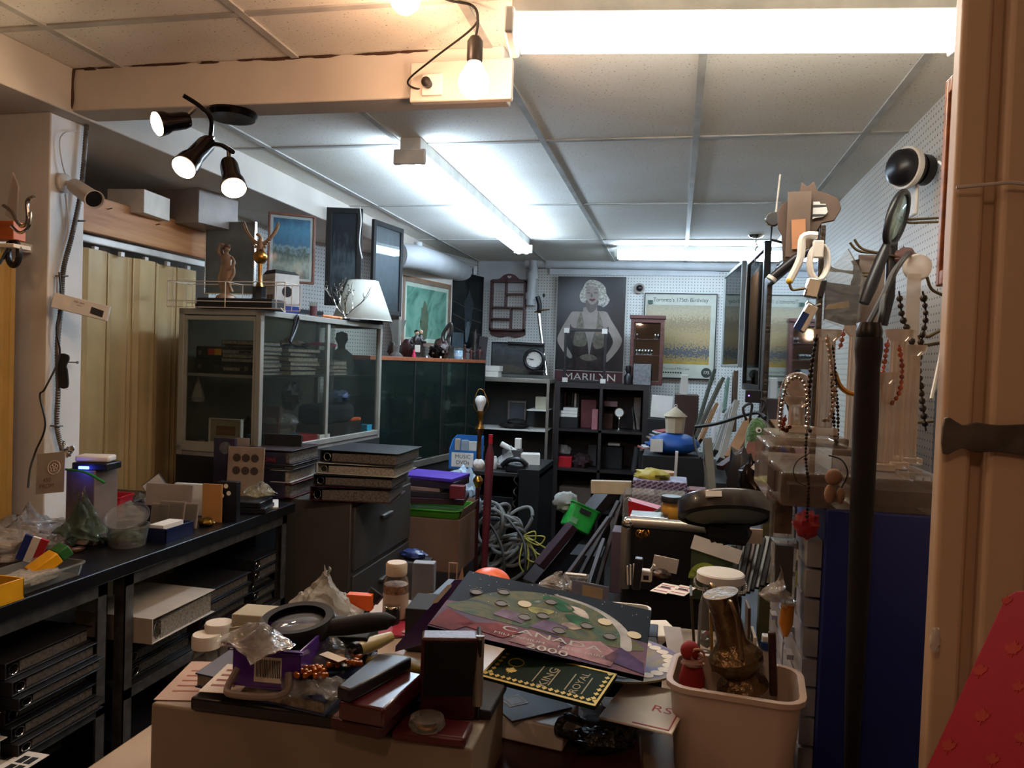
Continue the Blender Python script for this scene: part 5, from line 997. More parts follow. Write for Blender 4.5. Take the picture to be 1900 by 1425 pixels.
# ---- posters
def woman(t, x, z, w, h, y):
    bg = M('poster_black', '101016', .3, var=.3, vs_=3); G().span((x, y, z), (x+w, y+.002, z+h)).obj('print', bg, t)
    P = lambda q: [(x+w*a, z+h*(1-b)) for a, b in q]
    skin, skd, hair, hd = M('photo_skin', '8d827c', .4, var=.1), M('photo_skin_dark', '5c5250', .4), M('photo_blonde', 'b0aca2', .4, var=.35, vs_=60), M('photo_lips', '4a1c20', .4)
    dress = M('photo_satin', '2a1a1e', .35, var=.6, vs_=18)
    decal(t, 'printed_arm', P([(.24, .33), (.14, .42), (.06, .52), (.02, .60), (.08, .68), (.2, .77), (.25, .75), (.14, .62), (.2, .52), (.28, .44)]), skin, y-.0002)
    decal(t, 'printed_arm', P([(.72, .33), (.82, .42), (.92, .52), (.97, .60), (.9, .70), (.76, .80), (.73, .76), (.84, .62), (.78, .52), (.68, .44)]), skin, y-.0002)
    decal(t, 'printed_dress', P([(.2, .5), (.26, .4), (.48, .52), (.72, .4), (.77, .5), (.72, .66), (.7, .78), (.78, .92), (.2, .92), (.27, .76), (.24, .64)]), dress, y-.0004)
    decal(t, 'printed_torso', P([(.4, .29), (.38, .33), (.24, .335), (.2, .4), (.24, .48), (.4, .5), (.47, .62), (.5, .74), (.54, .6), (.6, .5), (.75, .48), (.78, .4), (.73, .33), (.6, .32), (.58, .28)]), skin, y-.0006)
    decal(t, 'printed_halter', P([(.36, .33), (.32, .4), (.29, .5), (.26, .64), (.4, .66), (.46, .62), (.42, .52), (.4, .42)]), M('photo_gilt', '6c6456', .4, 0, var=.25, vs_=30), y-.0008)
    decal(t, 'printed_halter', P([(.61, .33), (.66, .4), (.7, .5), (.72, .64), (.6, .68), (.54, .62), (.58, .52), (.6, .42)]), M('photo_gilt', '6c6456', .4, 0, var=.25, vs_=30), y-.0008)
    decal(t, 'printed_hair', P([(.5, .03), (.62, .05), (.7, .1), (.72, .16), (.77, .22), (.7, .28), (.62, .27), (.5, .25), (.42, .25), (.35, .23), (.33, .17), (.38, .1), (.42, .05)]), hair, y-.0010)
    decal(t, 'printed_neck', P([(.43, .22), (.44, .3), (.5, .34), (.58, .3), (.6, .22)]), skd, y-.0012)
    decal(t, 'printed_face', P([(.5, .085), (.58, .1), (.615, .16), (.59, .225), (.53, .262), (.475, .25), (.425, .2), (.415, .14), (.45, .095)]), skin, y-.0014)
    for q in ([(.43, .155), (.46, .145), (.49, .156), (.46, .162)], [(.53, .152), (.565, .142), (.595, .152), (.565, .16)]): decal(t, 'printed_eye', P(q), skd, y-.0018)
    for q in ([(.42, .135), (.45, .122), (.495, .132), (.45, .128)], [(.53, .13), (.57, .115), (.605, .128), (.57, .122)]): decal(t, 'printed_brow', P(q), skd, y-.0018)
    decal(t, 'printed_nose', P([(.505, .15), (.49, .188), (.52, .192)]), skd, y-.0018); decal(t, 'printed_lips', P([(.47, .215), (.5, .207), (.515, .211), (.54, .206), (.565, .215), (.52, .234)]), hd, y-.0018)
    decal(t, 'printed_curl', P([(.44, .05), (.54, .04), (.6, .08), (.55, .1), (.47, .085), (.42, .1)]), hair, y-.0022)
    decal(t, 'printed_knot', P([(.36, .76), (.46, .73), (.56, .74), (.62, .77), (.54, .79), (.44, .79)]), M('photo_gilt', '6c6456', .4, 0, var=.25, vs_=30), y-.0012)
    G().span((x, y-.001, z), (x+w, y, z+h*.105)).obj('printed_band', M('poster_maroon', '431620', .4), t); G().span((x+w*.0, y-.0014, z+h*.108), (x+w, y, z+h*.112)).obj('printed_line', m_paper, t)
    lettering(t, 'MARILYN', h*.098, x+w*.52, z+h*.05, m_paper, y-.002, sx=1.22)
picture('dark poster of a curly blonde woman in a halter dress over a maroon name band', (1028, 708), (1155, 712), (1035, 512), YB-.05, YB-.05, .002, m_white, woman, 0, None, False, .012, name='poster', cat='poster')
def mapart(t, x, z, w, h, y):
    G().span((x, y, z), (x+w, y+.002, z+h)).obj('print', M('cream_print', 'a9ab9e', .5, var=.06), t)
    G().span((x+w*.02, y-.001, z+h*.165), (x+w*.93, y, z+h*.87)).obj('printed_map', layers('map_print', [(0, '8f7a48'), (.1, '8a7644'), (.16, '3c4656'), (.25, '4a5058'), (.3, '8a7650'), (.5, '9a8660'), (.7, '7c6c50'), (.85, 'a09478'), (1, '8a8672')], .16, 34), t)
    G().span((x+w*.02, y-.0014, z+h*.165), (x+w*.93, y-.001, z+h*.2)).obj('printed_strip', M('ochre_print', '9a8238', .5), t)
    G().lathe([(0, 0), (.01, 0), (.01, .0005), (0, .0005)], 14, T(x+w*.45, y-.0016, z+h*.182) @ RX(PI/2)).obj('printed_seal', m_brass, t)
    ink = M('green_black_ink', '242a28', .5); lettering(t, 'Toronto\'s 175th Birthday', h*.068, x+w*.5, z+h*.93, ink, y-.001, sx=.92); lettering(t, 'TownToronto1793.Com', h*.042, x+w*.42, z+h*.105, ink, y-.001, sx=.95)
    for k in range(9): G().span((x+w*(.25+.035*k), y-.001, z+h*.05), (x+w*(.275+.035*k), y, z+h*.068)).obj('printed_logo', ink, t)
    G().lathe([(0, 0), (.042, 0), (.042, .0008), (0, .0008)], 22, T(x+w*.9, y-.001, z+h*.07) @ RX(PI/2)).obj('printed_badge', ink, t); lettering(t, '175', h*.05, x+w*.9, z+h*.07, m_paper, y-.003)
picture('framed cream birthday poster with a yellow town map on the back pegboard', (1190, 700), (1325, 705), (1197, 543), YB-.04, YB-.04, .008, m_black, mapart, 0, None, False, .025, name='framed_poster', cat='poster')
one('green_sticker', G().span((-.02, -.001, -.015), (.02, 0, .015)), M('green_sticker', '1c4438', .5), 'dark green sticker at the upper left of the birthday poster', 'sticker', at(1207, 560, Y=YB-.044))
loc, rz, w, h = panel((1040, 705), (1120, 708), (1045, 604), 6.2, 6.2); loc.z = zt+.001
loc.y = 6.33
t, w, h = picture('empty black picture frame with white corner guards standing on the bookcase', 0, 0, 0, 0, 0, .022, m_black, None, 0, None, True, .02, pos=(loc, 0, w, h), name='empty_frame', cat='picture frame'); 
for x, z in ((-.004, -.004), (w-.04, -.004), (-.004, h-.036), (w-.04, h-.036)): G().span((x, -.003, z), (x+.044, .0, z+.04)).obj('corner_guard', m_white, t)
for o in list(bpy.data.objects):
    if o.parent == t and o.name.startswith('backing'): bpy.data.objects.remove(o)
# doll cabinet
loc, rz, w, h = panel((1165, 712), (1228, 714), (1168, 583), 6.28, 6.28); m_mah = wood('mahogany', '3a1c1c', '54302e', .35)
t = thing('wall_curio_cabinet', 'narrow mahogany curio cabinet with glass front and silver trinkets', 'cabinet', (loc.x, 6.36, zt+.0005)); h = loc.z+h-zt
G().frame(w, h-.03, .03, .12, 0, 0, 0).obj('carcass', m_mah, t, bevel=.002); G().span((-.01, -.01, h-.03), (w+.01, .12, h)).obj('cornice', m_mah, t, bevel=.004); G().span((.03, .1, .03), (w-.03, .11, h-.06)).obj('mirror_back', m_mir, t); G().span((.03, .008, .03), (w-.03, .011, h-.06)).obj('glass', m_pic_glass, t)
for z in (h*.42, h*.65): G().span((.03, .02, z), (w-.03, .1, z+.006)).obj('shelf', m_mah, t)
for i in range(9): one('silver_trinket', G().lathe([(.012, 0), (.005, .01), (.012, .03), (.006, .045), (0, .05)], 10), m_silver, nth[i % 6]+' tiny silver trinket from the left on the '+('lower' if i < 6 else 'upper')+' curio cabinet shelf', 'trinket', (loc.x+.05+.025*(i % 8), 6.42, zt+h*(.42 if i < 6 else .65)+.007), group='silver trinkets in the curio cabinet')
slab('grey_drawer_box', 'grey speckled card box standing before the mahogany cabinet', 'box', (at(1191, 700, Y=6.3).x, 6.32, zt+.0005), 0, (.14, .05, .17), M('speckled_grey', '6c6a6c', .7, var=.2, vs_=40))
t = thing('black_figure', 'black round-headed figure at the left of the mahogany cabinet', 'figurine', (at(1165, 700, Y=6.3).x, 6.32, zt+.0005)); G().lathe([(.03, 0), (.035, .06), (.015, .09), (.025, .12), (.02, .15), (0, .155)], 14).obj('body', m_black, t)
p = at(1186, 535, Y=YB-.03); t = thing('dome_camera', 'round black and white dome camera on the back pegboard', 'camera', p); G().lathe([(0, 0), (.045, 0), (.045, .01), (0, .012)], 22, RX(PI/2)).obj('base', m_greycard, t); G().sph((.004, -.02, 0), .028, 16).obj('lens', m_black, t)
# ================================================================ MIDDLE OF THE ROOM
def put(t, M_): t.matrix_world = M_; return t
def basis(o, px_, py_):
    """matrix at o with x towards px_, y towards py_, plus both lengths"""
    u = Vector(px_)-Vector(o); v = Vector(py_)-Vector(o); x = u.normalized(); z = x.cross(v).normalized(); y = z.cross(x)
    m = Matrix.Identity(4)
    for i in range(3): m[i][0], m[i][1], m[i][2], m[i][3] = x[i], y[i], z[i], o[i]
    return m, u.length, v.dot(y)
# black side table with the blue disc box
a = at(833, 868, Z=.80); b = at(1012, 868, Z=.80); t = thing('side_table', 'black side table holding the blue disc box in front of the aluminium case', 'table', (a.x, 4.75, 0)); w = b.x-a.x+.02
G().span((0, 0, .775), (w, .55, .80)).obj('top', m_bk, t, bevel=.002); G().span((w-.13, -.01, 0), (w, .56, .80+.03)).obj('side_panel', M('black_cabinet_side', '141618', .4), t, bevel=.002); G().span((0, 0, 0), (.03, .55, .775)).obj('side_panel', m_bk, t); G().span((.03, .53, 0), (w-.13, .55, .775)).obj('back_panel', m_blackm, t); G().span((.03, .02, .45), (w-.13, .53, .47)).obj('shelf', m_bk, t)
slab('black_speaker', 'black audio box with faint knobs on the shelf of the side table', 'audio box', (a.x+.25, 5.0, .471), 0, (.36, .36, .16), m_black)
slab('cream_card_box', 'small cream box on the black audio box', 'box', (a.x+.1, 4.85, .632), .1, (.07, .05, .03), m_paper)
p = at(862, 866, Y=4.86); t = thing('disc_box', 'blue open file box with a handwritten Music DVDs label', 'box', (p.x, 4.90, .8005), .05)
G().span((-.09, -.11, 0), (.09, -.105, .12)).obj('end_panel', M('file_blue', '1f5c9c', .5), t); G().span((-.09, .105, 0), (.09, .11, .2)).obj('end_panel', M('file_blue', '1f5c9c', .5), t)
for s_ in (-1, 1): G().prism([(-.11, 0), (.11, 0), (.11, .2), (-.02, .18), (-.11, .12)], s_*.09-.002, s_*.09+.002, RZ(PI/2) @ RX(PI/2)).obj('side_panel', M('file_blue', '1f5c9c', .5), t)
G().span((-.075, -.1115, .012), (.07, -.110, .105)).obj('label', m_white, t); lettering(t, 'MUSIC', .036, 0, .078, m_blackm, -.1118); lettering(t, 'DVDs', .036, 0, .04, m_blackm, -.1118)
for i, c in enumerate(('a89a82', '8e98a0', 'c0bab0')): G().span((-.06+.035*i, -.09+.03*i, .01), (-.03+.05*i, -.06+.03*i, .19-.01*i)).obj('contents', M('carton_'+c, c, .6), t)
jar('white_cup', 'white plastic cup on the side table right of the blue disc box', at(913, 868, Y=4.87)*1 if False else Vector((at(913, 868, Y=4.87).x, 4.87, .8005)), .033, .085, m_white, None)
def tb(px, Y, zb=.8005): return Vector((at(px, 868, Y=Y).x, Y, zb))
slab('white_carton', 'white flat carton at the right of the side table', 'box', tb(983, 5.02), .2, (.13, .1, .1), m_white, .004)
t = thing('glue_gun', 'white handheld gadget lying on the heap on the side table', 'gadget', tb(945, 4.95, .93), .2, None, 0, .5); G().tube([(-.07, 0, 0), (.05, 0, 0)], [.018, .02], 12).obj('body', m_white, t, bevel=.004)
t = thing('white_adapter', 'small white box-shaped adapter upright on the heap', 'adapter', tb(960, 4.98, .93)); G().span((-.02, -.02, 0), (.02, .02, .07)).obj('body', m_white, t, bevel=.003)
crumple('plastic_bag', 'heap of clear film and cables on the side table', 'bag', tb(945, 4.95), (.26, .2, .15), 33, m_cloudy)
slab('grey_riser_box', 'grey box buried in film on the side table', 'box', tb(950, 4.98), 0, (.12, .1, .125), M('dim_grey', '3c3a3a', .6))
t = thing('desk_phone', 'black desk phone handset hanging over the edge of the side table', 'telephone', tb(960, 4.82)); G().span((-.07, -.05, 0), (.06, .06, .05)).obj('base', m_black, t, bevel=.01); G().tube(spline([(-.09, -.05, .04), (-.04, -.06, .08), (.03, -.06, .085), (.07, -.05, .05)], 5), .017, 10).obj('handset', m_black, t)
cable('coiled black phone cord hanging from the side table', [tb(960, 4.74, .82)]+[tb(958, 4.735, .8)+Vector((.012*math.cos(k), .012*math.sin(k), -.012*k)) for k in range(22)], .004, n=3)
# floor lamp
p = at(888, 860, Y=4.15); t = thing('floor_lamp', 'brass and marble floor lamp without a shade, its bare white bulb upright', 'floor lamp', (p.x, 4.15, 0))
zz = lambda y: at(888, y, Y=4.15).z
m_marble = blot('marble', ['8a8480', 'd8d4cc', 'e6e2da'], 20, 2, .2)
G().lathe([(.13, 0), (.13, .02), (.05, .04), (.02, .08)], 24).obj('base', m_brass, t)
G().lathe([(.013, .07), (.013, zz(905))], 14).obj('pole', M('maroon_pole', '4a2226', .3, .4), t)
G().lathe([(.012, zz(905)), (.03, zz(892)), (.026, zz(888)), (.014, zz(883))], 18).obj('cap', m_brass, t); G().sph((0, 0, zz(862)), .035, 20).obj('marble_ball', m_marble, t)
G().lathe([(.014, zz(852)), (.012, zz(830)), (.012, zz(805)), (.028, zz(795)), (.012, zz(785)), (.018, zz(775)), (.018, zz(762))], 18).obj('socket', m_brass, t)
G().lathe([(.014, zz(762)), (.018, zz(757)), (.031, zz(746)), (.031, zz(741)), (.022, zz(735)), (0, zz(733.5))], 20).obj('bulb', M('opal_glass', 'e4e0da', .25), t)
G().tube(spline([(-.02, 0, zz(765)), (-.04, 0, zz(750)), (-.02, .0, zz(725)), (0, 0, zz(722)), (.02, 0, zz(728)), (.045, 0, zz(750)), (.02, 0, zz(768))], 5), .0022, 6).obj('harp', m_brass, t)
t = thing('red_umbrella', 'dark red folded umbrella standing right of the floor lamp', 'umbrella', (at(903, 850, Y=4.1).x, 4.1, 0), 0, None, 0, rad(1)); G().tube([(0, 0, .02), (0, 0, .62), (0, 0, .98), (0, 0, 1.05)], [.008, .022, .024, .01], 14).obj('canopy', M('wine_fabric', '5a1018', .7), t); G().tube([(0, 0, 1.05), (.0, 0, 1.1)], .012, 10).obj('handle', M('red_cap', 'a01a24', .4), t)
# cardboard box, tray and folders
p0, p1 = at(748, 950, Y=3.8), at(853, 955, Y=3.8); w = p1.x-p0.x; zt = .70
slab('lower_carton', 'dark carton under the brown cardboard box', 'box', ((p0.x+p1.x)/2, 3.98, 0), 0, (w, .36, .40), M('dark_card', '2a2220', .8))
t = thing('cardboard_box', 'large brown cardboard box between the filing cabinet and the floor lamp', 'box', ((p0.x+p1.x)/2, 3.98, .4005)); G().span((-w/2, -.18, 0), (w/2, .18, .275)).obj('carton', M('box_brown', '745440', .8, var=.06), t, bevel=.003)
G().box((w/2+.0, 0, .3), (.003, .3, .07), RY(.35)).obj('flap', M('box_brown', '745440', .8), t); G().box((0, .17, .3), (w*.9, .003, .07), RX(-.3)).obj('flap', M('box_brown', '745440', .8), t)
tx = (p0.x+p1.x)/2-.02
obox('green_tray', 'shallow lime green tray on top of the cardboard box', (tx, 3.95, .677), 0, .34, .3, .045, M('lime_green', '4f9428', .45), .004, rim=.01, corner=.15)
slab('clear_lid_box', 'clear shallow box nested in the green tray', 'box', (tx, 3.95, .69), 0, (.24, .22, .06), m_tubclear)
z = .75
for i, (c, w_, h, lb, dx) in enumerate((('3a1c1e', .3, .03, 'maroon folder at the bottom of the pile on the green tray', .02), ('2a2024', .26, .03, 'dark folder second from the bottom of the pile on the green tray', 0), ('8a6c62', .22, .02, 'pinkish papers in the pile on the green tray', -.05), ('2c2230', .3, .035, 'black folder below the purple one', .0), ('4a2c94', .32, .018, 'bright purple folder topmost of the pile on the green tray', -.01))):
    slab('folder', lb, 'folder', (tx+dx, 3.92, z+.001), .15-.07*i, (w_, .24, h), M('folder_'+c, c, .5)); z += h+.002
slab('red_box', 'dull red box sticking out right of the purple folder', 'box', (tx+.17, 3.76, .80), .1, (.075, .05, .065), M('brick_red', '6a2028', .5))
bag('bluish white plastic bag standing behind the cardboard box', (at(858, 930, Y=4.35).x, 4.38, .58), (.2, .2, .38), 71, M('bag_white', '9fb0bc', .5, bump=.6, bs=30), amp=.3)
slab('bag_stand', 'dark bin carrying the bluish bag', 'bin', (at(858, 930, Y=4.35).x-.06, 4.42, 0), 0, (.2, .2, .575), m_blackm)
cable('black plug lead hanging over the bluish bag', [at(884, 918, Y=4.2), at(875, 925, Y=4.22), at(872, 945, Y=4.22), at(868, 955, Y=4.22)], .004)
one('blue_packet', G().blob((0, 0, .02), (.13, .08, .05), 72, .3), M('blue_foil', '3a4478', .3, var=.5, vs_=40), 'shiny blue packet on the carton in front of the cardboard box', 'packet', at(768, 1032, Y=3.5)+Vector((0, 0, -.01)))
slab('grey_carton', 'grey-black carton with a printed figure in front of the cardboard box', 'box', (at(772, 1100, Y=3.5).x, 3.5, 0), .1, (.13, .12, at(768, 1038, Y=3.5).z-.0), M('grey_print', '4a4648', .6, var=.4))
# hoses
random.seed(41); m_hose = M('grey_rope', '6a6a66', .7, var=.15); t = thing('rope_coil', 'coils of grey rope and hose heaped behind the floor lamp', 'rope coil', (at(925, 980, Y=4.45).x, 4.45, .25))
G().span((-.2, .02, -.25), (.2, .22, .1)).obj('crate', m_blackm, t)
for k in range(16):
    cx, cz, rx_, rz_ = random.uniform(-.12, .14), random.uniform(.0, .3), random.uniform(.09, .16), random.uniform(.07, .15); y0 = random.uniform(-.08, .02); th = random.random()
    G().tube(spline([(cx+rx_*math.cos(a), y0+.04*math.sin(a*2+k), cz+rz_*math.sin(a+th)) for a in [i*PI/4 for i in range(8)]], 4, True), .011, 8, True).obj('loop', m_hose, t)
t = thing('yellow_rope', 'thin yellow rope hanging in loops right of the grey coils', 'rope', at(972, 1010, Y=4.3))
for k, (a_, l) in enumerate(((.4, .13), (.9, .1), (-.2, .15), (-.9, .12), (-1.5, .16))):
    v = Vector((math.cos(a_), 0, math.sin(a_))); n_ = Vector((-v.z, 0, v.x)); G().tube(spline([Vector((0, .01*k, .04)), v*l*.6+n_*.025, v*l, v*l*.6-n_*.03], 6, True), .0045, 6, True).obj('loop', M('rope_yellow', 'a8a04a', .6), t)
for i in range(2): cable(['dark hose hanging in an arc below the grey coils', 'second dark hose curving to the floor'][i], [at(900+40*i, 960, Y=4.2), at(925+45*i, 1000, Y=4.15), at(935+40*i, 1050, Y=4.1), (at(935+40*i, 1050, Y=4.1).x, 4.1, .02)], .008, M('dark_hose', '2c2a28', .5), 'hose', cat='hose')
# green basket on leaning boards
q0, q1 = at(985, 1085, Y=3.9), at(1135, 905, Y=4.3)
def stick(name, label, A, B, w, th, mat, cat='board', rz=0, grp=None):
    A, B = Vector(A), Vector(B); d = (B-A); m = T(A) @ d.to_track_quat('Z', 'Y').to_matrix().to_4x4()
    o = G().span((-w/2, -th/2, 0), (w/2, th/2, d.length)).obj(name, mat, bevel=min(.002, th/5)); o.matrix_world = m; return tag(o, label, cat, grp)
stick('wooden_plank', 'long dark board leaning diagonally below the green basket', q0, q1, .10, .06, m_dwood)
stick('wooden_plank', 'dark maroon strip along the diagonal board', at(1000, 1050, Y=3.8), at(1062, 975, Y=3.9), .07, .04, M('dark_maroon', '2e0f1c', .7))
for i, (x0, y0, x1, y1) in enumerate(((1040, 1085, 1130, 960), (1075, 1070, 1148, 930), (1095, 1075, 1120, 1000), (1110, 1080, 1160, 905), (1142, 1080, 1135, 960))):
    stick('wooden_stick', ['lowest dim wooden stick leaning under the diagonal board', 'second dim stick leaning under the diagonal board', 'short grey stick among the dim sticks', 'long brown stick reaching up to the white strip', 'upright brown stick left of the silver case'][i], (lambda A_, B_: B_+(A_-B_)*((B_.z-.01)/(B_.z-A_.z)))(at(x0, y0, Y=3.1+.12*i), at(x1, y1, Y=3.3+.12*i)), at(x1, y1, Y=3.3+.12*i), .018, .014, M('dim_stick%d' % i, ['3c3230', '2e2624', '4a4240', '33241c', '3a2c26'][i], .6), 'stick')
p = at(1066, 975, Y=4.0); t = obox('green_basket', 'bright green basket tilted on the diagonal board with a white cloth', p+Vector((0, .0, -.02)), .3, .15, .14, .13, M('basket_green', '1f9a38', .45), .004, rim=.008, corner=.15, rx=rad(-12), ry=rad(24), fill=(M('grey_cloth', '5c6062', .9), 5))
G().span((-.03, -.077, .085), (.03, -.073, .11)).obj('grip_slot', m_blackm, t); G().span((-.06, -.0735, .02), (-.02, -.071, .05)).obj('label', M('basket_label', '6fae7c', .6), t)
one('white_cloth', G().blob((0, 0, .04), (.13, .1, .11), 75, .35), M('white_cloth', '8f8f88', .9), 'white cloth bundled at the left edge of the green basket', 'cloth', at(1050, 945, Y=4.05))
t = thing('floor_pedestal', 'dark crate under the diagonal boards', 'crate', (at(1080, 1000, Y=4.4).x, 4.45, 0)); G().span((-.22, -.12, 0), (.12, .14, .42)).obj('crate', m_blackm, t)
# ---------------------------------------------------------------- right-hand table
TZ = .80
t = thing('side_counter', 'cluttered dark counter along the right wall', 'table', (-.14, 1.78, 0)); G().span((0, 0, .77), (.93, 2.38, TZ)).obj('top', m_lam, t)
for x in (.02, .88):
    for y in (.03, 1.2, 2.32): G().span((x, y, 0), (x+.04, y+.04, .77)).obj('leg', m_steel, t)
G().span((.02, .05, .1), (.92, 2.3, .5)).obj('stored_carton', M('dark_card', '2a2220', .8), t)
def rt(px, Y, z=TZ+.0005): return Vector((at(px, 900, Y=Y).x, Y, z))
# back: brown box, lantern etc. on a black crate
slab('black_crate', 'black crate carrying the blue bag and the lantern', 'crate', (at(1252, 840, Y=4.6).x, 4.6, 0), 0, (.36, .34, at(1252, 848, Y=4.43).z), m_blackm)
zc = at(1252, 848, Y=4.43).z+.0005
p = at(1250, 820, Y=4.55); t = thing('blue_bag', 'royal blue and white folded bag under the lantern', 'bag', (p.x, 4.58, zc)); G().blob((0, 0, .06), (.3, .24, .13), 81, .15, 3, 20, flat=.9).obj('bag', M('cobalt', '1c4a90', .5), t, sub=1); G().span((-.13, -.115, .02), (-.06, -.10, .09)).obj('white_panel', m_white, t)
zl = zc+.125; hL = at(1252, 752, Y=4.58).z-zl
t = thing('paper_lantern', 'cream cone-roofed lantern standing on the blue bag', 'lantern', (at(1252, 800, Y=4.58).x, 4.58, zl)); m_lan = M('lantern_cream', 'a8987e', .6, var=.04)
G().lathe([(.052, 0), (.06, hL*.62)], 8).obj('body', m_lan, t, smooth=20); G().lathe([(.07, hL*.6), (.068, hL*.62), (.004, hL*.95)], 24).obj('roof', m_lan, t); G().tube([(.008*math.cos(a), 0, hL*.98+.008*math.sin(a)) for a in [i*PI/6 for i in range(12)]], .0025, 6, True).obj('ring', m_white, t)
p = at(1270, 840, Y=5.7); slab('brown_cabinet', 'plain dark brown box cabinet behind the lantern', 'cabinet', (p.x, 5.85, 0), 0, (.17, .3, at(1270, 733, Y=5.7).z), M('brown_melamine', '3a2620', .5))
zb_ = at(1270, 733, Y=5.7).z+.0005; jar('white_bottle_box', 'white narrow bottle carton standing on the brown cabinet', (at(1269, 733, Y=5.8).x, 5.8, zb_), .001, .01, m_white, None) if False else slab('white_carton', 'white narrow carton with a small emblem on the brown cabinet', 'box', (at(1269, 733, Y=5.8).x, 5.8, zb_), 0, (.05, .05, .145), m_white)
slab('clear_cup', 'clear cup at the left edge of the brown cabinet', 'cup', (at(1256, 733, Y=5.85).x, 5.85, zb_), 0, (.035, .04, .07), m_tubclear)
slab('white_sheet', 'white sheet leaning against the back wall left of the brown cabinet', 'sheet', at(1226, 775, Y=6.0), 0, (.16, .01, .17), m_white, .001, rx=-.1, ry=.05)
slab('sheet_support_box', 'dark box under the white sheet by the bookcase', 'box', (at(1226, 780, Y=6.05).x, 6.08, 0), 0, (.2, .25, at(1226, 778, Y=5.98).z), m_blackm)
random.seed(44)
for i in range(7): slab('paper', ['crumpled red and white wrapper', 'white folded leaflet', 'blue leaflet', 'brown folded map', 'grey envelope', 'small white receipt', 'red leaflet'][i]+' in the heap left of the lantern', 'paper', (at(1205+5*i, 800, Y=4.9).x, 4.9+.03*i, .98+.018*i), random.random(), (.12, .1, .01), M('heap%d' % i, ['7a3a34', 'a8a8a8', '24406e', '5a4438', '77777a', 'b0b0b0', '7a2a2c'][i], .6), rx=.2*random.random(), ry=.3*random.random()-.1)
slab('heap_base', 'dark carton under the heap of leaflets', 'box', (at(1216, 840, Y=4.98).x, 5.03, 0), 0, (.2, .24, .97), m_blackm)
# leaning frames (stand on the floor or counter, lean on the right wall)
def lean(label, top, bot, Yt, Yb, th, dep, mat, name='picture_frame', cat='picture frame', inner=None):
    A, B = at(*bot, Y=Yb), at(*top, Y=Yt); z = (B-A).normalized(); y = Vector((0, 1, 0)); y = (y-z*y.dot(z)).normalized(); x = y.cross(z)
    m = Matrix.Identity(4)
    for i in range(3): m[i][0], m[i][1], m[i][2], m[i][3] = x[i], y[i], z[i], A[i]
    t = thing(name, label, cat); t.matrix_world = m; L_ = (B-A).length; b = min(.045, dep*.2)
    for a_, c_ in (((-th/2, 0, 0), (th/2, b, L_)), ((-th/2, dep-b, 0), (th/2, dep, L_)), ((-th/2, b, 0), (th/2, dep-b, b)), ((-th/2, b, L_-b), (th/2, dep-b, L_))): G().span(a_, c_).obj('rail', mat, t, bevel=.002)
    G().span((-th*.2, b*.9, b*.9), (th*.2, dep-b*.9, L_-b*.9)).obj('panel', inner or m_cardb, t); return t
lf = [((1327, 684), (1292, 800), .02, M('green_grey_frame', '3a443c', .5), 'green-grey frame farthest back in the row of leaning frames'),
      ((1343, 700), (1291, 812), .022, M('dark_green_frame', '4a4c40', .5), 'dark frame with a bright front edge leaning above the lantern'),
      ((1331, 748), (1302, 815), .02, M('tan_wood', '8a6440', .5), 'tan wooden frame leaning second from the left'),
      ((1339, 746), (1321, 822), .018, m_pipe, 'thin white frame leaning between the tan frame and the grey one'),
      ((1359, 754), (1330, 835), .03, M('grey_frame', '8a8c88', .5), 'grey-white moulded frame in the middle of the leaning row'),
      ((1368, 742), (1340, 850), .03, M('pale_frame', '9a9890', .5), 'pale frame nearest the mirror in the leaning row'),
      ((1352, 700), (1345, 760), .02, M('sea_green_glass', '6a8a7c', .3), 'sea-green glass panel behind the leaning frames'),
      ((1366, 688), (1362, 800), .03, M('brown_frame', '54402e', .5), 'tall brown frame behind the leaning row')]
for i, (tp, bt, th, mt, lb) in enumerate(lf): lean(lb, tp, bt, 5.2-.16*i if i < 6 else 5.6, 5.1-.16*i if i < 6 else 5.55, th, .15, mt)
slab('frame_stand', 'long dark chest that the leaning frames stand on', 'chest', (at(1325, 850, Y=4.8).x+.08, 4.75, 0), 0, (.30, 1.1, .90), m_blackm)
stick('wood_plank', 'rounded tan plank leaning right of the lantern frames', at(1355, 850, Y=3.3), at(1393, 779, Y=3.5), .05, .02, M('tan_wood', '8a6440', .5), 'plank')
stick('wood_plank', 'reddish brown plank leaning on the green parrot', at(1386, 880, Y=2.9), at(1408, 808, Y=3.0), .06, .025, m_walnut, 'plank')
stick('wood_plank', 'dark reddish plank running down left of the parrot', at(1335, 868, Y=3.0), at(1392, 830, Y=3.1), .035, .02, m_maroon, 'plank')
for i in range(4): stick('umbrella_rod', ['black rod leaning below the mirror, the highest', 'black rod leaning below the mirror, second', 'grey rod leaning below the mirror', 'brown rod lowest below the mirror'][i], at(1388+10*i, 905+8*i, Y=2.4), at(1424+10*i, 858+10*i, Y=2.5), .016, .016, [m_black, m_black, m_steel, M('brown_frame', '54402e', .5)][i], 'rod')
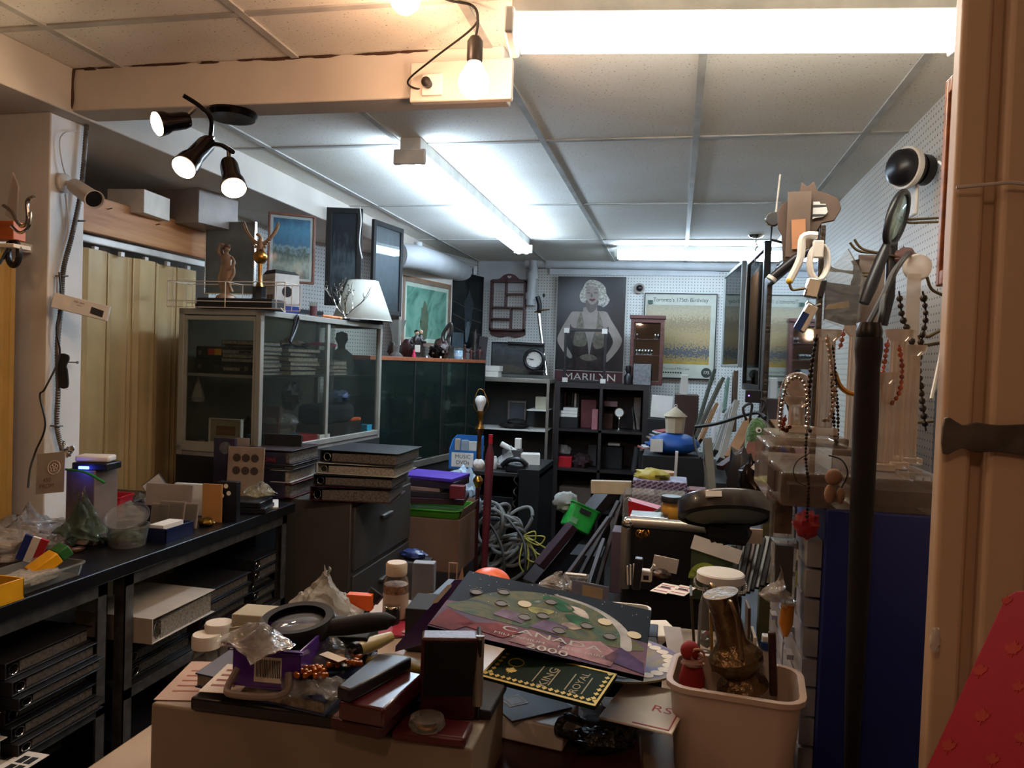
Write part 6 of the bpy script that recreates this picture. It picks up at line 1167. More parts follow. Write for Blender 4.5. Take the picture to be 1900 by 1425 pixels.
# parrot
p = at(1400, 845, Y=3.0); t = thing('plush_parrot', 'green plush bird with a round white eye among the planks', 'plush toy', p)
m_plush = M('green_plush', '4a6e3e', .95, var=.3, vs_=60, bump=.8, bs=120, sheen=.5)
G().rings([[(ox+r_*math.cos(2*PI*j/16), r_*.8*math.sin(2*PI*j/16), z) for j in range(16)] for z, r_, ox in ((-.06, .008, -.02), (-.03, .022, -.015), (.02, .032, -.005), (.07, .036, .0), (.105, .036, .006), (.13, .026, .008), (.142, .008, .008))]).obj('body', m_plush, t)
G().lathe([(0, 0), (.011, 0), (.011, .004), (0, .005)], 16, T(.008, -.028, .098) @ RX(PI/2)).obj('eye', m_white, t); G().lathe([(0, 0), (.005, 0), (0, .003)], 12, T(.009, -.033, .097) @ RX(PI/2)).obj('pupil', m_black, t)
for s_, c in ((-1, m_plush), (1, m_plush)): G().tube([(.02*s_, 0, .0), (.035*s_, 0, -.06), (.03*s_, 0, -.1)], [.014, .012, .004], 8).obj('wing', c, t)
cable('long thick black cord stretched across the leaning frames', [at(1290, 792, Y=3.2), at(1330, 786, Y=3.15), at(1375, 772, Y=3.1), at(1405, 766, Y=3.05), at(1420, 775, Y=3.0)], .007)
cable('black cord looped above the parrot', [at(1385, 780, Y=3.05), at(1379, 757, Y=3.05), at(1395, 750, Y=3.05), at(1392, 775, Y=3.05), at(1395, 790, Y=3.05), at(1410, 770, Y=3.05), at(1420, 748, Y=3.05), at(1412, 740, Y=3.05)], .005)
cable('black cord dropping from the leaning frames to the counter', [at(1291, 795, Y=3.2), at(1287, 810, Y=3.2), at(1292, 835, Y=3.15), at(1300, 850, Y=3.1)], .005)
t = thing('power_adapter', 'black adapter with a tiny violet light above the parrot', 'adapter', at(1398, 738, Y=3.15)); G().span((-.03, 0, -.02), (.03, .03, .03)).obj('case', m_black, t, bevel=.003); G().span((-.02, -.002, .005), (-.015, 0, .01)).obj('indicator_light', glow('violet_led', (.2, .1, 1), 8), t)
# grey slanted panel
lean('grey slab-like panel standing on edge behind the magnifier lamp', (1313, 812), (1322, 915), 2.75, 2.7, .028, .3, M('grey_slab', '5a5c56', .45), 'grey_board', 'board', M('grey_slab', '5a5c56', .45))
# things on the counter, back to front
jar('plant_pot', 'ochre plastic pot on the counter below the lantern', rt(1232, 3.6, .93), .062, .095, M('ochre_pot', 'a87438', .5), None)
slab('pot_riser', 'dark box under the ochre pot', 'box', rt(1232, 3.6), 0, (.2, .2, .128), m_blackm)
jar('steel_creamer', 'small steel creamer left of the ochre pot', rt(1200, 3.65), .04, .06+.14, m_steel, None)
lean('white curved holder standing by the ochre pot', (1256, 838), (1253, 885), 3.4, 3.4, .012, .03, m_pipe, 'white_holder', 'holder')
slab('brick_red_box', 'brick red box right of the ochre pot', 'box', rt(1297, 3.3), 0, (.08, .1, .2), M('brick_red2', '6a2a22', .6)); slab('small_basket_box', 'dark box with a button between pot and red box', 'box', rt(1272, 3.35), 0, (.09, .1, .19), M('basket_brown', '3a2a26', .7))
t = thing('patterned_box', 'box covered in a purple lattice pattern with yellow things inside', 'box', (at(1224, 900, Y=2.9).x, 2.98, .80), 0)
m_pat, N, L, b = nodes('lattice_print'); v = N.new('ShaderNodeTexBrick'); v.inputs['Color1'].default_value = (*lin('2c2440'), 1); v.inputs['Color2'].default_value = (*lin('4c3a62'), 1); v.inputs['Mortar'].default_value = (*lin('8a8298'), 1); v.inputs['Scale'].default_value = 22; v.inputs['Mortar Size'].default_value = .05
tc = N.new('ShaderNodeTexCoord'); mp = N.new('ShaderNodeMapping'); mp.inputs['Rotation'].default_value = (rad(90), rad(35), .6); L.new(tc.outputs['Object'], mp.inputs[0]); L.new(mp.outputs[0], v.inputs['Vector']); L.new(v.outputs[0], b.inputs['Base Color'])
zt_ = at(1224, 893, Y=2.9).z-.80; G().span((-.1, -.08, 0), (.1, .08, zt_)).obj('box', m_pat, t, bevel=.003); G().blob((-.03, 0, zt_+.01), (.13, .12, .05), 3, .3).obj('yellow_contents', M('lime_yellow', 'a89c38', .5), t)
zS = at(1130, 902, Y=3.0).z; stick('white_strip', 'pale printed plastic strip jutting out to the left of the patterned box', at(1097, 903, Y=2.95), at(1172, 905, Y=2.95), .03, .05, M('ivory_strip', 'b0a48e', .5), 'strip')
# silver case
Yc = 1.98; aL, aR = at(1163, 968, Y=Yc), at(1345, 985, Y=Yc); zt = aL.z; w = aR.x-aL.x
slab('black_tool_case', 'black case body beneath the open silver lid', 'case', (aL.x+w/2+.02, 2.12, TZ+.0005), 0, (w+.06, .24, .13), m_blackm, .004)
t = thing('silver_case_lid', 'open aluminium-edged case lid with rounded corner standing on the counter', 'case', (aL.x, Yc, .932), yaw(aL, aR)); hh = zt-.932
G().tube([(0, 0, 0), (0, 0, hh-.012), (.004, 0, hh-.004), (.012, 0, hh), (w, 0, hh)], .0135, 14).obj('edge_trim', m_alu, t); G().sph((.004, 0, hh-.004), .018, 14).obj('corner_cap', m_silver, t)
G().span((0, .004, 0), (w, .01, hh)).obj('lining', M('dark_lining', '1a1a20', .5, var=.3), t); G().span((w+.0, -.004, hh-.03), (w+.09, .006, hh+.006)).obj('tape', M('beige_tape', '9a8472', .6), t)
t2 = thing('lime_picture', 'printed card with a lime slice in front of the silver lid', 'card', (at(1282, 1050, Y=1.93).x, 1.94, .932), .0, None, rad(-6)); G().span((0, 0, 0), (.1, .002, .13)).obj('card', M('leaf_print', '39462a', .5, var=.5), t2)
g = G(); c_ = Vector((.035, -.001, .05)); g.prism([(c_.x+.04*math.cos(a), c_.z+.04*math.sin(a)) for a in [PI*i/20 for i in range(21)]], 0, .001, RX(PI/2)); g.obj('lime_slice', M('lime', '8a9a38', .5), t2)
for k in range(7): a_ = PI*(k+.5)/7; G().tube([(c_.x, -.0018, c_.z), (c_.x+.036*math.cos(a_), -.0018, c_.z+.036*math.sin(a_))], .0006, 4).obj('segment_line', M('pale_lime', 'b4b86a', .5), t2)
G().box((.06, -.001, .125), (.12, .001, .035), RY(.25)).obj('white_corner', m_paper, t2)
for i in range(5): one('gold_ring', G().tube([(.008*math.cos(a), 0, .008*math.sin(a)) for a in [k*PI/6 for k in range(12)]], .002, 6, True), m_brass, nth[i]+' little gold ring from the left on the silver lid', 'ring', at(1186+4*i, 990+3*(i % 2), Y=1.955), .5*i, 'gold rings on the silver lid')
slab('price_card', 'striped price card tilted in front of the silver lid', 'price card', at(1232, 1060, Y=1.9), .1, (.06, .004, .035), m_paper, 0, ry=.15); 
one('metal_nose', G().blob((0, 0, 0), (.05, .04, .03), 83, .3), M('bronze_dark', '3a2c24', .35, .6), 'dark bronze lump below the striped price card', 'ornament', at(1225, 1068, Y=1.86))
t = thing('funnel_basket', 'red funnel-shaped tray hooked on the back of the silver case', 'tray', at(1195, 955, Y=2.35)); G().rings([[(-.05, 0, .04), (.04, 0, .02), (.05, .06, .02), (-.05, .06, .04)], [(-.045, 0, -.02), (-.03, 0, -.02), (-.03, .04, -.02), (-.045, .04, -.02)]]).obj('tray', m_redp, t); G().tube([(-.06, -.003, 0), (-.06, -.003, .04), (-.05, -.003, .05), (-.04, -.003, .04)], .002, 6).obj('hook', m_silver, t)
slab('funnel_riser', 'dim purple-grey carton under the red tray', 'box', rt(1195, 2.42), 0, (.18, .1, .19), M('mauve_card', '4a3c48', .6))
slab('clear_carton', 'clear crinkled carton under the patterned box front', 'box', rt(1215, 2.62), 0, (.2, .14, .28), m_tubclear); slab('silver_foil_pad', 'flat foil packets on top of the silver case', 'packets', at(1205, 962, Y=2.1), 0, (.1, .08, .012), m_silver)
zc_ = at(1247, 965, Y=2.2).z; slab('candle_riser', 'dark carton under the amber candle jar', 'box', rt(1247, 2.2, .932), 0, (.1, .1, zc_-.932-.001), m_blackm); jar('candle_jar', 'amber candle jar with a black lid beside the magnifier lamp', rt(1247, 2.2, zc_), .027, .052, M('amber_wax', 'a87a2c', .3), m_black, .029, .016)
# magnifier lamp
p = at(1346, 942, Y=1.78); t = thing('magnifier_lamp', 'large round magnifier lamp with a glossy dark housing and grey lens', 'magnifier lamp', p, 0, None, rad(-25), rad(-4))
m_brn = M('dark_glossy_housing', '1c1410', .3, coat=.3); R0 = .105
G().rings([[(r*math.cos(2*PI*j/48), r*math.sin(2*PI*j/48), z) for j in range(48)] for r, z in ((R0*.86, -.026), (R0, -.022), (R0, .012), (R0*.96, .017), (R0*.7, .019), (R0*.7, .0), (R0*.86, -.02))], cap=False).obj('housing', m_brn, t)
G().lathe([(0, -.024), (R0*.86, -.02), (R0*.86, -.016), (0, -.012)], 40).obj('lens', M('frosted_lens', '6a695c', .5), t)
G().span((-.045, -R0-.0015, -.004), (-.012, -R0+.012, .008)).obj('sticker', m_paper, t)
G().rings([[(x, w_*math.cos(2*PI*j/12), .0+.014*math.sin(2*PI*j/12)) for j in range(12)] for x, w_ in ((R0*.9, .04), (R0*1.1, .022), (R0*1.35, .012))]).obj('handle', m_brn, t); G().tube([(R0*1.3, 0, 0), (R0*1.9, .02, -.005)], .006, 8).obj('arm', m_steel, t)
G().tube([(-.05, .03, .028), (0, .04, .05), (.06, .03, .03)], .004, 6).obj('bracket', m_chrome, t)
# dark tools behind / right of it
random.seed(55)
tl = ['black', 'grey', 'steel', 'dark', 'chrome', 'silver', 'thin black', 'narrow grey', 'slim dark', 'long black']
for i in range(10): stick('tool', tl[i]+' tool in the bunch right of the lime picture, %s' % ['leaning left', 'near the jar', 'in the middle', 'at the back', 'with a bright edge', 'beside the chrome one', 'close to the clear drawers', 'next to the thin one', 'low in the bunch', 'tallest of all'][i], at(1340+9*i, 1120-4*i, Y=1.9+.01*i), at(1362+9*i, 1010-2*i if i < 9 else 985, Y=2.0+.01*i), .012+.006*random.random(), .01, [m_black, m_blackm, m_black, m_blackm, m_chrome_d][i % 5], 'tool')
one('camera_bracket', G().blob((0, 0, 0), (.1, .06, .06), 84, .6), m_blackm, 'black clamp-like lump under the magnifier lamp', 'clamp', at(1352, 985, Y=1.84))
one('camera_stand', G().blob((0, 0, .0), (.09, .08, .2), 86, .5), m_black, 'black camera and strap heap in front of the planks', 'camera', at(1375, 895, Y=2.5)); one('camera_stand', G().blob((0, 0, .0), (.08, .08, .14), 87, .6), m_chrome_d, 'dark metal clamp heap above the magnifier lamp', 'clamp', at(1395, 905, Y=2.2))
t = thing('display_card_box', 'dark box with a yellow label left of the acrylic stand', 'box', rt(1443, 2.1, .80), 0); G().span((-.035, -.02, 0), (.03, .02, at(1443, 897, Y=2.08).z-.8)).obj('box', M('olive_box', '4a4628', .5), t); zy = at(1443, 912, Y=2.08).z-.8; G().span((-.022, -.021, zy-.008), (.008, -.02, zy+.008)).obj('label', M('yellow_label', 'c8b81a', .5), t)
# ---------------------------------------------------------------- hung things: paintings, mirror
dry = layers('dry_grass_print', [(0, '4a5a34'), (.2, '7a8a48'), (.45, 'a39a4a'), (.6, '8a9a50'), (.8, '6a8a5a'), (1, '8a9aa0')], .2, 8)
picture('pale-matted green and yellow painting hanging sideways near the back wall', (1337, 681), (1369, 677), (1337, 512), 6.3, 5.4, .02, M('grey_frame', '8a8c88', .5), dry, .05, M('cool_mat', 'b0b4ac', .5), True, .03)
picture('dark-framed painting hanging sideways just right of the green-yellow one', (1376, 722), (1407, 735), (1376, 482), 5.75, 4.9, .045, m_black, blot('dim_village', ['1c1a18', '4a4436', '8a8470', '2a2620'], 9, 2), .03, M('cool_mat', 'b0b4ac', .5), True, .04)
p = at(1403, 437, Z=ZC-.002); t = thing('ceiling_hook', 'chrome ceiling hook from which the dark-framed painting hangs', 'hook', (p.x, p.y, ZC-.001)); G().lathe([(0, 0), (.05, 0), (.04, -.012), (.01, -.02), (0, -.02)], 20).obj('rose', m_chrome, t); G().tube(spline([(0, 0, -.02), (0, 0, -.05), (.012, 0, -.07), (0, 0, -.085), (-.012, 0, -.07)], 4), .004, 6).obj('hook', m_chrome, t); G().cyl((0, 0, -.085), (.0, 0, -.2), .003, n=6).obj('wire', m_steel, t)
XM = .365; mn, mf = at(1517, 428, X=XM), at(1419, 510, X=XM); mb = at(1433, 850, Y=mf.y).z
t = thing('wall_mirror', 'large mirror in a carved dark frame seen edge-on, reflecting the birthday poster', 'mirror', (XM, mf.y, mb), -PI/2); w = mf.y-mn.y; h = (mn.z+mf.z)/2-mb; m_carv = M('carved_frame', '33291f', .4, .3, var=.2, vs_=20, bump=.5, bs=60)
[G().span(q[:3], q[3:]).obj('rail', m_carv, t, bevel=.004) for q in ((0, 0, 0, .10, .024, h), (w-.02, 0.006, 0, w, .022, h), (.1, 0, 0, w-.02, .024, .042), (.1, 0, h-.042, w-.02, .024, h))]; G().span((.035, .012, .035), (w-.035, .016, h-.035)).obj('mirror_glass', m_mir, t); G().span((.035, .017, .035), (w-.005, .021, h-.035)).obj('backing', m_cardb, t)
# keyhole board
A = at(1487, 500, Y=2.25); s_ = 2.25/1425; t = thing('keyhole_board', 'brown crown-topped wooden cut-out board standing above the mirror', 'wooden board', (A.x, 2.25, A.z), -.1)
ol = [(-30, 0), (-35, 60), (-42, 72), (-44, 100), (-38, 115), (-24, 120), (-22, 130), (-10, 132), (-6, 152), (4, 144), (14, 153), (20, 136), (38, 130), (54, 122), (60, 104), (50, 84), (30, 80), (22, 66), (14, 40), (-4, 12)]
G().prism([(x*s_, y*s_) for x, y in ol], -.01, .004, RX(PI/2)).obj('board', M('board_brown', '4e3c30', .6), t, bevel=.002); G().prism([(x*s_, y*s_) for x, y in [(14, 86), (14, 116), (24, 116), (26, 112), (34, 112), (38, 98), (32, 90), (18, 88)]], .0105, .012, RX(PI/2)).obj('cut_out', m_pegL, t)
G().span((-28*s_, -.03, 20*s_), (10*s_, -.012, 132*s_)).obj('back_plate', M('brown_plate', '5c4c40', .6), t); G().box((-8*s_, -.034, 58*s_), (.036, .004, .08), RY(-.06)).obj('orange_block', M('tan_block', 'a87450', .6), t)
p = at(1433, 408, Y=2.6); t = thing('round_webcam', 'small round black webcam with a chrome ring and white aerial', 'camera', p); G().lathe([(0, 0), (.02, 0), (.024, .01), (.02, .02), (0, .02)], 20, RX(PI/2)).obj('body', m_black, t); G().tube([(.022*math.cos(a), -.012, .022*math.sin(a)) for a in [i*PI/12 for i in range(24)]], .0025, 6, True).obj('ring', m_chrome, t); G().cyl((.01, .0, .025), (.018, 0, .145), .003, n=6).obj('aerial', m_white, t); G().cyl((.02, 0, 0), (.045, 0, .01), .006, n=8).obj('arm', m_white, t); G().tube([(.0, .01, -.02), (.0, .02, -.06), (XM-p.x+.01, .04, (mf.z+mn.z)/2-p.z)], .004, 6).obj('stalk', m_black, t)
# ================================================================ RIGHT: pegboard hooks, acrylic stands, blue drawers, door
YH = 2.32; m_hk = M('olive_wire', '5a4c34', .4, .5)
def hook(label, tips, base, Y=YH, r=.0035, tipm=None):
    t = thing('peg_hook', label, 'hook', at(*base, Y=Y))
    o = t.location.copy()
    for k, tp in enumerate(tips):
        A = at(*tp, Y=Y-.02*k); Bq = at(base[0], base[1]+k*7, Y=Y-.02*k); u = (Bq-A)
        G().tube(spline([A-o, A+u*.15+Vector((0, 0, -.018))-o, A+u*.5+Vector((0, 0, -.012))-o, Bq-o], 5), r, 8).obj('wire', m_hk, t)
        if tipm: G().sph(A-o, .008, 8).obj('tip', tipm, t)
    return t
m_ytip = M('yellow_tip', 'c09a20', .5)
hook('double brown hook rod carrying the large magnifier', [(1668, 392), (1672, 398)], (1752, 404), 2.3)
hook('double hook with bare upturned ends in front of the pegboard', [(1577, 450), (1585, 444)], (1690, 474), 2.3)
hook('yellow-tipped double hook above the purple packet', [(1523, 485), (1530, 480)], (1612, 506), 2.3, tipm=m_ytip)
hook('yellow-tipped hook pointing left by the mirror', [(1464, 522)], (1502, 534), 2.1, tipm=m_ytip)
hook('thin dark hook slanting down at the right of the pegboard', [(1720, 514)], (1780, 562), 1.9)
for i, (a_, b_) in enumerate((((1712, 610), (1765, 602)), ((1705, 622), (1768, 632)), ((1660, 766), (1752, 780)))): hook(['upper bare hook behind the dark necklaces', 'lower bare hook behind the dark necklaces', 'long hook low down beside the blue cloth'][i], [a_], b_, 1.75)
# large magnifier
A, Bm, E_ = at(1664, 405, Y=2.24), at(1640, 455, Y=2.22), at(1603, 563, Y=2.2); d = (E_-A).normalized()
t = thing('hand_magnifier', 'large oval-looking hand magnifier hanging by its ring from a peg hook', 'magnifier', A); ax = d.to_track_quat('Z', 'Y').to_matrix().to_4x4() @ RZ(rad(58))
G().tube([ax @ Vector((.052*math.cos(a), 0, .073*math.sin(a))) for a in [i*PI/20 for i in range(40)]], .009, 10, True).obj('rim', m_black, t); G().rings([[ax @ Vector((.048*math.cos(a)*q, y, .069*math.sin(a)*q)) for a in [i*PI/16 for i in range(32)]] for q, y in ((.2, -.007), (.8, -.004), (1, 0), (.8, .004), (.2, .007))]).obj('lens', M('greenish_lens', 'b8ccc0', .03, trans=.9), t)
G().tube([(d*.075), d*.11, d*.2, (E_-A)], [.010, .015, .017, .013], 12).obj('handle', m_black, t)
t = thing('hand_magnifier', 'second slim black handle hanging behind the large magnifier', 'magnifier', at(1655, 470, Y=2.3)); G().tube([(0, 0, .03), (0, 0, -.12), (-.01, 0, -.2)], [.014, .013, .008], 10).obj('handle', m_black, t); G().blob((.03, -.01, -.01), (.06, .03, .05), 4, .4).obj('tag', M('mauve_tag', '6a4a48', .6), t)
# packets and clips hanging
t = thing('hanging_packet', 'black and purple packet with a yellow flash hanging from the yellow-tipped hook', 'packet', at(1562, 515, Y=2.26)); q = 2.26/1425
G().prism([(x*q, y*q) for x, y in ((-26, -75), (30, -95), (36, 0), (8, 50), (-26, 6))], 0, .014, RX(PI/2) @ T(0, 0, -.007)).obj('bag', m_clear, t)
G().prism([(x*q, y*q) for x, y in ((-26, -72), (26, -88), (30, -15), (-26, -8))], -.003, .003, RX(PI/2)).obj('card', M('aubergine_card', '251822', .5, var=.4), t); G().prism([(x*q, y*q) for x, y in ((-26, -56), (14, -52), (12, -40), (-22, -48))], .0035, .0045, RX(PI/2)).obj('yellow_flash', M('flash_yellow', 'b88c1c', .5), t)
t = thing('chrome_clip_box', 'chrome and black boxy clip hanging left of the purple packet', 'clip', at(1508, 535, Y=2.1)); G().box((0, 0, 0), (.035, .03, .05), RY(.2)).obj('box', m_silver, t, bevel=.004); G().box((.02, -.002, -.002), (.016, .028, .046), RY(.2)).obj('face', m_black, t, bevel=.003)
t = thing('chrome_clip_box', 'chrome clip with blue reflections below the boxy clip', 'clip', at(1495, 590, Y=2.1)); G().box((0, 0, 0), (.03, .02, .075), RY(.45)).obj('body', m_silver, t, bevel=.004); G().box((-.012, -.011, -.01), (.018, .003, .05), RY(.45)).obj('face', M('blue_reflection', '2a3c6a', .1, .8), t); G().tube([(.0, 0, .04), (.02, 0, .03), (.035, 0, .035)], .005, 8).obj('arm', m_chrome, t)  # blue reflections on this clip are coloured into its face
t = thing('white_cable_bundle', 'white cable wound around a white socket near the carved mirror', 'cable', at(1515, 480, Y=2.12))
for k in range(4): G().tube([( .022*math.cos(a)+.003*k, -.004*k, .045*math.sin(a)-.01) for a in [i*PI/10 for i in range(20)]], .0032, 6, True).obj('loop', m_white, t)
G().span((-.012, -.02, .0), (.014, .0, .045)).obj('socket', m_white, t, bevel=.003); G().tube(spline([(-.0, 0, .06), (-.035, 0, .055), (-.04, 0, .0), (-.065, 0, -.06)], 5), .01, 8).obj('lead', m_white, t)
t = thing('silver_ring_handle', 'grey and black curved handle lying along the mirror top', 'handle', at(1475, 480, Y=2.2)); G().tube([(-.055, 0, -.05), (0, 0, .0), (.035, 0, .02)], .012, 10).obj('grip', m_black, t); G().tube([(-.06, 0, -.058), (-.055, 0, -.05)], .014, 10).obj('cap', m_white, t)
t = thing('leather_strip', 'ragged brown strip hanging right of the purple packet', 'strap', at(1585, 530, Y=2.28)); G().tube(spline([(0, 0, .07), (.006, 0, .03), (-.002, 0, -.02), (.004, 0, -.06)], 5), [.012, .01, .008, .009, .012, .01, .01, .012, .011, .01, .01, .01, .009, .01, .008, .006], 8).obj('strap', M('dark_leather', '33241c', .6), t)
slab('grey_card', 'plain grey card behind the magnifier handles', 'card', at(1612, 600, Y=2.3), 0, (.07, .004, .19), M('grey_back_card', '7c6c62', .6), 0)
# wifi camera + cable
p = at(1717, 316, X=XR-.03); t = thing('round_speaker_camera', 'round black camera in a white ring mount high on the right pegboard', 'camera', p); ax = Euler((0, rad(90), rad(28))).to_matrix().to_4x4()
G().lathe([(0, .0), (.03, .0), (.055, .02), (.062, .05), (.055, .085), (.03, .10), (0, .104)], 28, ax @ RX(0) @ T(0, 0, -.13)).obj('body', m_black, t); G().lathe([(.06, .0), (.068, 0), (.068, .018), (.06, .018)], 32, ax @ T(0, 0, -.085), cap=False).obj('ring', m_white, t); G().lathe([(0, 0), (.05, 0), (.05, .03), (0, .03)], 24, ax @ T(0, 0, -.03)).obj('back', m_black, t)
G().box((-.03, .0, -.1), (.012, .07, .1)).obj('bracket', m_white, t, bevel=.01)
cable('white cable dropping from the round camera past the wooden frame', [at(1742, 300, Y=2.3), at(1765, 325, Y=2.0), at(1772, 380, Y=1.9), at(1762, 450, Y=1.85), at(1753, 560, Y=1.8), at(1748, 640, Y=1.75), at(1728, 740, Y=1.7)], .0035, m_white)
# wooden frame edge
A, B_2 = at(1757, 525, Y=1.62), at(1757, 128, Y=1.62); t = thing('framed_picture', 'brown wooden picture frame seen edge-on beside the folding door', 'picture frame', (A.x, 1.62, A.z)); m_ofw = wood('orange_frame_wood', '6a3c1c', '94592c', .4); hh = B_2.z-A.z
for q in ((0, 0, 0, .035, .03, hh), (0, .05, 0, .035, .07, hh), (0, .03, 0, .035, .05, .03), (0, .03, hh-.03, .035, .05, hh)): G().span(q[:3], q[3:]).obj('rail', m_ofw, t, bevel=.003)
G().span((.012, .02, .02), (.02, .06, hh-.02)).obj('panel', m_cardb, t); G().span((-.005, .0, .02), (.0, .008, hh-.01)).obj('gilt_edge', M('green_gilt', '5c5a34', .4, .4), t)
# necklaces stand: acrylic bases + fluted columns
m_flu = sheet_glass('fluted_acrylic', 'e8e0d8', .22, .42, 'd8cabd')
ZA = 1.3005
t = thing('parts_cabinet', 'tall royal blue parts cabinet with clear drawers facing left, in the right foreground', 'cabinet', (.225, 1.2, 0)); X1 = .165
G().span((0, 0, .25), (X1, .42, 1.30)).obj('body', m_blue, t, bevel=.003); G().span((.01, .01, 0), (X1-.01, .41, .25)).obj('plinth', m_blackm, t)
m_drw = sheet_glass('drawer_plastic', 'b8c0d0', .2, .6, 'a3a3a8')
n = 0
for r_ in range(14):
    for c_ in range(2):
        z0 = 1.255-.045*(r_+1); y0 = .012+.2*c_
        dw = G().span((-.022, y0, z0), (-.001, y0+.19, z0+.04)).obj('drawer', m_drw, t); G().span((-.032, y0+.08, z0+.008), (-.022, y0+.11, z0+.016)).obj('handle', m_drw, dw)
t = thing('acrylic_base', 'wide clear acrylic base box on top of the blue cabinet', 'display stand', (.13, 1.2, ZA))
G().span((.03, .0, 0), (.27, .3, .05)).obj('lower_box', m_acryl, t, bevel=.004); G().span((.045, .02, .008), (.12, .28, .03)).obj('dark_pad', M('velvet_pad', '241c2c', .9), t); G().span((.16, .02, .008), (.25, .28, .03)).obj('dark_pad', M('velvet_pad', '241c2c', .9), t)
t = thing('acrylic_base', 'smaller clear acrylic step box overhanging left of the blue cabinet', 'display stand', (.145, 1.24, ZA+.0)); G().span((.0, .0, .0), (.13, .2, .085)).obj('box', m_acryl, t, bevel=.004); G().span((.012, .02, .012), (.1, .18, .045)).obj('dark_pad', M('velvet_pad', '241c2c', .9), t); G().span((.01, .02, .085), (.12, .18, .10)).obj('step', m_acryl, t, bevel=.003)
0 and slab('bracket_plate', 'thin clear shelf plate under the overhanging acrylic box', 'shelf', (.26, 1.36, ZA-.0045) if False else (.155, 1.34, ZA-.006), 0, (.12, .2, .005), m_acryl)
cols_ = [(1476, 1.34, 735, 815, 'short fluted acrylic column topped by a round clear disc', 1), (1526, 1.32, 612, 832, 'fluted acrylic column second from the left, hung with beads', 0), (1580, 1.42, 605, 840, 'fluted acrylic column just left of the umbrella', 0), (1633, 1.30, 690, 850, 'lower fluted acrylic column right of the umbrella', 0), (1658, 1.34, 612, 855, 'tall fluted acrylic column hung with an amber necklace', 0), (1685, 1.42, 640, 830, 'fluted acrylic column at the right under the dark necklaces', 0)]
for px, Y, yt, yb, lb, disc in cols_:
    b0_ = at(px, yb, Y=Y); z0 = ZA+(.1005 if px < 1545 else .0505); tp = at(px, yt, Y=Y).z; hh = tp-z0; t = thing('fluted_column', lb, 'display column', (b0_.x, Y, z0)); R_ = []
    for z, s_ in ((.012, 1), (hh-.018, .92)): R_.append([( .0125*s_*(1+.10*math.cos(10*a))*math.cos(a), .0125*s_*(1+.10*math.cos(10*a))*math.sin(a), z) for a in [2*PI*j/80 for j in range(80)]])
    G().rings(R_).obj('shaft', m_flu, t, smooth=60); G().span((-.019, -.019, 0), (.019, .019, .012)).obj('foot', m_flu, t, bevel=.002); G().lathe([(.012, hh-.018), (.02, hh-.01), (.022, hh), (.0, hh)], 20).obj('capital', m_flu, t)
    if disc: G().lathe([(.0, 0), (.02, 0), (.022, .008), (.02, .018), (.012, .02), (0, .016)], 24, T(0, .008, hh+.018) @ RX(PI/2)).obj('disc', m_flu, t)
p = at(1697, 498, Y=2.15); one('clear_stopper', G().lathe([(0, 0), (.03, .004), (.035, .02), (.03, .04), (0, .045)], 20, RX(PI/2)), m_flu, 'round clear plastic cap above the dark necklaces', 'cap', p)
slab('clear_strip', 'clear plastic strip hanging between the dark necklaces', 'strip', at(1690, 640, Y=2.0), 0, (.03, .004, .17), m_flu, 0)
def necklace(label, pts, r, mat, Y=1.3, n=5, closed=False):
    P = spline([at(x, y, Y=Y+(.01*math.sin(i))) for i, (x, y) in enumerate(pts)], 8, closed); g = G(); acc = 0; last = P[0]
    g.tube(P, r*.3, 4)
    for a_, b_ in zip(P, P[1:]):
        L_ = (b_-a_).length; s_ = 0
        while acc+L_-s_ >= r*2.1: s_ += r*2.1-acc; acc = 0; g.sph(a_.lerp(b_, min(1, s_/L_)), r*(.8+.35*random.random()), 6)
        acc += L_-s_
    return tag(g.obj('necklace', mat), label, 'necklace')
random.seed(61)
m_amb = M('amber_beads', '8a3c22', .2, .3, var=.4, vs_=60); m_dkb = M('dark_beads', '2a201c', .25, .3, var=.4, vs_=60); m_pearl = M('pale_beads', 'a89888', .2, .3, var=.3, vs_=60)
necklace('silver bead chain arching over the round clear disc', [(1447, 800), (1450, 760), (1460, 715), (1478, 700), (1494, 715), (1500, 760), (1497, 800)], .0035, m_chrome, 1.28)
necklace('thin white wire hoop around the silver bead chain', [(1442, 785), (1447, 730), (1458, 700), (1476, 692)], .0014, m_white, 1.27)
necklace('brown bead string on the left side of the second column', [(1516, 620), (1506, 680), (1500, 740), (1498, 790), (1504, 800)], .004, m_dkb, 1.29)
necklace('mixed pale and brown bead string on the right of the second column', [(1534, 620), (1543, 680), (1548, 740), (1540, 775), (1528, 780)], .0042, m_pearl, 1.29)
necklace('dark slender bead string hanging between two fluted columns', [(1545, 640), (1550, 700), (1555, 780), (1551, 825), (1546, 760), (1543, 690)], .003, m_dkb, 1.31)
necklace('amber and copper necklace draped round the tall column right of the umbrella', [(1648, 630), (1640, 680), (1636, 720), (1642, 745), (1655, 748), (1670, 725), (1674, 680), (1668, 640)], .0042, m_amb, 1.30)
necklace('pink beads hanging high between the columns and the umbrella', [(1566, 610), (1560, 640), (1556, 648)], .0045, M('pink_beads', '9a5c50', .25), 1.36)
necklace('thick dark sequinned necklace at the left of the pair', [(1668, 540), (1675, 590), (1690, 625), (1705, 690), (1712, 750), (1718, 800)], .007, m_dkb, 1.62)
necklace('thick dark sequinned necklace at the right of the pair', [(1712, 540), (1718, 590), (1708, 640), (1704, 680)], .007, m_dkb, 1.65)
necklace('copper scrap chain on the short column', [(1458, 770), (1452, 790), (1456, 800), (1468, 790)], .004, m_amb, 1.29)
necklace('dark twisted chain hanging down past the clear base at the left', [(1497, 800), (1495, 850), (1500, 900), (1497, 960)], .0025, m_dkb, 1.17)
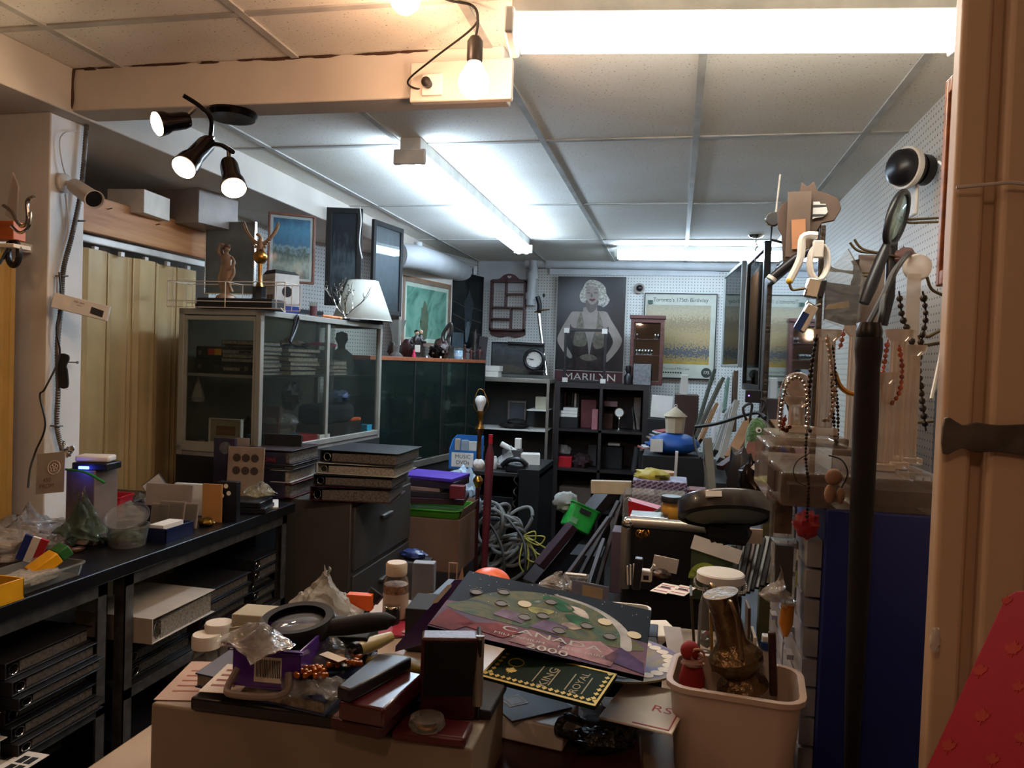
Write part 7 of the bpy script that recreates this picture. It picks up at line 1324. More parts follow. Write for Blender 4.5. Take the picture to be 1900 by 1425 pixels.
necklace('black ball earrings beside the dark necklaces', [(1687, 722), (1694, 724)], .009, m_dkb, 1.6)
t = thing('gold_bangle', 'gold curved bangle between the second column and the umbrella', 'bangle', at(1570, 715, Y=1.33)); G().tube(spline([(-.018, 0, .02), (-.01, 0, .0), (.005, 0, -.012), (.025, 0, -.013)], 6), .0042, 8).obj('bangle', m_brass, t)
t = thing('teddy_charm', 'small beige teddy charm on a wire loop in front of the acrylic base', 'charm', at(1547, 885, Y=1.15)); G().sph((0, 0, 0), (.012, .01, .012), 12).obj('head', M('beige_plush', '8a6c58', .9), t); G().sph((-.004, 0, -.024), (.008, .008, .014), 10).obj('body', M('beige_plush', '8a6c58', .9), t); G().sph((.01, 0, -.026), (.006, .006, .012), 10).obj('leg', M('beige_plush', '8a6c58', .9), t)
G().tube(spline([(-.008, 0, .03), (.01, 0, .024), (.018, 0, .005), (.008, 0, -.02)], 5), .001, 5).obj('cord', m_blackm, t)
cable('thin wire hoop dangling in front of the acrylic base', [at(1500, 842, Y=1.16), at(1480, 855, Y=1.16), at(1472, 875, Y=1.16), at(1482, 895, Y=1.16), at(1500, 902, Y=1.16)], .0009)
# umbrella
U0_, U1_ = at(1613, 615, Y=1.12), at(1578, 1440, Y=1.14); t = thing('black_umbrella', 'long folded black umbrella hanging by its strap in front of the blue cabinet', 'umbrella'); d = U1_-U0_; m_umb = M('black_nylon', '110e12', .75, bump=.4, bs=20)
P = [U0_+d*q for q in (0, .015, .04, .08, .2, .4, .6, .8, 1)]; G().tube(P, [.010, .0175, .018, .0155, .0165, .0155, .014, .012, .009], 16).obj('canopy', m_umb, t)
G().tube([U0_+Vector((0, 0, .012)), U0_, U0_+d*.012], [.014, .0175, .0165], 16).obj('cap', m_black, t)
S_ = at(1690, 470, Y=2.25)
G().tube(spline([U0_+Vector((-.006, 0, .0)), at(1640, 545, Y=1.25), at(1660, 500, Y=1.5), at(1685, 468, Y=2.2)], 6), .004, 6).obj('strap', m_blackm, t); G().tube(spline([U0_+Vector((.010, 0, .0)), at(1636, 580, Y=1.14), at(1642, 545, Y=1.26), at(1668, 495, Y=1.6), at(1690, 468, Y=2.2)], 6), .004, 6).obj('strap', m_blackm, t)
# blue cloth behind
one('blue_cloth', G().box((0, 0, .05), (.06, .05, .26), taper=1.), M('navy_fabric', '14183a', .8, bump=.4, bs=12), 'dark blue cloth bag hanging at the right behind the necklaces', 'bag', at(1770, 880, Y=1.62), bevel=.015)
one('black_strap_bag', G().box((0, 0, .08), (.03, .03, .26)), m_blackm, 'black strap hanging between the blue cloth and the folding door', 'strap', at(1743, 925, Y=1.58), bevel=.01)
# folding door, right
m_foldr = M('beige_folding_panel', 'd2b698', .55, var=.05, vs_=3)
t = thing('folding_door', 'beige folding door stacked at the right edge of the picture', 'folding door', (.325, 1.04, 0))
for i, (x0, x1, y) in enumerate(((0, .035, 0), (.02, .065, .021), (.05, .1, -.01), (.085, .13, .021), (.115, .17, -.01), (.155, .205, .021), (.19, .26, -.01), (.26, .34, .01))):
    G().span((x0, y, .02), (x1, y+.03, 2.36)).obj('slat', m_foldr, t, bevel=.006, seg=3)
G().span((-.01, -.02, 2.36), (.36, .05, ZC-.001)).obj('track', m_white_en, t)
zl = at(1840, 812, Y=1.03).z
g = G().prism(spline([(0, .022, 0), (.02, .014, 0), (.035, .018, 0), (.06, .016, 0), (.1, .02, 0), (.12, .02, 0), (.12, -.02, 0), (.1, -.02, 0), (.06, -.016, 0), (.035, -.018, 0), (.02, -.014, 0), (0, -.022, 0)], 3, True), .0, .005, T(-.004, -.017, zl) @ RX(PI/2)); g.obj('latch', m_steel, t, bevel=.001)
zc2 = at(1830, 340, Y=1.0).z; G().tube([(-.004, -.02, zc2), (.05, -.03, zc2+.003), (.12, -.026, zc2-.004), (.2, -.03, zc2)], .0022, 6).obj('tie_cord', m_white, t)
t.location.y = 1.04
for z in (1.28, .98): one('peeling_tape', G().blob((.323, 1.02, z-.1), (.012, .006, .03), int(z*10), .5), m_paper, ('upper' if z > 1 else 'lower')+' bit of torn tape at the left edge of the right folding door', 'tape')
# gift bag
P1_, P2_, P3_ = at(1700, 1440, Y=.72), at(1862, 1096, Y=.78), at(2010, 1500, Y=.60); m, w, h = basis(P1_, P3_, P2_); t = thing('gift_bag', 'bright red box with faint gold maple leaves in the lower right corner', 'gift box'); put(t, m)
m_giftr = M('gift_red', '86070d', .7, var=.06, ior=1.2); sk = (m.inverted() @ P2_).x
G().rings([[(x, y, z) for x, y in ((0, -.02), (w*1.1, -.02), (w*1.1+sk, h), (sk+.012, h), (sk+.003, h-.006), (sk, h-.014))] for z in (-.06, .0)]).obj('box', m_giftr, t, bevel=.003)
leaf = [(0, 1), (.16, .62), (.38, .72), (.3, .3), (.55, .52), (.62, .38), (.92, .42), (.78, .14), (.9, .04), (.42, -.3), (.48, -.5), (.06, -.42), (.04, -.85), (-.04, -.85), (-.06, -.42), (-.48, -.5), (-.42, -.3), (-.9, .04), (-.78, .14), (-.92, .42), (-.62, .38), (-.55, .52), (-.3, .3), (-.38, .72), (-.16, .62)]
for i, (px, py, s_) in enumerate(((1868, 1115, 13), (1880, 1205, 19), (1818, 1245, 17), (1890, 1275, 13), (1822, 1330, 17), (1760, 1385, 17), (1842, 1410, 14), (1895, 1370, 14))):
    dv = at(px, py, Y=1)-CAM; o_ = m.translation; n_ = m.col[2].xyz; hit = CAM+dv*((o_-CAM).dot(n_)/dv.dot(n_)); l = m.inverted() @ hit; s2 = s_/1425*.72; G().rings([[(l.x+x*s2, l.y+y*s2, z) for x, y in leaf] for z in (.0001, .0003)]).obj('leaf_print', M('leaf_gold', '8e2a18', .8, ior=1.2), t, smooth=0)
# ================================================================ FOREGROUND COUNTER
CZ = .95
t = thing('shop_counter', 'pale-topped shop counter in the foreground under the heaps', 'counter', (0, 0, 0))
m_cnt = M('pale_counter_laminate', 'a89684', .4, var=.05)
G().span((-.735, .42, .91), (.185, 1.66, CZ)).obj('counter_top', m_cnt, t, bevel=.004); G().span((-.70, .45, 0), (.17, 1.62, .91)).obj('body', M('dark_counter_body', '241c1a', .6), t)
K = lambda px, py, Z=CZ: at(px, py, Z=Z)+Vector((0, 0, .0004))
def pset(name, label, cat, bl, br, tl, th, mat, zs=None, bevel=.0015):
    """plate whose bottom-left, bottom-right and top-left photo corners sit at given heights"""
    z = zs or (1.1, 1.1, 1.1); a, b, c = at(*bl, Z=z[0]), at(*br, Z=z[1]), at(*tl, Z=z[2]); m, w, h = basis(a, b, c); t = thing(name, label, cat); t.matrix_world = m
    G().span((0, 0, -th), (w, h, 0)).obj('board', mat, t, bevel=bevel); return t, w, h, m
# box at lower left
a, b, c = at(280, 1305, Z=1.07), at(870, 1400, Z=1.07), at(418, 1213, Z=1.07)
m_sty = M('greyish_white_box', '857767', .6, var=.04)
tag(G().span((a.x, a.y, CZ+.0005), (b.x, .98, 1.07)).obj('white_carton', m_sty, bevel=.003), 'large pale box in the lower left foreground carrying the purple basket', 'box')
BX = 1.0705
# papers and ledgers on it
t, w, h, m = pset('paper_sheet', 'printed pinkish sheet at the left end of the pale box', 'paper', (285, 1298), (380, 1300), (400, 1228), .0008, M('pink_paper', 'b59888', .7), (BX+.001,)*3, 0)
for i in range(5): G().span((w*.2, h*(.2+.13*i), .0001), (w*.8, h*(.23+.13*i), .0003)).obj('printed_line', M('rust_ink', '8a4a38', .6), t)
t = thing('portfolio', 'black portfolio lying across the pale box', 'portfolio', (0, 0, 0)); pa, pb = at(345, 1305, Z=BX), at(760, 1348, Z=BX)
G().rings([[(*at(*q, Z=BX).xy, z) for q in ((352, 1318), (700, 1365), (775, 1290), (480, 1235))] for z in (BX, BX+.016)]).obj('cover', m_black, t, bevel=.003)
Z2 = BX+.0165
t = thing('sketch_book', 'blue-topped book with worn page edges under the purple basket', 'book', (0, 0, 0))
G().rings([[(*at(*q, Z=Z2).xy, z) for q in ((362, 1275), (603, 1330), (700, 1235), (470, 1200))] for z in (Z2, Z2+.002)]).obj('cover', M('slate_blue', '2c3658', .4), t); G().rings([[(*at(*q, Z=Z2).xy, z) for q in ((366, 1274), (600, 1327), (695, 1236), (472, 1202))] for z in (Z2+.002, Z2+.016)]).obj('pages', m_pages, t); G().rings([[(*at(*q, Z=Z2).xy, z) for q in ((362, 1275), (603, 1330), (700, 1235), (470, 1200))] for z in (Z2+.016, Z2+.018)]).obj('cover', M('slate_blue', '2c3658', .4), t)
Z3 = Z2+.0185
t, w, h, m = pset('white_leaflet', 'white printed leaflet sticking out left of the purple basket', 'leaflet', (368, 1283), (442, 1287), (425, 1232), .0006, m_paper, (Z3+.001,)*3, 0)
for i in range(4): G().span((w*.15, h*(.2+.18*i), .0001), (w*.75, h*(.26+.18*i), .0003)).obj('printed_line', M('rust_ink', '8a4a38', .6), t)
a, b, c = at(430, 1272, Z=Z3), at(556, 1284, Z=Z3), at(520, 1222, Z=Z3)
t = thing('purple_basket', 'translucent purple basket with a barcode sticker and grey handle', 'basket', (a.x, a.y, Z3), yaw(a, b)); w = (b-a).xy.length
def wall(x0, y0, x1, y1, h, nm='side'): G().span((x0, y0, 0), (x1, y1, h)).obj(nm, m_purple, t, bevel=.0015)
D_ = .085; Hb = .048; wall(0, 0, w, .003, Hb); wall(0, D_, w, D_+.003, Hb); wall(0, 0, .003, D_, Hb); wall(w-.003, 0, w, D_, Hb); G().span((0, 0, 0), (w, D_, .003)).obj('base', m_purple, t)
G().frame(w+.008, 0.004, .001, .004, -.004, Hb-.004, -.004).obj('rim', m_purple, t)
G().span((w*.33, -.001, .008), (w*.73, 0, .038)).obj('sticker', m_paper, t); random.seed(2); x = w*.36
while x < w*.7: q = random.choice((.0006, .0011)); G().span((x, -.0015, .014), (x+q, -.001, .035)).obj('barcode_bar', m_blackm, t); x += q+.0012
G().tube(spline([(w*.12, -.006, .024), (w*.06, -.02, .006), (w*.2, -.03, .004), (w*.7, -.028, .004), (w*.9, -.018, .008), (w*.86, -.006, .024)], 6), .0042, 8).obj('handle', M('grey_handle', '7a6c66', .5), t)
crumple('plastic_bag', 'thin clear bag billowing out of the purple basket', 'bag', K(482, 1205, Z3+.045), (.085, .08, .035), 91, m_cloudy); crumple('plastic_bag', 'crinkled clear bag with a price sticker right of the purple basket', 'bag', K(580, 1222, Z3+.01), (.13, .10, .036), 93, m_clear)
pset('price_sticker', 'white price sticker on the crinkled clear bag', 'sticker', (592, 1214), (628, 1228), (602, 1206), .0006, m_paper, (1.135,)*3, 0)
crumple('plastic_bag', 'small shiny clear bag in front of the amber beads', 'bag', K(590, 1285, Z3), (.08, .06, .02), 95, m_clear)
random.seed(6)
for i, (x0, y0, lb) in enumerate(((575, 1246, 'clump of amber beads nearest the purple basket'), (640, 1226, 'clump of amber beads farther right under the ivory handle'))):
    g = G()
    for k in range(60): g.sph(K(x0+random.uniform(-32, 32), y0+random.uniform(-9, 9), Z3+.012+random.random()*.012), .0035, 6)
    tag(g.obj('amber_beads', M('amber_gem', '9a5212', .2, coat=.5)), lb, 'beads', kind='stuff')
slab('black_box', 'flat black box behind the upright lid beneath the album', 'box', (-.265, .93, BX), 0, (.13, .09, .012), m_blackm)
# magnifier on top
Zm = 1.155; c = at(552, 1158, Z=Zm); t = thing('hand_magnifier', 'black round magnifier with a thick handle lying over the purple basket', 'magnifier', c, 0, None, rad(8), rad(-2)); R_ = .046
G().rings([[(r*1.0*math.cos(2*PI*j/40), r*1.0*math.sin(2*PI*j/40), z) for j in range(40)] for r, z in ((R_*.78, .009), (R_, .010), (R_*1.03, .004), (R_*1.03, -.008), (R_*.95, -.013), (R_*.78, -.012), (R_*.74, 0))], cap=False).obj('rim', m_blackm, t)
G().lathe([(0, .004), (R_*.5, .003), (R_*.76, -.001), (R_*.5, -.004), (0, -.005)], 32).obj('lens', M('magnifier_lens', 'c8d0d4', .03, trans=.85), t)
e = at(735, 1162, Z=Zm)-c; G().tube([(R_*.9, 0, -.002), Vector((R_, 0, -.002)).lerp(e, .2), Vector((R_, 0, 0)).lerp(e, .55), Vector((R_, 0, 0)).lerp(e, .85), e], [.010, .0115, .0125, .011, .003], 14).obj('handle', m_blackm, t)
slab('dark_support_box', 'dark jewellery box hidden under the magnifier', 'box', (c.x+.02, c.y+.05, BX), .2, (.12, .08, Zm-BX-.016), m_blackm)
t = thing('ivory_handle', 'ivory and black turned handle lying on the beads', 'handle', K(660, 1207, 1.125)); e = K(725, 1182, 1.125)-t.location; G().tube([(0, 0, 0), e*.3, e*.6, e], [.009, .010, .0095, .007], 14).obj('grip', M('ivory', 'b8a468', .35), t); G().tube([-e*.08, e*.04], .011, 14).obj('collar', m_black, t); G().lathe([(0, 0), (.005, 0), (.005, .004), (0, .004)], 12, T(-e*.08) @ e.to_track_quat('-Z', 'Y').to_matrix().to_4x4()).obj('stud', m_silver, t)
t = thing('gilt_case', 'greenish gilt glasses case beside the upright box', 'case', K(735, 1235, 1.115), -.1); G().sph((0, 0, 0), (.042, .02, .012), 20).obj('case', blot('gilt_green', ['2a2c1a', '6a5a2a', '3c4426'], 30, 1, .35), t)
# maroon boxes
def mbox(label, q, z0, z1, mat, name='jewellery_box'): t = thing(name, label, 'box', (0, 0, 0)); G().rings([[(*at(*p, Z=z1).xy, z) for p in q] for z in (z0, z1)]).obj('box', mat, t, bevel=.003); return t
mbox('glossy maroon box under the black case, right of the pale book', ((612, 1330), (708, 1352), (792, 1262), (700, 1240)), Z2, Z2+.014, m_maroon)
mbox('upper maroon box with a sloping lid beside the bead chain', ((628, 1300), (712, 1316), (785, 1250), (700, 1232)), Z2+.0145, Z2+.036, M('maroon_gloss', '4a141c', .25, coat=.3))
mbox('black glasses case on the maroon boxes', ((625, 1272), (650, 1280), (765, 1218), (700, 1212)), Z2+.0365, Z2+.052, m_black, 'glasses_case')
pts = [K(637, 1276, Z2+.05), K(640, 1290, Z2+.03)+Vector((.0, -.003, 0)), at(645, 1310, Y=.79), at(650, 1335, Y=.785), at(640, 1347, Y=.785), at(630, 1335, Y=.785), at(636, 1310, Y=.79), at(633, 1290, Y=.80)]
P = spline(pts, 8); g = G()
for i, p_ in enumerate(P):
    if i % 2 == 0: g.sph(p_, .0017, 6)
g.tube(P, .0006, 4); tag(g.obj('bead_chain', m_silver), 'silver ball chain looping down from the black glasses case', 'chain')
# white caps beyond the left edge
for i, (px, py, lb) in enumerate(((318, 1262, 'white-capped jar nearer the pale box'), (344, 1250, 'white-capped jar behind the nearer one'))): jar('white_capped_jar', lb, K(px, py+34, .952)*1+Vector((-.0, .09, 0)), .022, .05+.012*i, m_tubclear, m_white, .0235, .022)
t, w, h, m = pset('green_logo_card', 'cream card with a green oval behind the purple basket', 'card', (422, 1196), (478, 1188), (434, 1164), .001, M('cream_card', 'a09a84', .6), (1.06, 1.06, 1.09), 0); G().lathe([(0, .0002), (.012, .0002), (.012, .0008), (0, .0008)], 20, T(w*.45, h*.5, 0) @ Matrix.Diagonal((1.3, .7, 1, 1))).obj('green_oval', m_green, t)
slab('cream_riser', 'cream box behind the purple basket', 'box', K(455, 1200, 1.0)+Vector((0, .04, -.0496)), .1, (.07, .06, .10), M('cream_card', 'a09a84', .6))
# big clear bag, torch, bottles
crumple('plastic_bag', 'tall crumpled clear plastic bag standing behind the magnifier', 'bag', K(606, 1150, .985), (.15, .13, .11), 101, film('frosty_bag', 'b8b8b0', .5, .15))
bag('folded clear bag at the foot of the tall crumpled one', K(612, 1152, .952), (.15, .12, .05), 102, m_cloudy)
t = thing('torch', 'black ribbed torch leaning between the bag and the pill bottle', 'torch', K(668, 1142, .985)); e = at(700, 1098, Y=t.location.y+.02)-t.location; G().tube([(0, 0, 0), e*.2, e*.25, e*.6, e*.65, e], [.014, .015, .012, .012, .016, .017], 14).obj('body', m_black, t)
slab('orange_card', 'orange card edge behind the torch', 'card', K(668, 1130, 1.0), .1, (.05, .02, .03), m_orange, 0)
p = K(733, 1150); t = thing('pill_bottle', 'clear vitamin bottle with a cream cap and orange pills', 'bottle', p); hB = at(733, 1060, Y=p.y).z-CZ
G().lathe([(.024, 0), (.027, .004), (.027, hB*.72), (.025, hB*.86), (.019, hB*.93), (.018, hB)], 28, cap=False).obj('bottle', m_tubclear, t); G().lathe([(0, .003), (.0255, .003), (.0255, hB*.74), (0, hB*.76)], 24).obj('pills', M('amber_pills', 'a8703a', .5, var=.4, vs_=120), t); G().lathe([(.0272, hB*.08), (.0272, hB*.58)], 28, cap=False).obj('label', M('cream_label', 'b09a84', .6), t); G().lathe([(.021, hB*.93), (.0225, hB*.96), (.0225, hB*1.15), (.02, hB*1.19), (0, hB*1.19)], 28).obj('cap', M('cream_cap', 'c8b8a2', .45), t)
jar('film_canister', 'black film canister with a shiny top in front of the pill bottle', K(727, 1158, .952), .016, .035, m_black, m_chrome, .0165, .004); jar('balm_jar', 'small clear jar with a pale lid right of the film canister', K(766, 1150, .952), .018, .016, m_tubclear, M('pale_lid', 'a8a89c', .4), .019, .008); jar('balm_jar', 'white-capped little jar by the purple folder', K(797, 1128, .952), .013, .02, m_white, m_white, .014, .008)
for i, c in enumerate(('b0607a', '9a2038', 'c09aa0')): pset('pink_card', ['pink card under the film canister', 'red card peeping out under the magnifier handle', 'pale pink card by the purple folder'][i], 'card', (705+20*i, 1185-6*i), (762+15*i, 1180), (715+20*i, 1155-5*i), .001, M('pinks_'+c, c, .5), (.953+.002*i,)*3, 0)
slab('grey_leaflet_box', 'grey carton standing behind the pill bottle', 'box', K(772, 1128)+Vector((0, .05, 0)), .15, (.05, .03, .09), M('blue_grey_card', '6a6e78', .5))
for i, (x0, x1, y0, y1, lb) in enumerate(((818, 834, 1042, 1085, 'open pink card frame standing behind the purple folder'), (828, 852, 1048, 1095, 'pointed tan card behind the purple folder'))): p = K(x0, 1120); t = thing('tan_card', lb, 'card', (p.x, p.y+.05, CZ)); hh = at(x0, y0, Y=p.y+.05).z-CZ; (G().frame(.022, hh, .003, .002) if i == 0 else G().prism([(0, 0), (.03, 0), (.022, hh)], 0, .002, RX(PI/2))).obj('card', M('tan_pink', 'b08a70', .6), t)
p = at(905, 1075, Y=1.62); one('orange_ball', G().sph((0, 0, 0), (.045, .045, .03), 24), m_orange, 'glossy orange dome behind the coin album', 'dome', Vector((p.x+.005, 1.62, p.z-.005)))
slab('orange_dome_riser', 'dark box under the orange dome', 'box', (p.x, 1.61, CZ+.0005), 0, (.1, .07, p.z-CZ-.036), m_blackm)
# purple folder
t = thing('purple_folder', 'glossy purple folder leaning under the left edge of the coin album', 'folder'); q = [at(732, 1198, Z=1.03), at(835, 1172, Z=1.035), at(900, 1072, Z=1.115), at(843, 1074, Z=1.125)]; G().rings([q, [v-Vector((0, 0, .012)) for v in q]]).obj('cover', M('violet_gloss', '4a2868', .3, coat=.3, var=.3), t, bevel=.002); q = [at(803, 1120, Z=1.0905), at(812, 1118, Z=1.0905), at(838, 1088, Z=1.1165), at(830, 1090, Z=1.1165)]; G().rings([[v+Vector((0, 0, .004)) for v in q], q]).obj('shiny_strip', m_paper, t)
slab('dark_riser_box', 'dark case supporting the purple folder', 'case', K(800, 1215, .953)+Vector((0, .06, 0)), .1, (.12, .1, .08), m_blackm)
# upright jewellery box lid
a, b = at(777, 1338, Z=BX), at(890, 1338, Z=BX); t = thing('upright_box_lid', 'open maroon box standing on end with a black velvet inside', 'box', (a.x, a.y, BX+.0005), yaw(a, b)); w = (b-a).xy.length; hu = at(790, 1186, Y=a.y).z-BX
G().span((0, 0, 0), (w*.93, .03, hu)).obj('shell', m_maroon, t, bevel=.003); G().span((.004, -.0015, .03), (w*.9, 0, hu-.004)).obj('velvet', M('black_velvet', '0c0b0e', .95), t)
G().tube([(w*.95, -.004, .02), (w*.96, .01, hu-.0), ], .006, 10).obj('steel_edge', m_alu, t); G().span((w*.93, 0, 0), (w*1.0, .05, hu*.985)).obj('side_case', m_black, t, bevel=.003)
slab('maroon_tray', 'dark red tray in front of the upright box', 'tray', K(803, 1366, BX), .05, (.085, .045, .012), M('dark_red_tray', '4a0e18', .4), .004)
p = K(792, 1350, BX+.013); t = thing('coin_capsule', 'round clear capsule holding a gold coin on the dark red tray', 'capsule', p); G().lathe([(.018, 0), (.021, .004), (.019, .012), (0, .014)], 28).obj('capsule', m_tubclear, t); G().lathe([(0, .002), (.012, .002), (.012, .005), (0, .005)], 20).obj('coin', m_brass, t)
# dark wooden tray right of it
mbox('flat dark red-brown box along the bottom edge of the picture', ((868, 1470), (1195, 1480), (1188, 1352), (905, 1345)), .951, .985, wood('red_brown_wood', '2c100e', '44201a', .35), 'wooden_box')
g = G(); random.seed(17); g.blob((0, 0, .015), (.07, .035, .03), 3, .5, 5); g.blob((.03, .005, .02), (.035, .03, .035), 4, .5, 5)
g.tube(spline([(-.03, 0, .02), (-.055, -.01, .03), (-.045, .0, .045), (-.02, 0, .038)], 5), .006, 8); one('carved_dragon', g, M('black_resin', '14110f', .3, bump=.8, bs=90), 'black carved creature curled on the flat red-brown box', 'carving', K(1110, 1395, .9855), .2)
# white boxes with diamond card
a, b = at(908, 1345, Z=.99), at(1060, 1350, Z=.99); 
mbox('white card box under the green book', ((905, 1322), (1045, 1352), (1075, 1300), (930, 1275)), .9855, 1.018, m_white, 'white_card_box')
t, w, h, m = pset('diamond_card', 'dark grey card with a white diamond emblem', 'card', (950, 1338), (1062, 1312), (895, 1280), .003, M('charcoal_card', '35302e', .6), (1.022,)*3, .0005)
for s_, mt in ((.019, m_paper), (.0165, M('charcoal_card', '35302e', .6)), (.012, m_greycard)): G().span((w*.34-s_*.8, h*.5-s_*.8, .0002+.0004*(.02-s_)*50), (w*.34+s_*.8, h*.5+s_*.8, .0006+.0004*(.02-s_)*50)).obj('emblem', mt, t)
# round coin board, price board
Zd = 1.045; c = at(1150, 1222, Z=Zd); t = thing('round_coin_board', 'round lilac coin board ringed by cream holes on the right of the coin album', 'coin board', c, 0); Rd = (at(1260, 1222, Z=Zd)-c).length
m_lil = blot('lilac_print', ['4a4468', '6a5c80', '8a7a48', '5c5278'], 9, 1.5, .4)
G().lathe([(0, 0), (Rd, 0), (Rd, .003), (0, .003)], 60).obj('board', m_lil, t)
for k in range(14): a_ = -PI*.62+k*.25; G().lathe([(0, .003), (.0095, .003), (.0095, .0036), (0, .0036)], 20, T(Rd*.8*math.cos(a_), Rd*.8*math.sin(a_), 0)).obj('coin_hole', m_paper, t)
slab('album_riser', 'dark box holding up the coin boards', 'box', (c.x-.02, c.y+.05, .986), .1, (.16, .12, Zd-.9865), m_blackm)
t, w, h, m = pset('price_board', 'white card with red lettering RS and a red border beside the white tub', 'sign', (1110, 1330), (1247, 1362), (1165, 1262), .003, m_paper, (1.03,)*3, .001)
m_red = M('sign_red', 'a02028', .5); G().text('RS', .028, T(w*.72, h*.45, .0003) @ RX(-PI/2)).obj('lettering', m_red, t)
G().span((w*.93, .008, .0001), (w*.945, h*.8, .0006)).obj('border', m_red, t); G().span((w*.45, .006, .0001), (w*.945, .0085, .0006)).obj('border', m_red, t)
crumple('plastic_sleeve', 'bluish clear sleeve crumpled under the price board', 'sleeve', K(1150, 1345, .99), (.13, .09, .03), 97, film('blue_film', '6a88a8', .4, .12))
# green gold book
t, w, h, m = pset('gilt_book', 'dark green card folder with a gold maple-leaf border and pale gold lettering', 'folder', (889, 1254), (1104, 1311), (932, 1200), .006, M('bottle_green', '14251c', .6, ior=1.12), (1.085, 1.085, 1.10), .0008); w = (at(1104, 1311, Z=1.085)-at(889, 1254, Z=1.085)).length
m_gf = M('gold_foil', '8c7c34', .45, .4); 
for x0, y0, x1, y1 in ((0, 0, w, .0035), (0, 0, .003, h), (w-.003, 0, w, h), (0, h-.003, w, h)): G().span((x0, y0, .0001), (x1, y1, .0006)).obj('gold_edge', m_gf, t)
sl = .0042; n = int(w/.0085)
for i in range(n): cx = w*(i+.5)/n; G().prism([(cx+x*sl, .009+y*sl) for x, y in leaf[::2]], .0001, .0006).obj('gold_leaf', m_gf, t, smooth=0)
n = int(h/.0085)
for i in range(1, n): 
    for cx in (.0085, w-.0085): G().prism([(cx+x*sl, h*(i+.5)/n+y*sl) for x, y in leaf[::2]], .0001, .0006).obj('gold_leaf', m_gf, t, smooth=0)
G().rings([[(w*.2+x*.009, h*.36+y*.009, z) for x, y in leaf] for z in (.0001, .0006)]).obj('gold_emblem', m_gf, t, smooth=0); G().tube([(w*.19+.011*math.cos(a_), h*.62+.009*math.sin(a_), .0004) for a_ in [i*PI/8 for i in range(16)]], .0009, 4, True).obj('seal', m_gf, t)
m_gt = M('dull_gold_ink', '7a744c', .5); G().text('KING', .017, T(w*.52, h*.45, .0003) @ RZ(PI/2*.98) @ RX(-PI/2), sx=1.1).obj('lettering', m_gt, t); G().text('ROYAL', .015, T(w*.78, h*.5, .0003) @ RZ(PI/2*.98) @ RX(-PI/2)).obj('lettering', m_gt, t)
for i in range(4): G().span((w*(.42+.14*i), h*.22, .0001), (w*(.43+.14*i), h*.72, .0004)).obj('fine_print', m_gt, t)
# the big album
t, w, h, m = pset('coin_album', 'big dark album showing an earth, stars and lettering CANADA 2000', 'album', (793, 1161), (1195, 1256), (869, 1058), .007, M('night_print', '0a0b12', .5, var=.3, vs_=5, ior=1.12), (1.13, 1.094, 1.154), .001)
m_sil = M('silver_print', '9a968c', .35, .4)
sk = lambda x, y: (x*w, y*h)
def pp(nm, pts, mt, z, sm=True): P = spline([(x*w, y*h, 0) for x, y in pts], 5, True) if sm else [Vector((x*w, y*h, 0)) for x, y in pts]; G().rings([[(p.x, p.y, z-.0002) for p in P], [(p.x, p.y, z) for p in P]]).obj(nm, mt, t)
pp('printed_dusk', [(0, 0), (1, 0), (1, .45), (.8, .5), (.5, .42), (.2, .5), (0, .42)], blot('dusk_print', ['1c1628', '3a2c4c', '6a444e', '2c2240'], 5, 2, .6), .0003, False)
pp('printed_earth', [(.12+.38+.43*math.cos(a_), .3+.58*math.sin(a_)) for a_ in [PI*i/9 for i in range(10)]], blot('earth_print', ['1c2830', '3a4630', '55532f', '1c4430', '8a857c'], 8, 3, .6, 6), .0006)
pp('printed_atmosphere', [(.93, .3), (.9, .55), (.8, .74), (.66, .86), (.5, .9), (.52, .87), (.66, .82), (.78, .7), (.86, .5), (.88, .3)], M('pale_cloud', 'a09c98', .3, var=.3, vs_=20), .0008)
for pts, c in (([(.48, .84), (.56, .8), (.62, .7), (.56, .64), (.5, .72), (.44, .8)], '1f5c3c'), ([(.58, .6), (.68, .62), (.74, .5), (.66, .46)], '2c6040'), ([(.4, .6), (.52, .62), (.5, .54), (.42, .52)], '8a8a5a'), ([(.56, .76), (.66, .74), (.7, .62), (.64, .64)], 'b8b0a8'), ([(.62, .5), (.68, .46), (.64, .4), (.58, .44)], 'a8988c')): pp('printed_land', pts, M('land_'+c, c, .6, ior=1.15, var=.3, vs_=30), .001)
for pts, c in (([(.1, .12), (.35, .06), (.42, .2), (.3, .25)], '7a3a3c'), ([(.38, .04), (.62, .02), (.6, .22), (.45, .26)], '8c6a70'), ([(.6, .05), (.85, .02), (.88, .2), (.78, .32), (.66, .24)], 'a07c84'), ([(.44, .3), (.58, .28), (.62, .42), (.5, .46)], '6a5a78'), ([(.25, .36), (.4, .32), (.42, .44), (.28, .48)], '7a6a80'), ([(.0, .02), (.12, .01), (.2, .18), (.03, .3)], '6a2c30'), ([(.8, .1), (1, .02), (.99, .16), (.88, .3)], '4c3a60')): pp('printed_collage', pts, M('collage_'+c, c, .6, ior=1.15, var=.3, vs_=25), .0012, False)
for x, y in ((.11, .64), (.24, .74), (.26, .55), (.49, .75), (.48, .5), (.58, .34), (.70, .5), (.84, .6) if False else (.82, .42), (.40, .42)): G().tube([(x*w+.0095*math.cos(a_), y*h+.0095*math.sin(a_), .0016) for a_ in [i*PI/8 for i in range(16)]], .0008, 4, True).lathe([(0, .0012), (.008, .0012), (.008, .0015), (0, .0015)], 16, T(x*w, y*h, 0)).obj('coin_ring', M('coin_print', '57544e', .6), t)
for x, y in ((.37, .62), (.78, .62), (.93, .52)): G().lathe([(0, .0012), (.0105, .0012), (.0105, .0018), (0, .0018)], 20, T(x*w, y*h, 0)).obj('coin_hole', M('cream_hole', 'c4b690', .5), t)
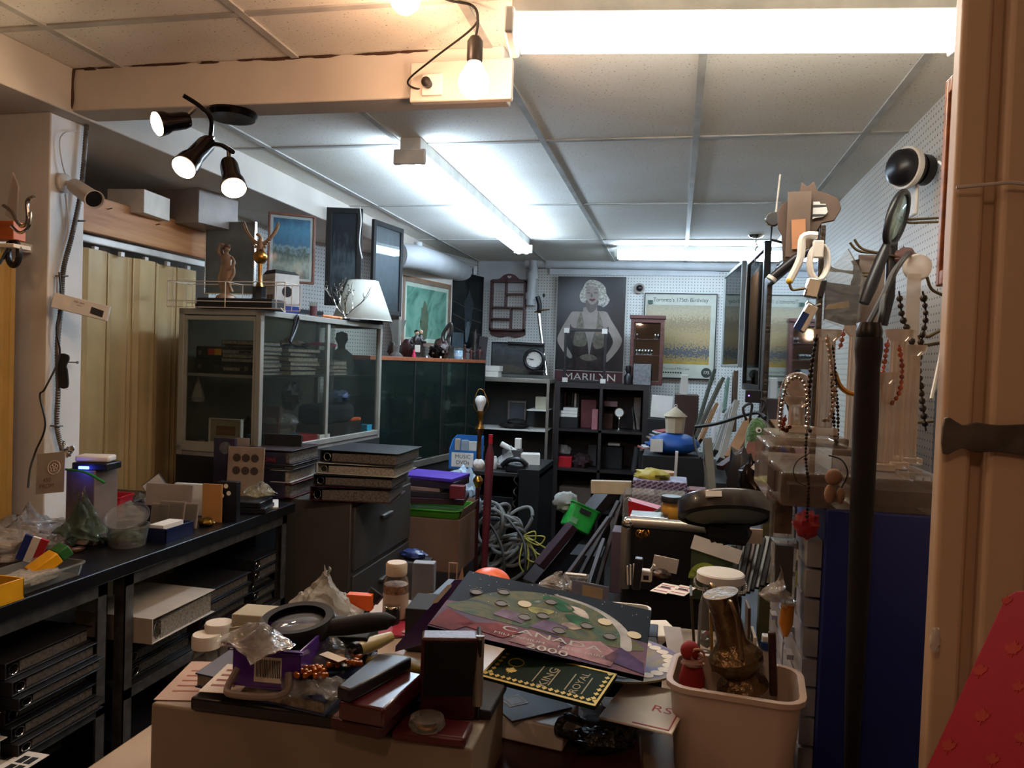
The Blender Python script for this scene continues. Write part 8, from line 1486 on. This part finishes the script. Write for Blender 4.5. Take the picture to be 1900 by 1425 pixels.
G().text('CANADA', .02, T(.56*w, .2*h, .0016) @ RX(-PI/2), sx=1.7).obj('lettering', m_sil, t); G().text('MILLENNIUM     MILLENAIRE', .009, T(.56*w, .115*h, .0016) @ RX(-PI/2), sx=1.4).obj('lettering', m_sil, t); G().text('2000', .02, T(.56*w, .04*h, .0016) @ RX(-PI/2), sx=1.5).obj('lettering', m_sil, t)
random.seed(77); g = G()
for i in range(40): x, y = random.random(), .5+.48*random.random(); g.span((x*w, y*h, .0003), (x*w+.0012, y*h+.0012, .0008))
g.obj('printed_star', m_paper, t, kind='stuff')
# white tub with brass vase
p = K(1345, 1370, .96); p.z = .9505; t = obox('white_tub', 'white rounded plastic tub holding a brass vase and small toys', (.098, 1.10, .9505), -.10, .17, .13, .125, M('tub_white', 'b8a596', .4, var=.03), .003, rim=.006, corner=.22, flare=1.12)
V0, V1 = at(1337, 1100, Y=1.09), at(1378, 1275, Y=1.10); d = (V1-V0); L_ = d.length; ax = T(V0) @ d.to_track_quat('Z', 'Y').to_matrix().to_4x4()
t = thing('brass_vase', 'engraved brass two-handled vase upside down in the white tub', 'vase')
G().lathe([(.024, 0), (.0225, .005), (.019, L_*.2), (.020, L_*.5), (.026, L_*.56), (.037, L_*.66), (.036, L_*.74), (.024, L_*.83), (.022, L_*.86), (.034, L_*.94), (.036, L_), (.03, L_*1.01), (0, L_*.97)], 32, ax).obj('body', M('engraved_brass', '7a6448', .33, .9, var=.3, vs_=20, bump=.5, bs=60), t)
for s_ in (-1, 1): G().tube(spline([ax @ Vector(q) for q in ((s_*.022, 0, .012), (s_*.04, 0, .0), (s_*.052, 0, .02), (s_*.04, 0, L_*.38), (s_*.034, 0, L_*.6))], 6), .0028, 8).obj('handle', M('handle_brass', '8a7458', .33, .9), t)
mm = ax @ T(0, 0, L_*.6)
t = thing('santa_figure', 'little red felt figure leaning in the left of the white tub', 'figurine', at(1283, 1285, Y=1.08)); m_rf = M('red_felt', '8c1a1a', .8, var=.2)
G().rings([[(r*math.cos(2*PI*j/14), r*.8*math.sin(2*PI*j/14), z) for j in range(14)] for z, r in ((-.01, .016), (.02, .018), (.04, .013), (.048, .009))]).obj('body', m_rf, t); G().sph((-.004, 0, .058), .0135, 14).obj('head', m_rf, t); G().tube([(.007, -.008, .058+.0)]*1+[(.009*math.cos(a_)+.006, -.011, .056+.009*math.sin(a_)) for a_ in [i*PI/6 for i in range(12)]], .0018, 6).obj('face_ring', M('pinkish', 'a07058', .6), t); G().blob((.0, -.008, .044), (.03, .02, .01), 3, .3).obj('collar', M('pale_pink_felt', 'a08078', .9), t); G().sph((.015, -.008, .0), (.008, .006, .012), 10).obj('glove', m_white, t)
for i, (x0, y0, x1, y1, Y, w_, mt, lb) in enumerate(((1435, 1290, 1432, 1172, 1.12, .010, M('dark_red_wood', '3a1a14', .5), 'dark red-brown stick at the right of the white tub'), (1420, 1270, 1425, 1178, 1.15, .016, m_white, 'white tube with a blue band in the white tub'), (1400, 1290, 1398, 1172, 1.15, .05, m_paper, 'white card standing at the back of the white tub'), (1290, 1240, 1282, 1095, 1.16, .055, M('green_brown_card', '3c3a2a', .6), 'tall dark card behind the vase handle'), (1322, 1240, 1318, 1130, 1.15, .03, M('ochre_card', '8a6c2c', .6), 'ochre card behind the vase'), (1385, 1250, 1388, 1120, 1.16, .045, M('brown_card2', '4c3a2c', .6), 'brown card right behind the vase neck'))): stick('tub_item', lb, at(x0, y0, Y=Y), at(x1, y1, Y=Y), w_, .004 if w_ > .02 else w_, mt, 'card' if w_ > .02 else 'stick')
G()
tag(G().cyl(at(1424, 1190, Y=1.145), at(1424, 1203, Y=1.145), .0095, n=14).obj('blue_band', M('band_blue', '1f4a8c', .4)), 'blue band around the white tube', 'band')
# behind the tub: white lidded jar with chain
p = at(1335, 1120, Y=1.42); t = jar('white_lid_jar', 'jar with a wide tilted white lid and a ball chain around it', (p.x, 1.42, CZ+.0005), .036, at(1335, 1078, Y=1.42).z-CZ, m_tubclear, m_white, .042, .016)
rj = .045; zj = at(1335, 1082, Y=1.42).z-.0; g = G(); [g.sph((p.x+rj*math.cos(a_), 1.42+rj*math.sin(a_), zj-.002+.004*math.sin(a_*3)), .0032, 6) for a_ in [i*2*PI/44 for i in range(44)]]; tag(g.obj('ball_chain', m_silver), 'silver ball chain lying round the white lid', 'chain')
# white tub with green bits, pens, plug
p = at(1165, 1105, Y=1.5); obox('white_bowl', 'small white tub with green bits left of the price tags', (p.x, 1.5, CZ+.045), 0, .085, .06, .035, m_white, .002, rim=.003, corner=.3, fill=(M('pale_green_bits', '6a8a78', .5), 4)); slab('navy_box', 'navy box under the small white tub', 'box', (p.x+.01, 1.5, CZ+.0005), 0, (.1, .07, .043), M('navy_board', '14122a', .5))
for i in range(3): stick('white_pen', ['left thin white stick in the small white tub', 'middle thin white stick in the small white tub', 'right thin white stick in the small white tub'][i], at(1165+5*i, 1085, Y=1.5), at(1164+6*i, 1050-2*i, Y=1.5), .003, .003, m_white, 'stick')
stick('black_holder', 'slim black holder standing beside the white plug', at(1180, 1092, Y=1.46), at(1186, 1035, Y=1.46), .02, .015, m_black, 'holder'); t = thing('white_plug', 'white plug adapter above the black holder', 'plug', at(1198, 1070, Y=1.47)); G().span((-.013, -.01, -.008), (.012, .01, .014)).obj('body', m_white, t, bevel=.003); G().span((-.004, -.012, -.003), (.006, -.01, .005)).obj('socket', m_black, t); 
for s_ in (-1, 1): G().box((s_*.012, 0, .018), (.004, .012, .014), RY(s_*.5)).obj('flap', m_white, t)
for i, (px, py) in enumerate(((1222, 1094), (1255, 1098))): 
    t, w, h, m = pset('price_tag', ['red and white striped price tag left of the pair', 'red and white striped price tag right of the pair'][i], 'price tag', (px-16, py+2), (px+14, py+8), (px-8, py-16), .0008, m_paper, (1.04,)*3, 0)
    for k in range(3): G().span((w*.08, h*(.15+.3*k), .0001), (w*.92, h*(.22+.3*k), .0004)).obj('red_line', m_red, t)
    G().span((w*.2, h*.5, .0001), (w*.8, h*.66, .0004)).obj('printed_line', m_blackm, t)
random.seed(19); cs = ['7a1c28', '2a5a3c', '5a1c20', '20301c', '8a7a70', '3a1420', '1c1a1a', '6a6258']
tys = ['toy car', 'toy', 'charm', 'badge', 'brooch', 'keyring', 'button', 'bead']
i = 0
for r_ in range(5):
    for px in range(1215, 1460, 24):
        py = 1120+r_*22+random.randint(-6, 6); 
        if 1262 < px < 1300 and py > 1150: continue
        c = cs[i % 8]; p = at(px, py, Z=.97); 
        if p.x > .17 or p.y > 1.62: continue
        one('trinket', G().blob((0, 0, .006), (.022+.02*random.random(), .018, .02), i+200, .4, n=10), M('tr_'+c, c, .3, coat=.3), nth[i % 16]+' small loose '+tys[i//16]+' in the heap behind the white tub', 'trinket', (p.x, p.y, .952+.012*random.random()), random.random()*3, 'loose trinkets behind the white tub'); i += 1
slab('white_card_stack', 'white papers behind the round coin board', 'papers', K(1205, 1165, .99)+Vector((0, 0, -.012)), .35, (.1, .09, .012), m_paper); t, w, h, m = pset('clear_sleeve', 'grey sheet sloping right of the coin board', 'sheet', (1240, 1215), (1275, 1218), (1215, 1160), .001, m_greycard, (1.02,)*3, 0)
# banknote film, clear box behind the album
t, w, h, m = pset('banknote_sleeve', 'clear sleeve with a blue and cream note above the coin album', 'sleeve', (1060, 1108), (1128, 1122), (1072, 1078), .001, M('pale_blue_sheet', '7a84a0', .3), (1.10, 1.10, 1.13), 0); G().span((w*.3, h*.2, .0001), (w*.85, h*.85, .0006)).obj('note', M('cream_note', 'b4a88c', .5), t)
crumple('clear_film', 'clear shiny film draped behind the coin album', 'film', at(1040, 1098, Z=1.05), (.09, .08, .035), 98, m_clear)
p = at(1068, 1085, Y=1.6); slab('clear_box', 'small clear lidded box on a brown carton behind the album', 'box', (p.x, 1.6, p.z), 0, (.055, .04, .02), m_tubclear); slab('brown_carton', 'brown carton under the small clear box', 'box', (p.x+.005, 1.6, CZ+.0005), 0, (.065, .06, p.z-CZ-.002), M('brown_card3', '5c4638', .7)); slab('white_strip', 'white strip on the small clear box', 'lid', (p.x, 1.6, p.z+.0205), 0, (.045, .012, .003), m_white)
t = thing('black_hoop', 'thin black hoop lying behind the coin album', 'hoop', at(1000, 1095, Z=1.06)); G().tube([(.06*math.cos(a_), .03*math.sin(a_), .0) for a_ in [i*PI/12 for i in range(24)]], .003, 6, True).obj('hoop', m_black, t)
for i, (px, py, dx, dy, dz, c) in enumerate(((870, 1160, .16, .12, .06, '1c1820'),)): slab('dark_case', ['dark case supporting the left of the album', 'dark case supporting the far side of the album'][i], 'case', K(px, py, .952)+Vector((0, .05, 0)), .2*i, (dx, dy, dz), M('case_'+c, c, .5))
# clear packets hanging at the parts cabinet
for i, (x0, y0, x1, y1, Y, lb) in enumerate(((1478, 925, 1450, 1000, 1.28, 'bronze-printed clear packet hanging at the top left of the blue cabinet'), (1460, 1000, 1450, 1115, 1.25, 'tall clear blister box with a black insert left of the blue drawers'))):
    A, B_3 = at(x0, y0, Y=Y), at(x1, y1, Y=Y); t = thing('clear_blister', lb, 'blister pack', B_3); hh = A.z-B_3.z; G().span((-.018, -.012, 0), (.02, .012, hh)).obj('shell', m_tubclear, t, bevel=.002); G().span((-.012, -.006, .01), (.014, .008, hh*.9)).obj('insert', [M('bronze_print', '7a5428', .3, .6, var=.5, vs_=30), m_black][i], t)
t = thing('screwdriver', 'orange-yellow tool handle below the clear blister box', 'handle', at(1457, 1180, Y=1.24)); G().tube([(0, 0, 0), (0, 0, .02), (.002, 0, .05)], [.004, .011, .010], 10).obj('handle', M('amber_handle', 'c07818', .4), t)
one('red_packet', G().blob((0, 0, 0), (.035, .03, .04), 88, .4), M('rose_cellophane', '8c2430', .3), 'crumpled rose-red packet above the blue drawers', 'packet', at(1497, 972, Y=1.2))
for i in range(6): crumple('plastic_bag', ['top', 'second', 'third', 'fourth', 'fifth', 'lowest'][i]+' clear bag of bits bulging from the front of the blue drawers', 'bag', (.165, 1.225-.0*i, 1.14-.13*i), (.05, .05, .07), 110+i, m_cloudy)
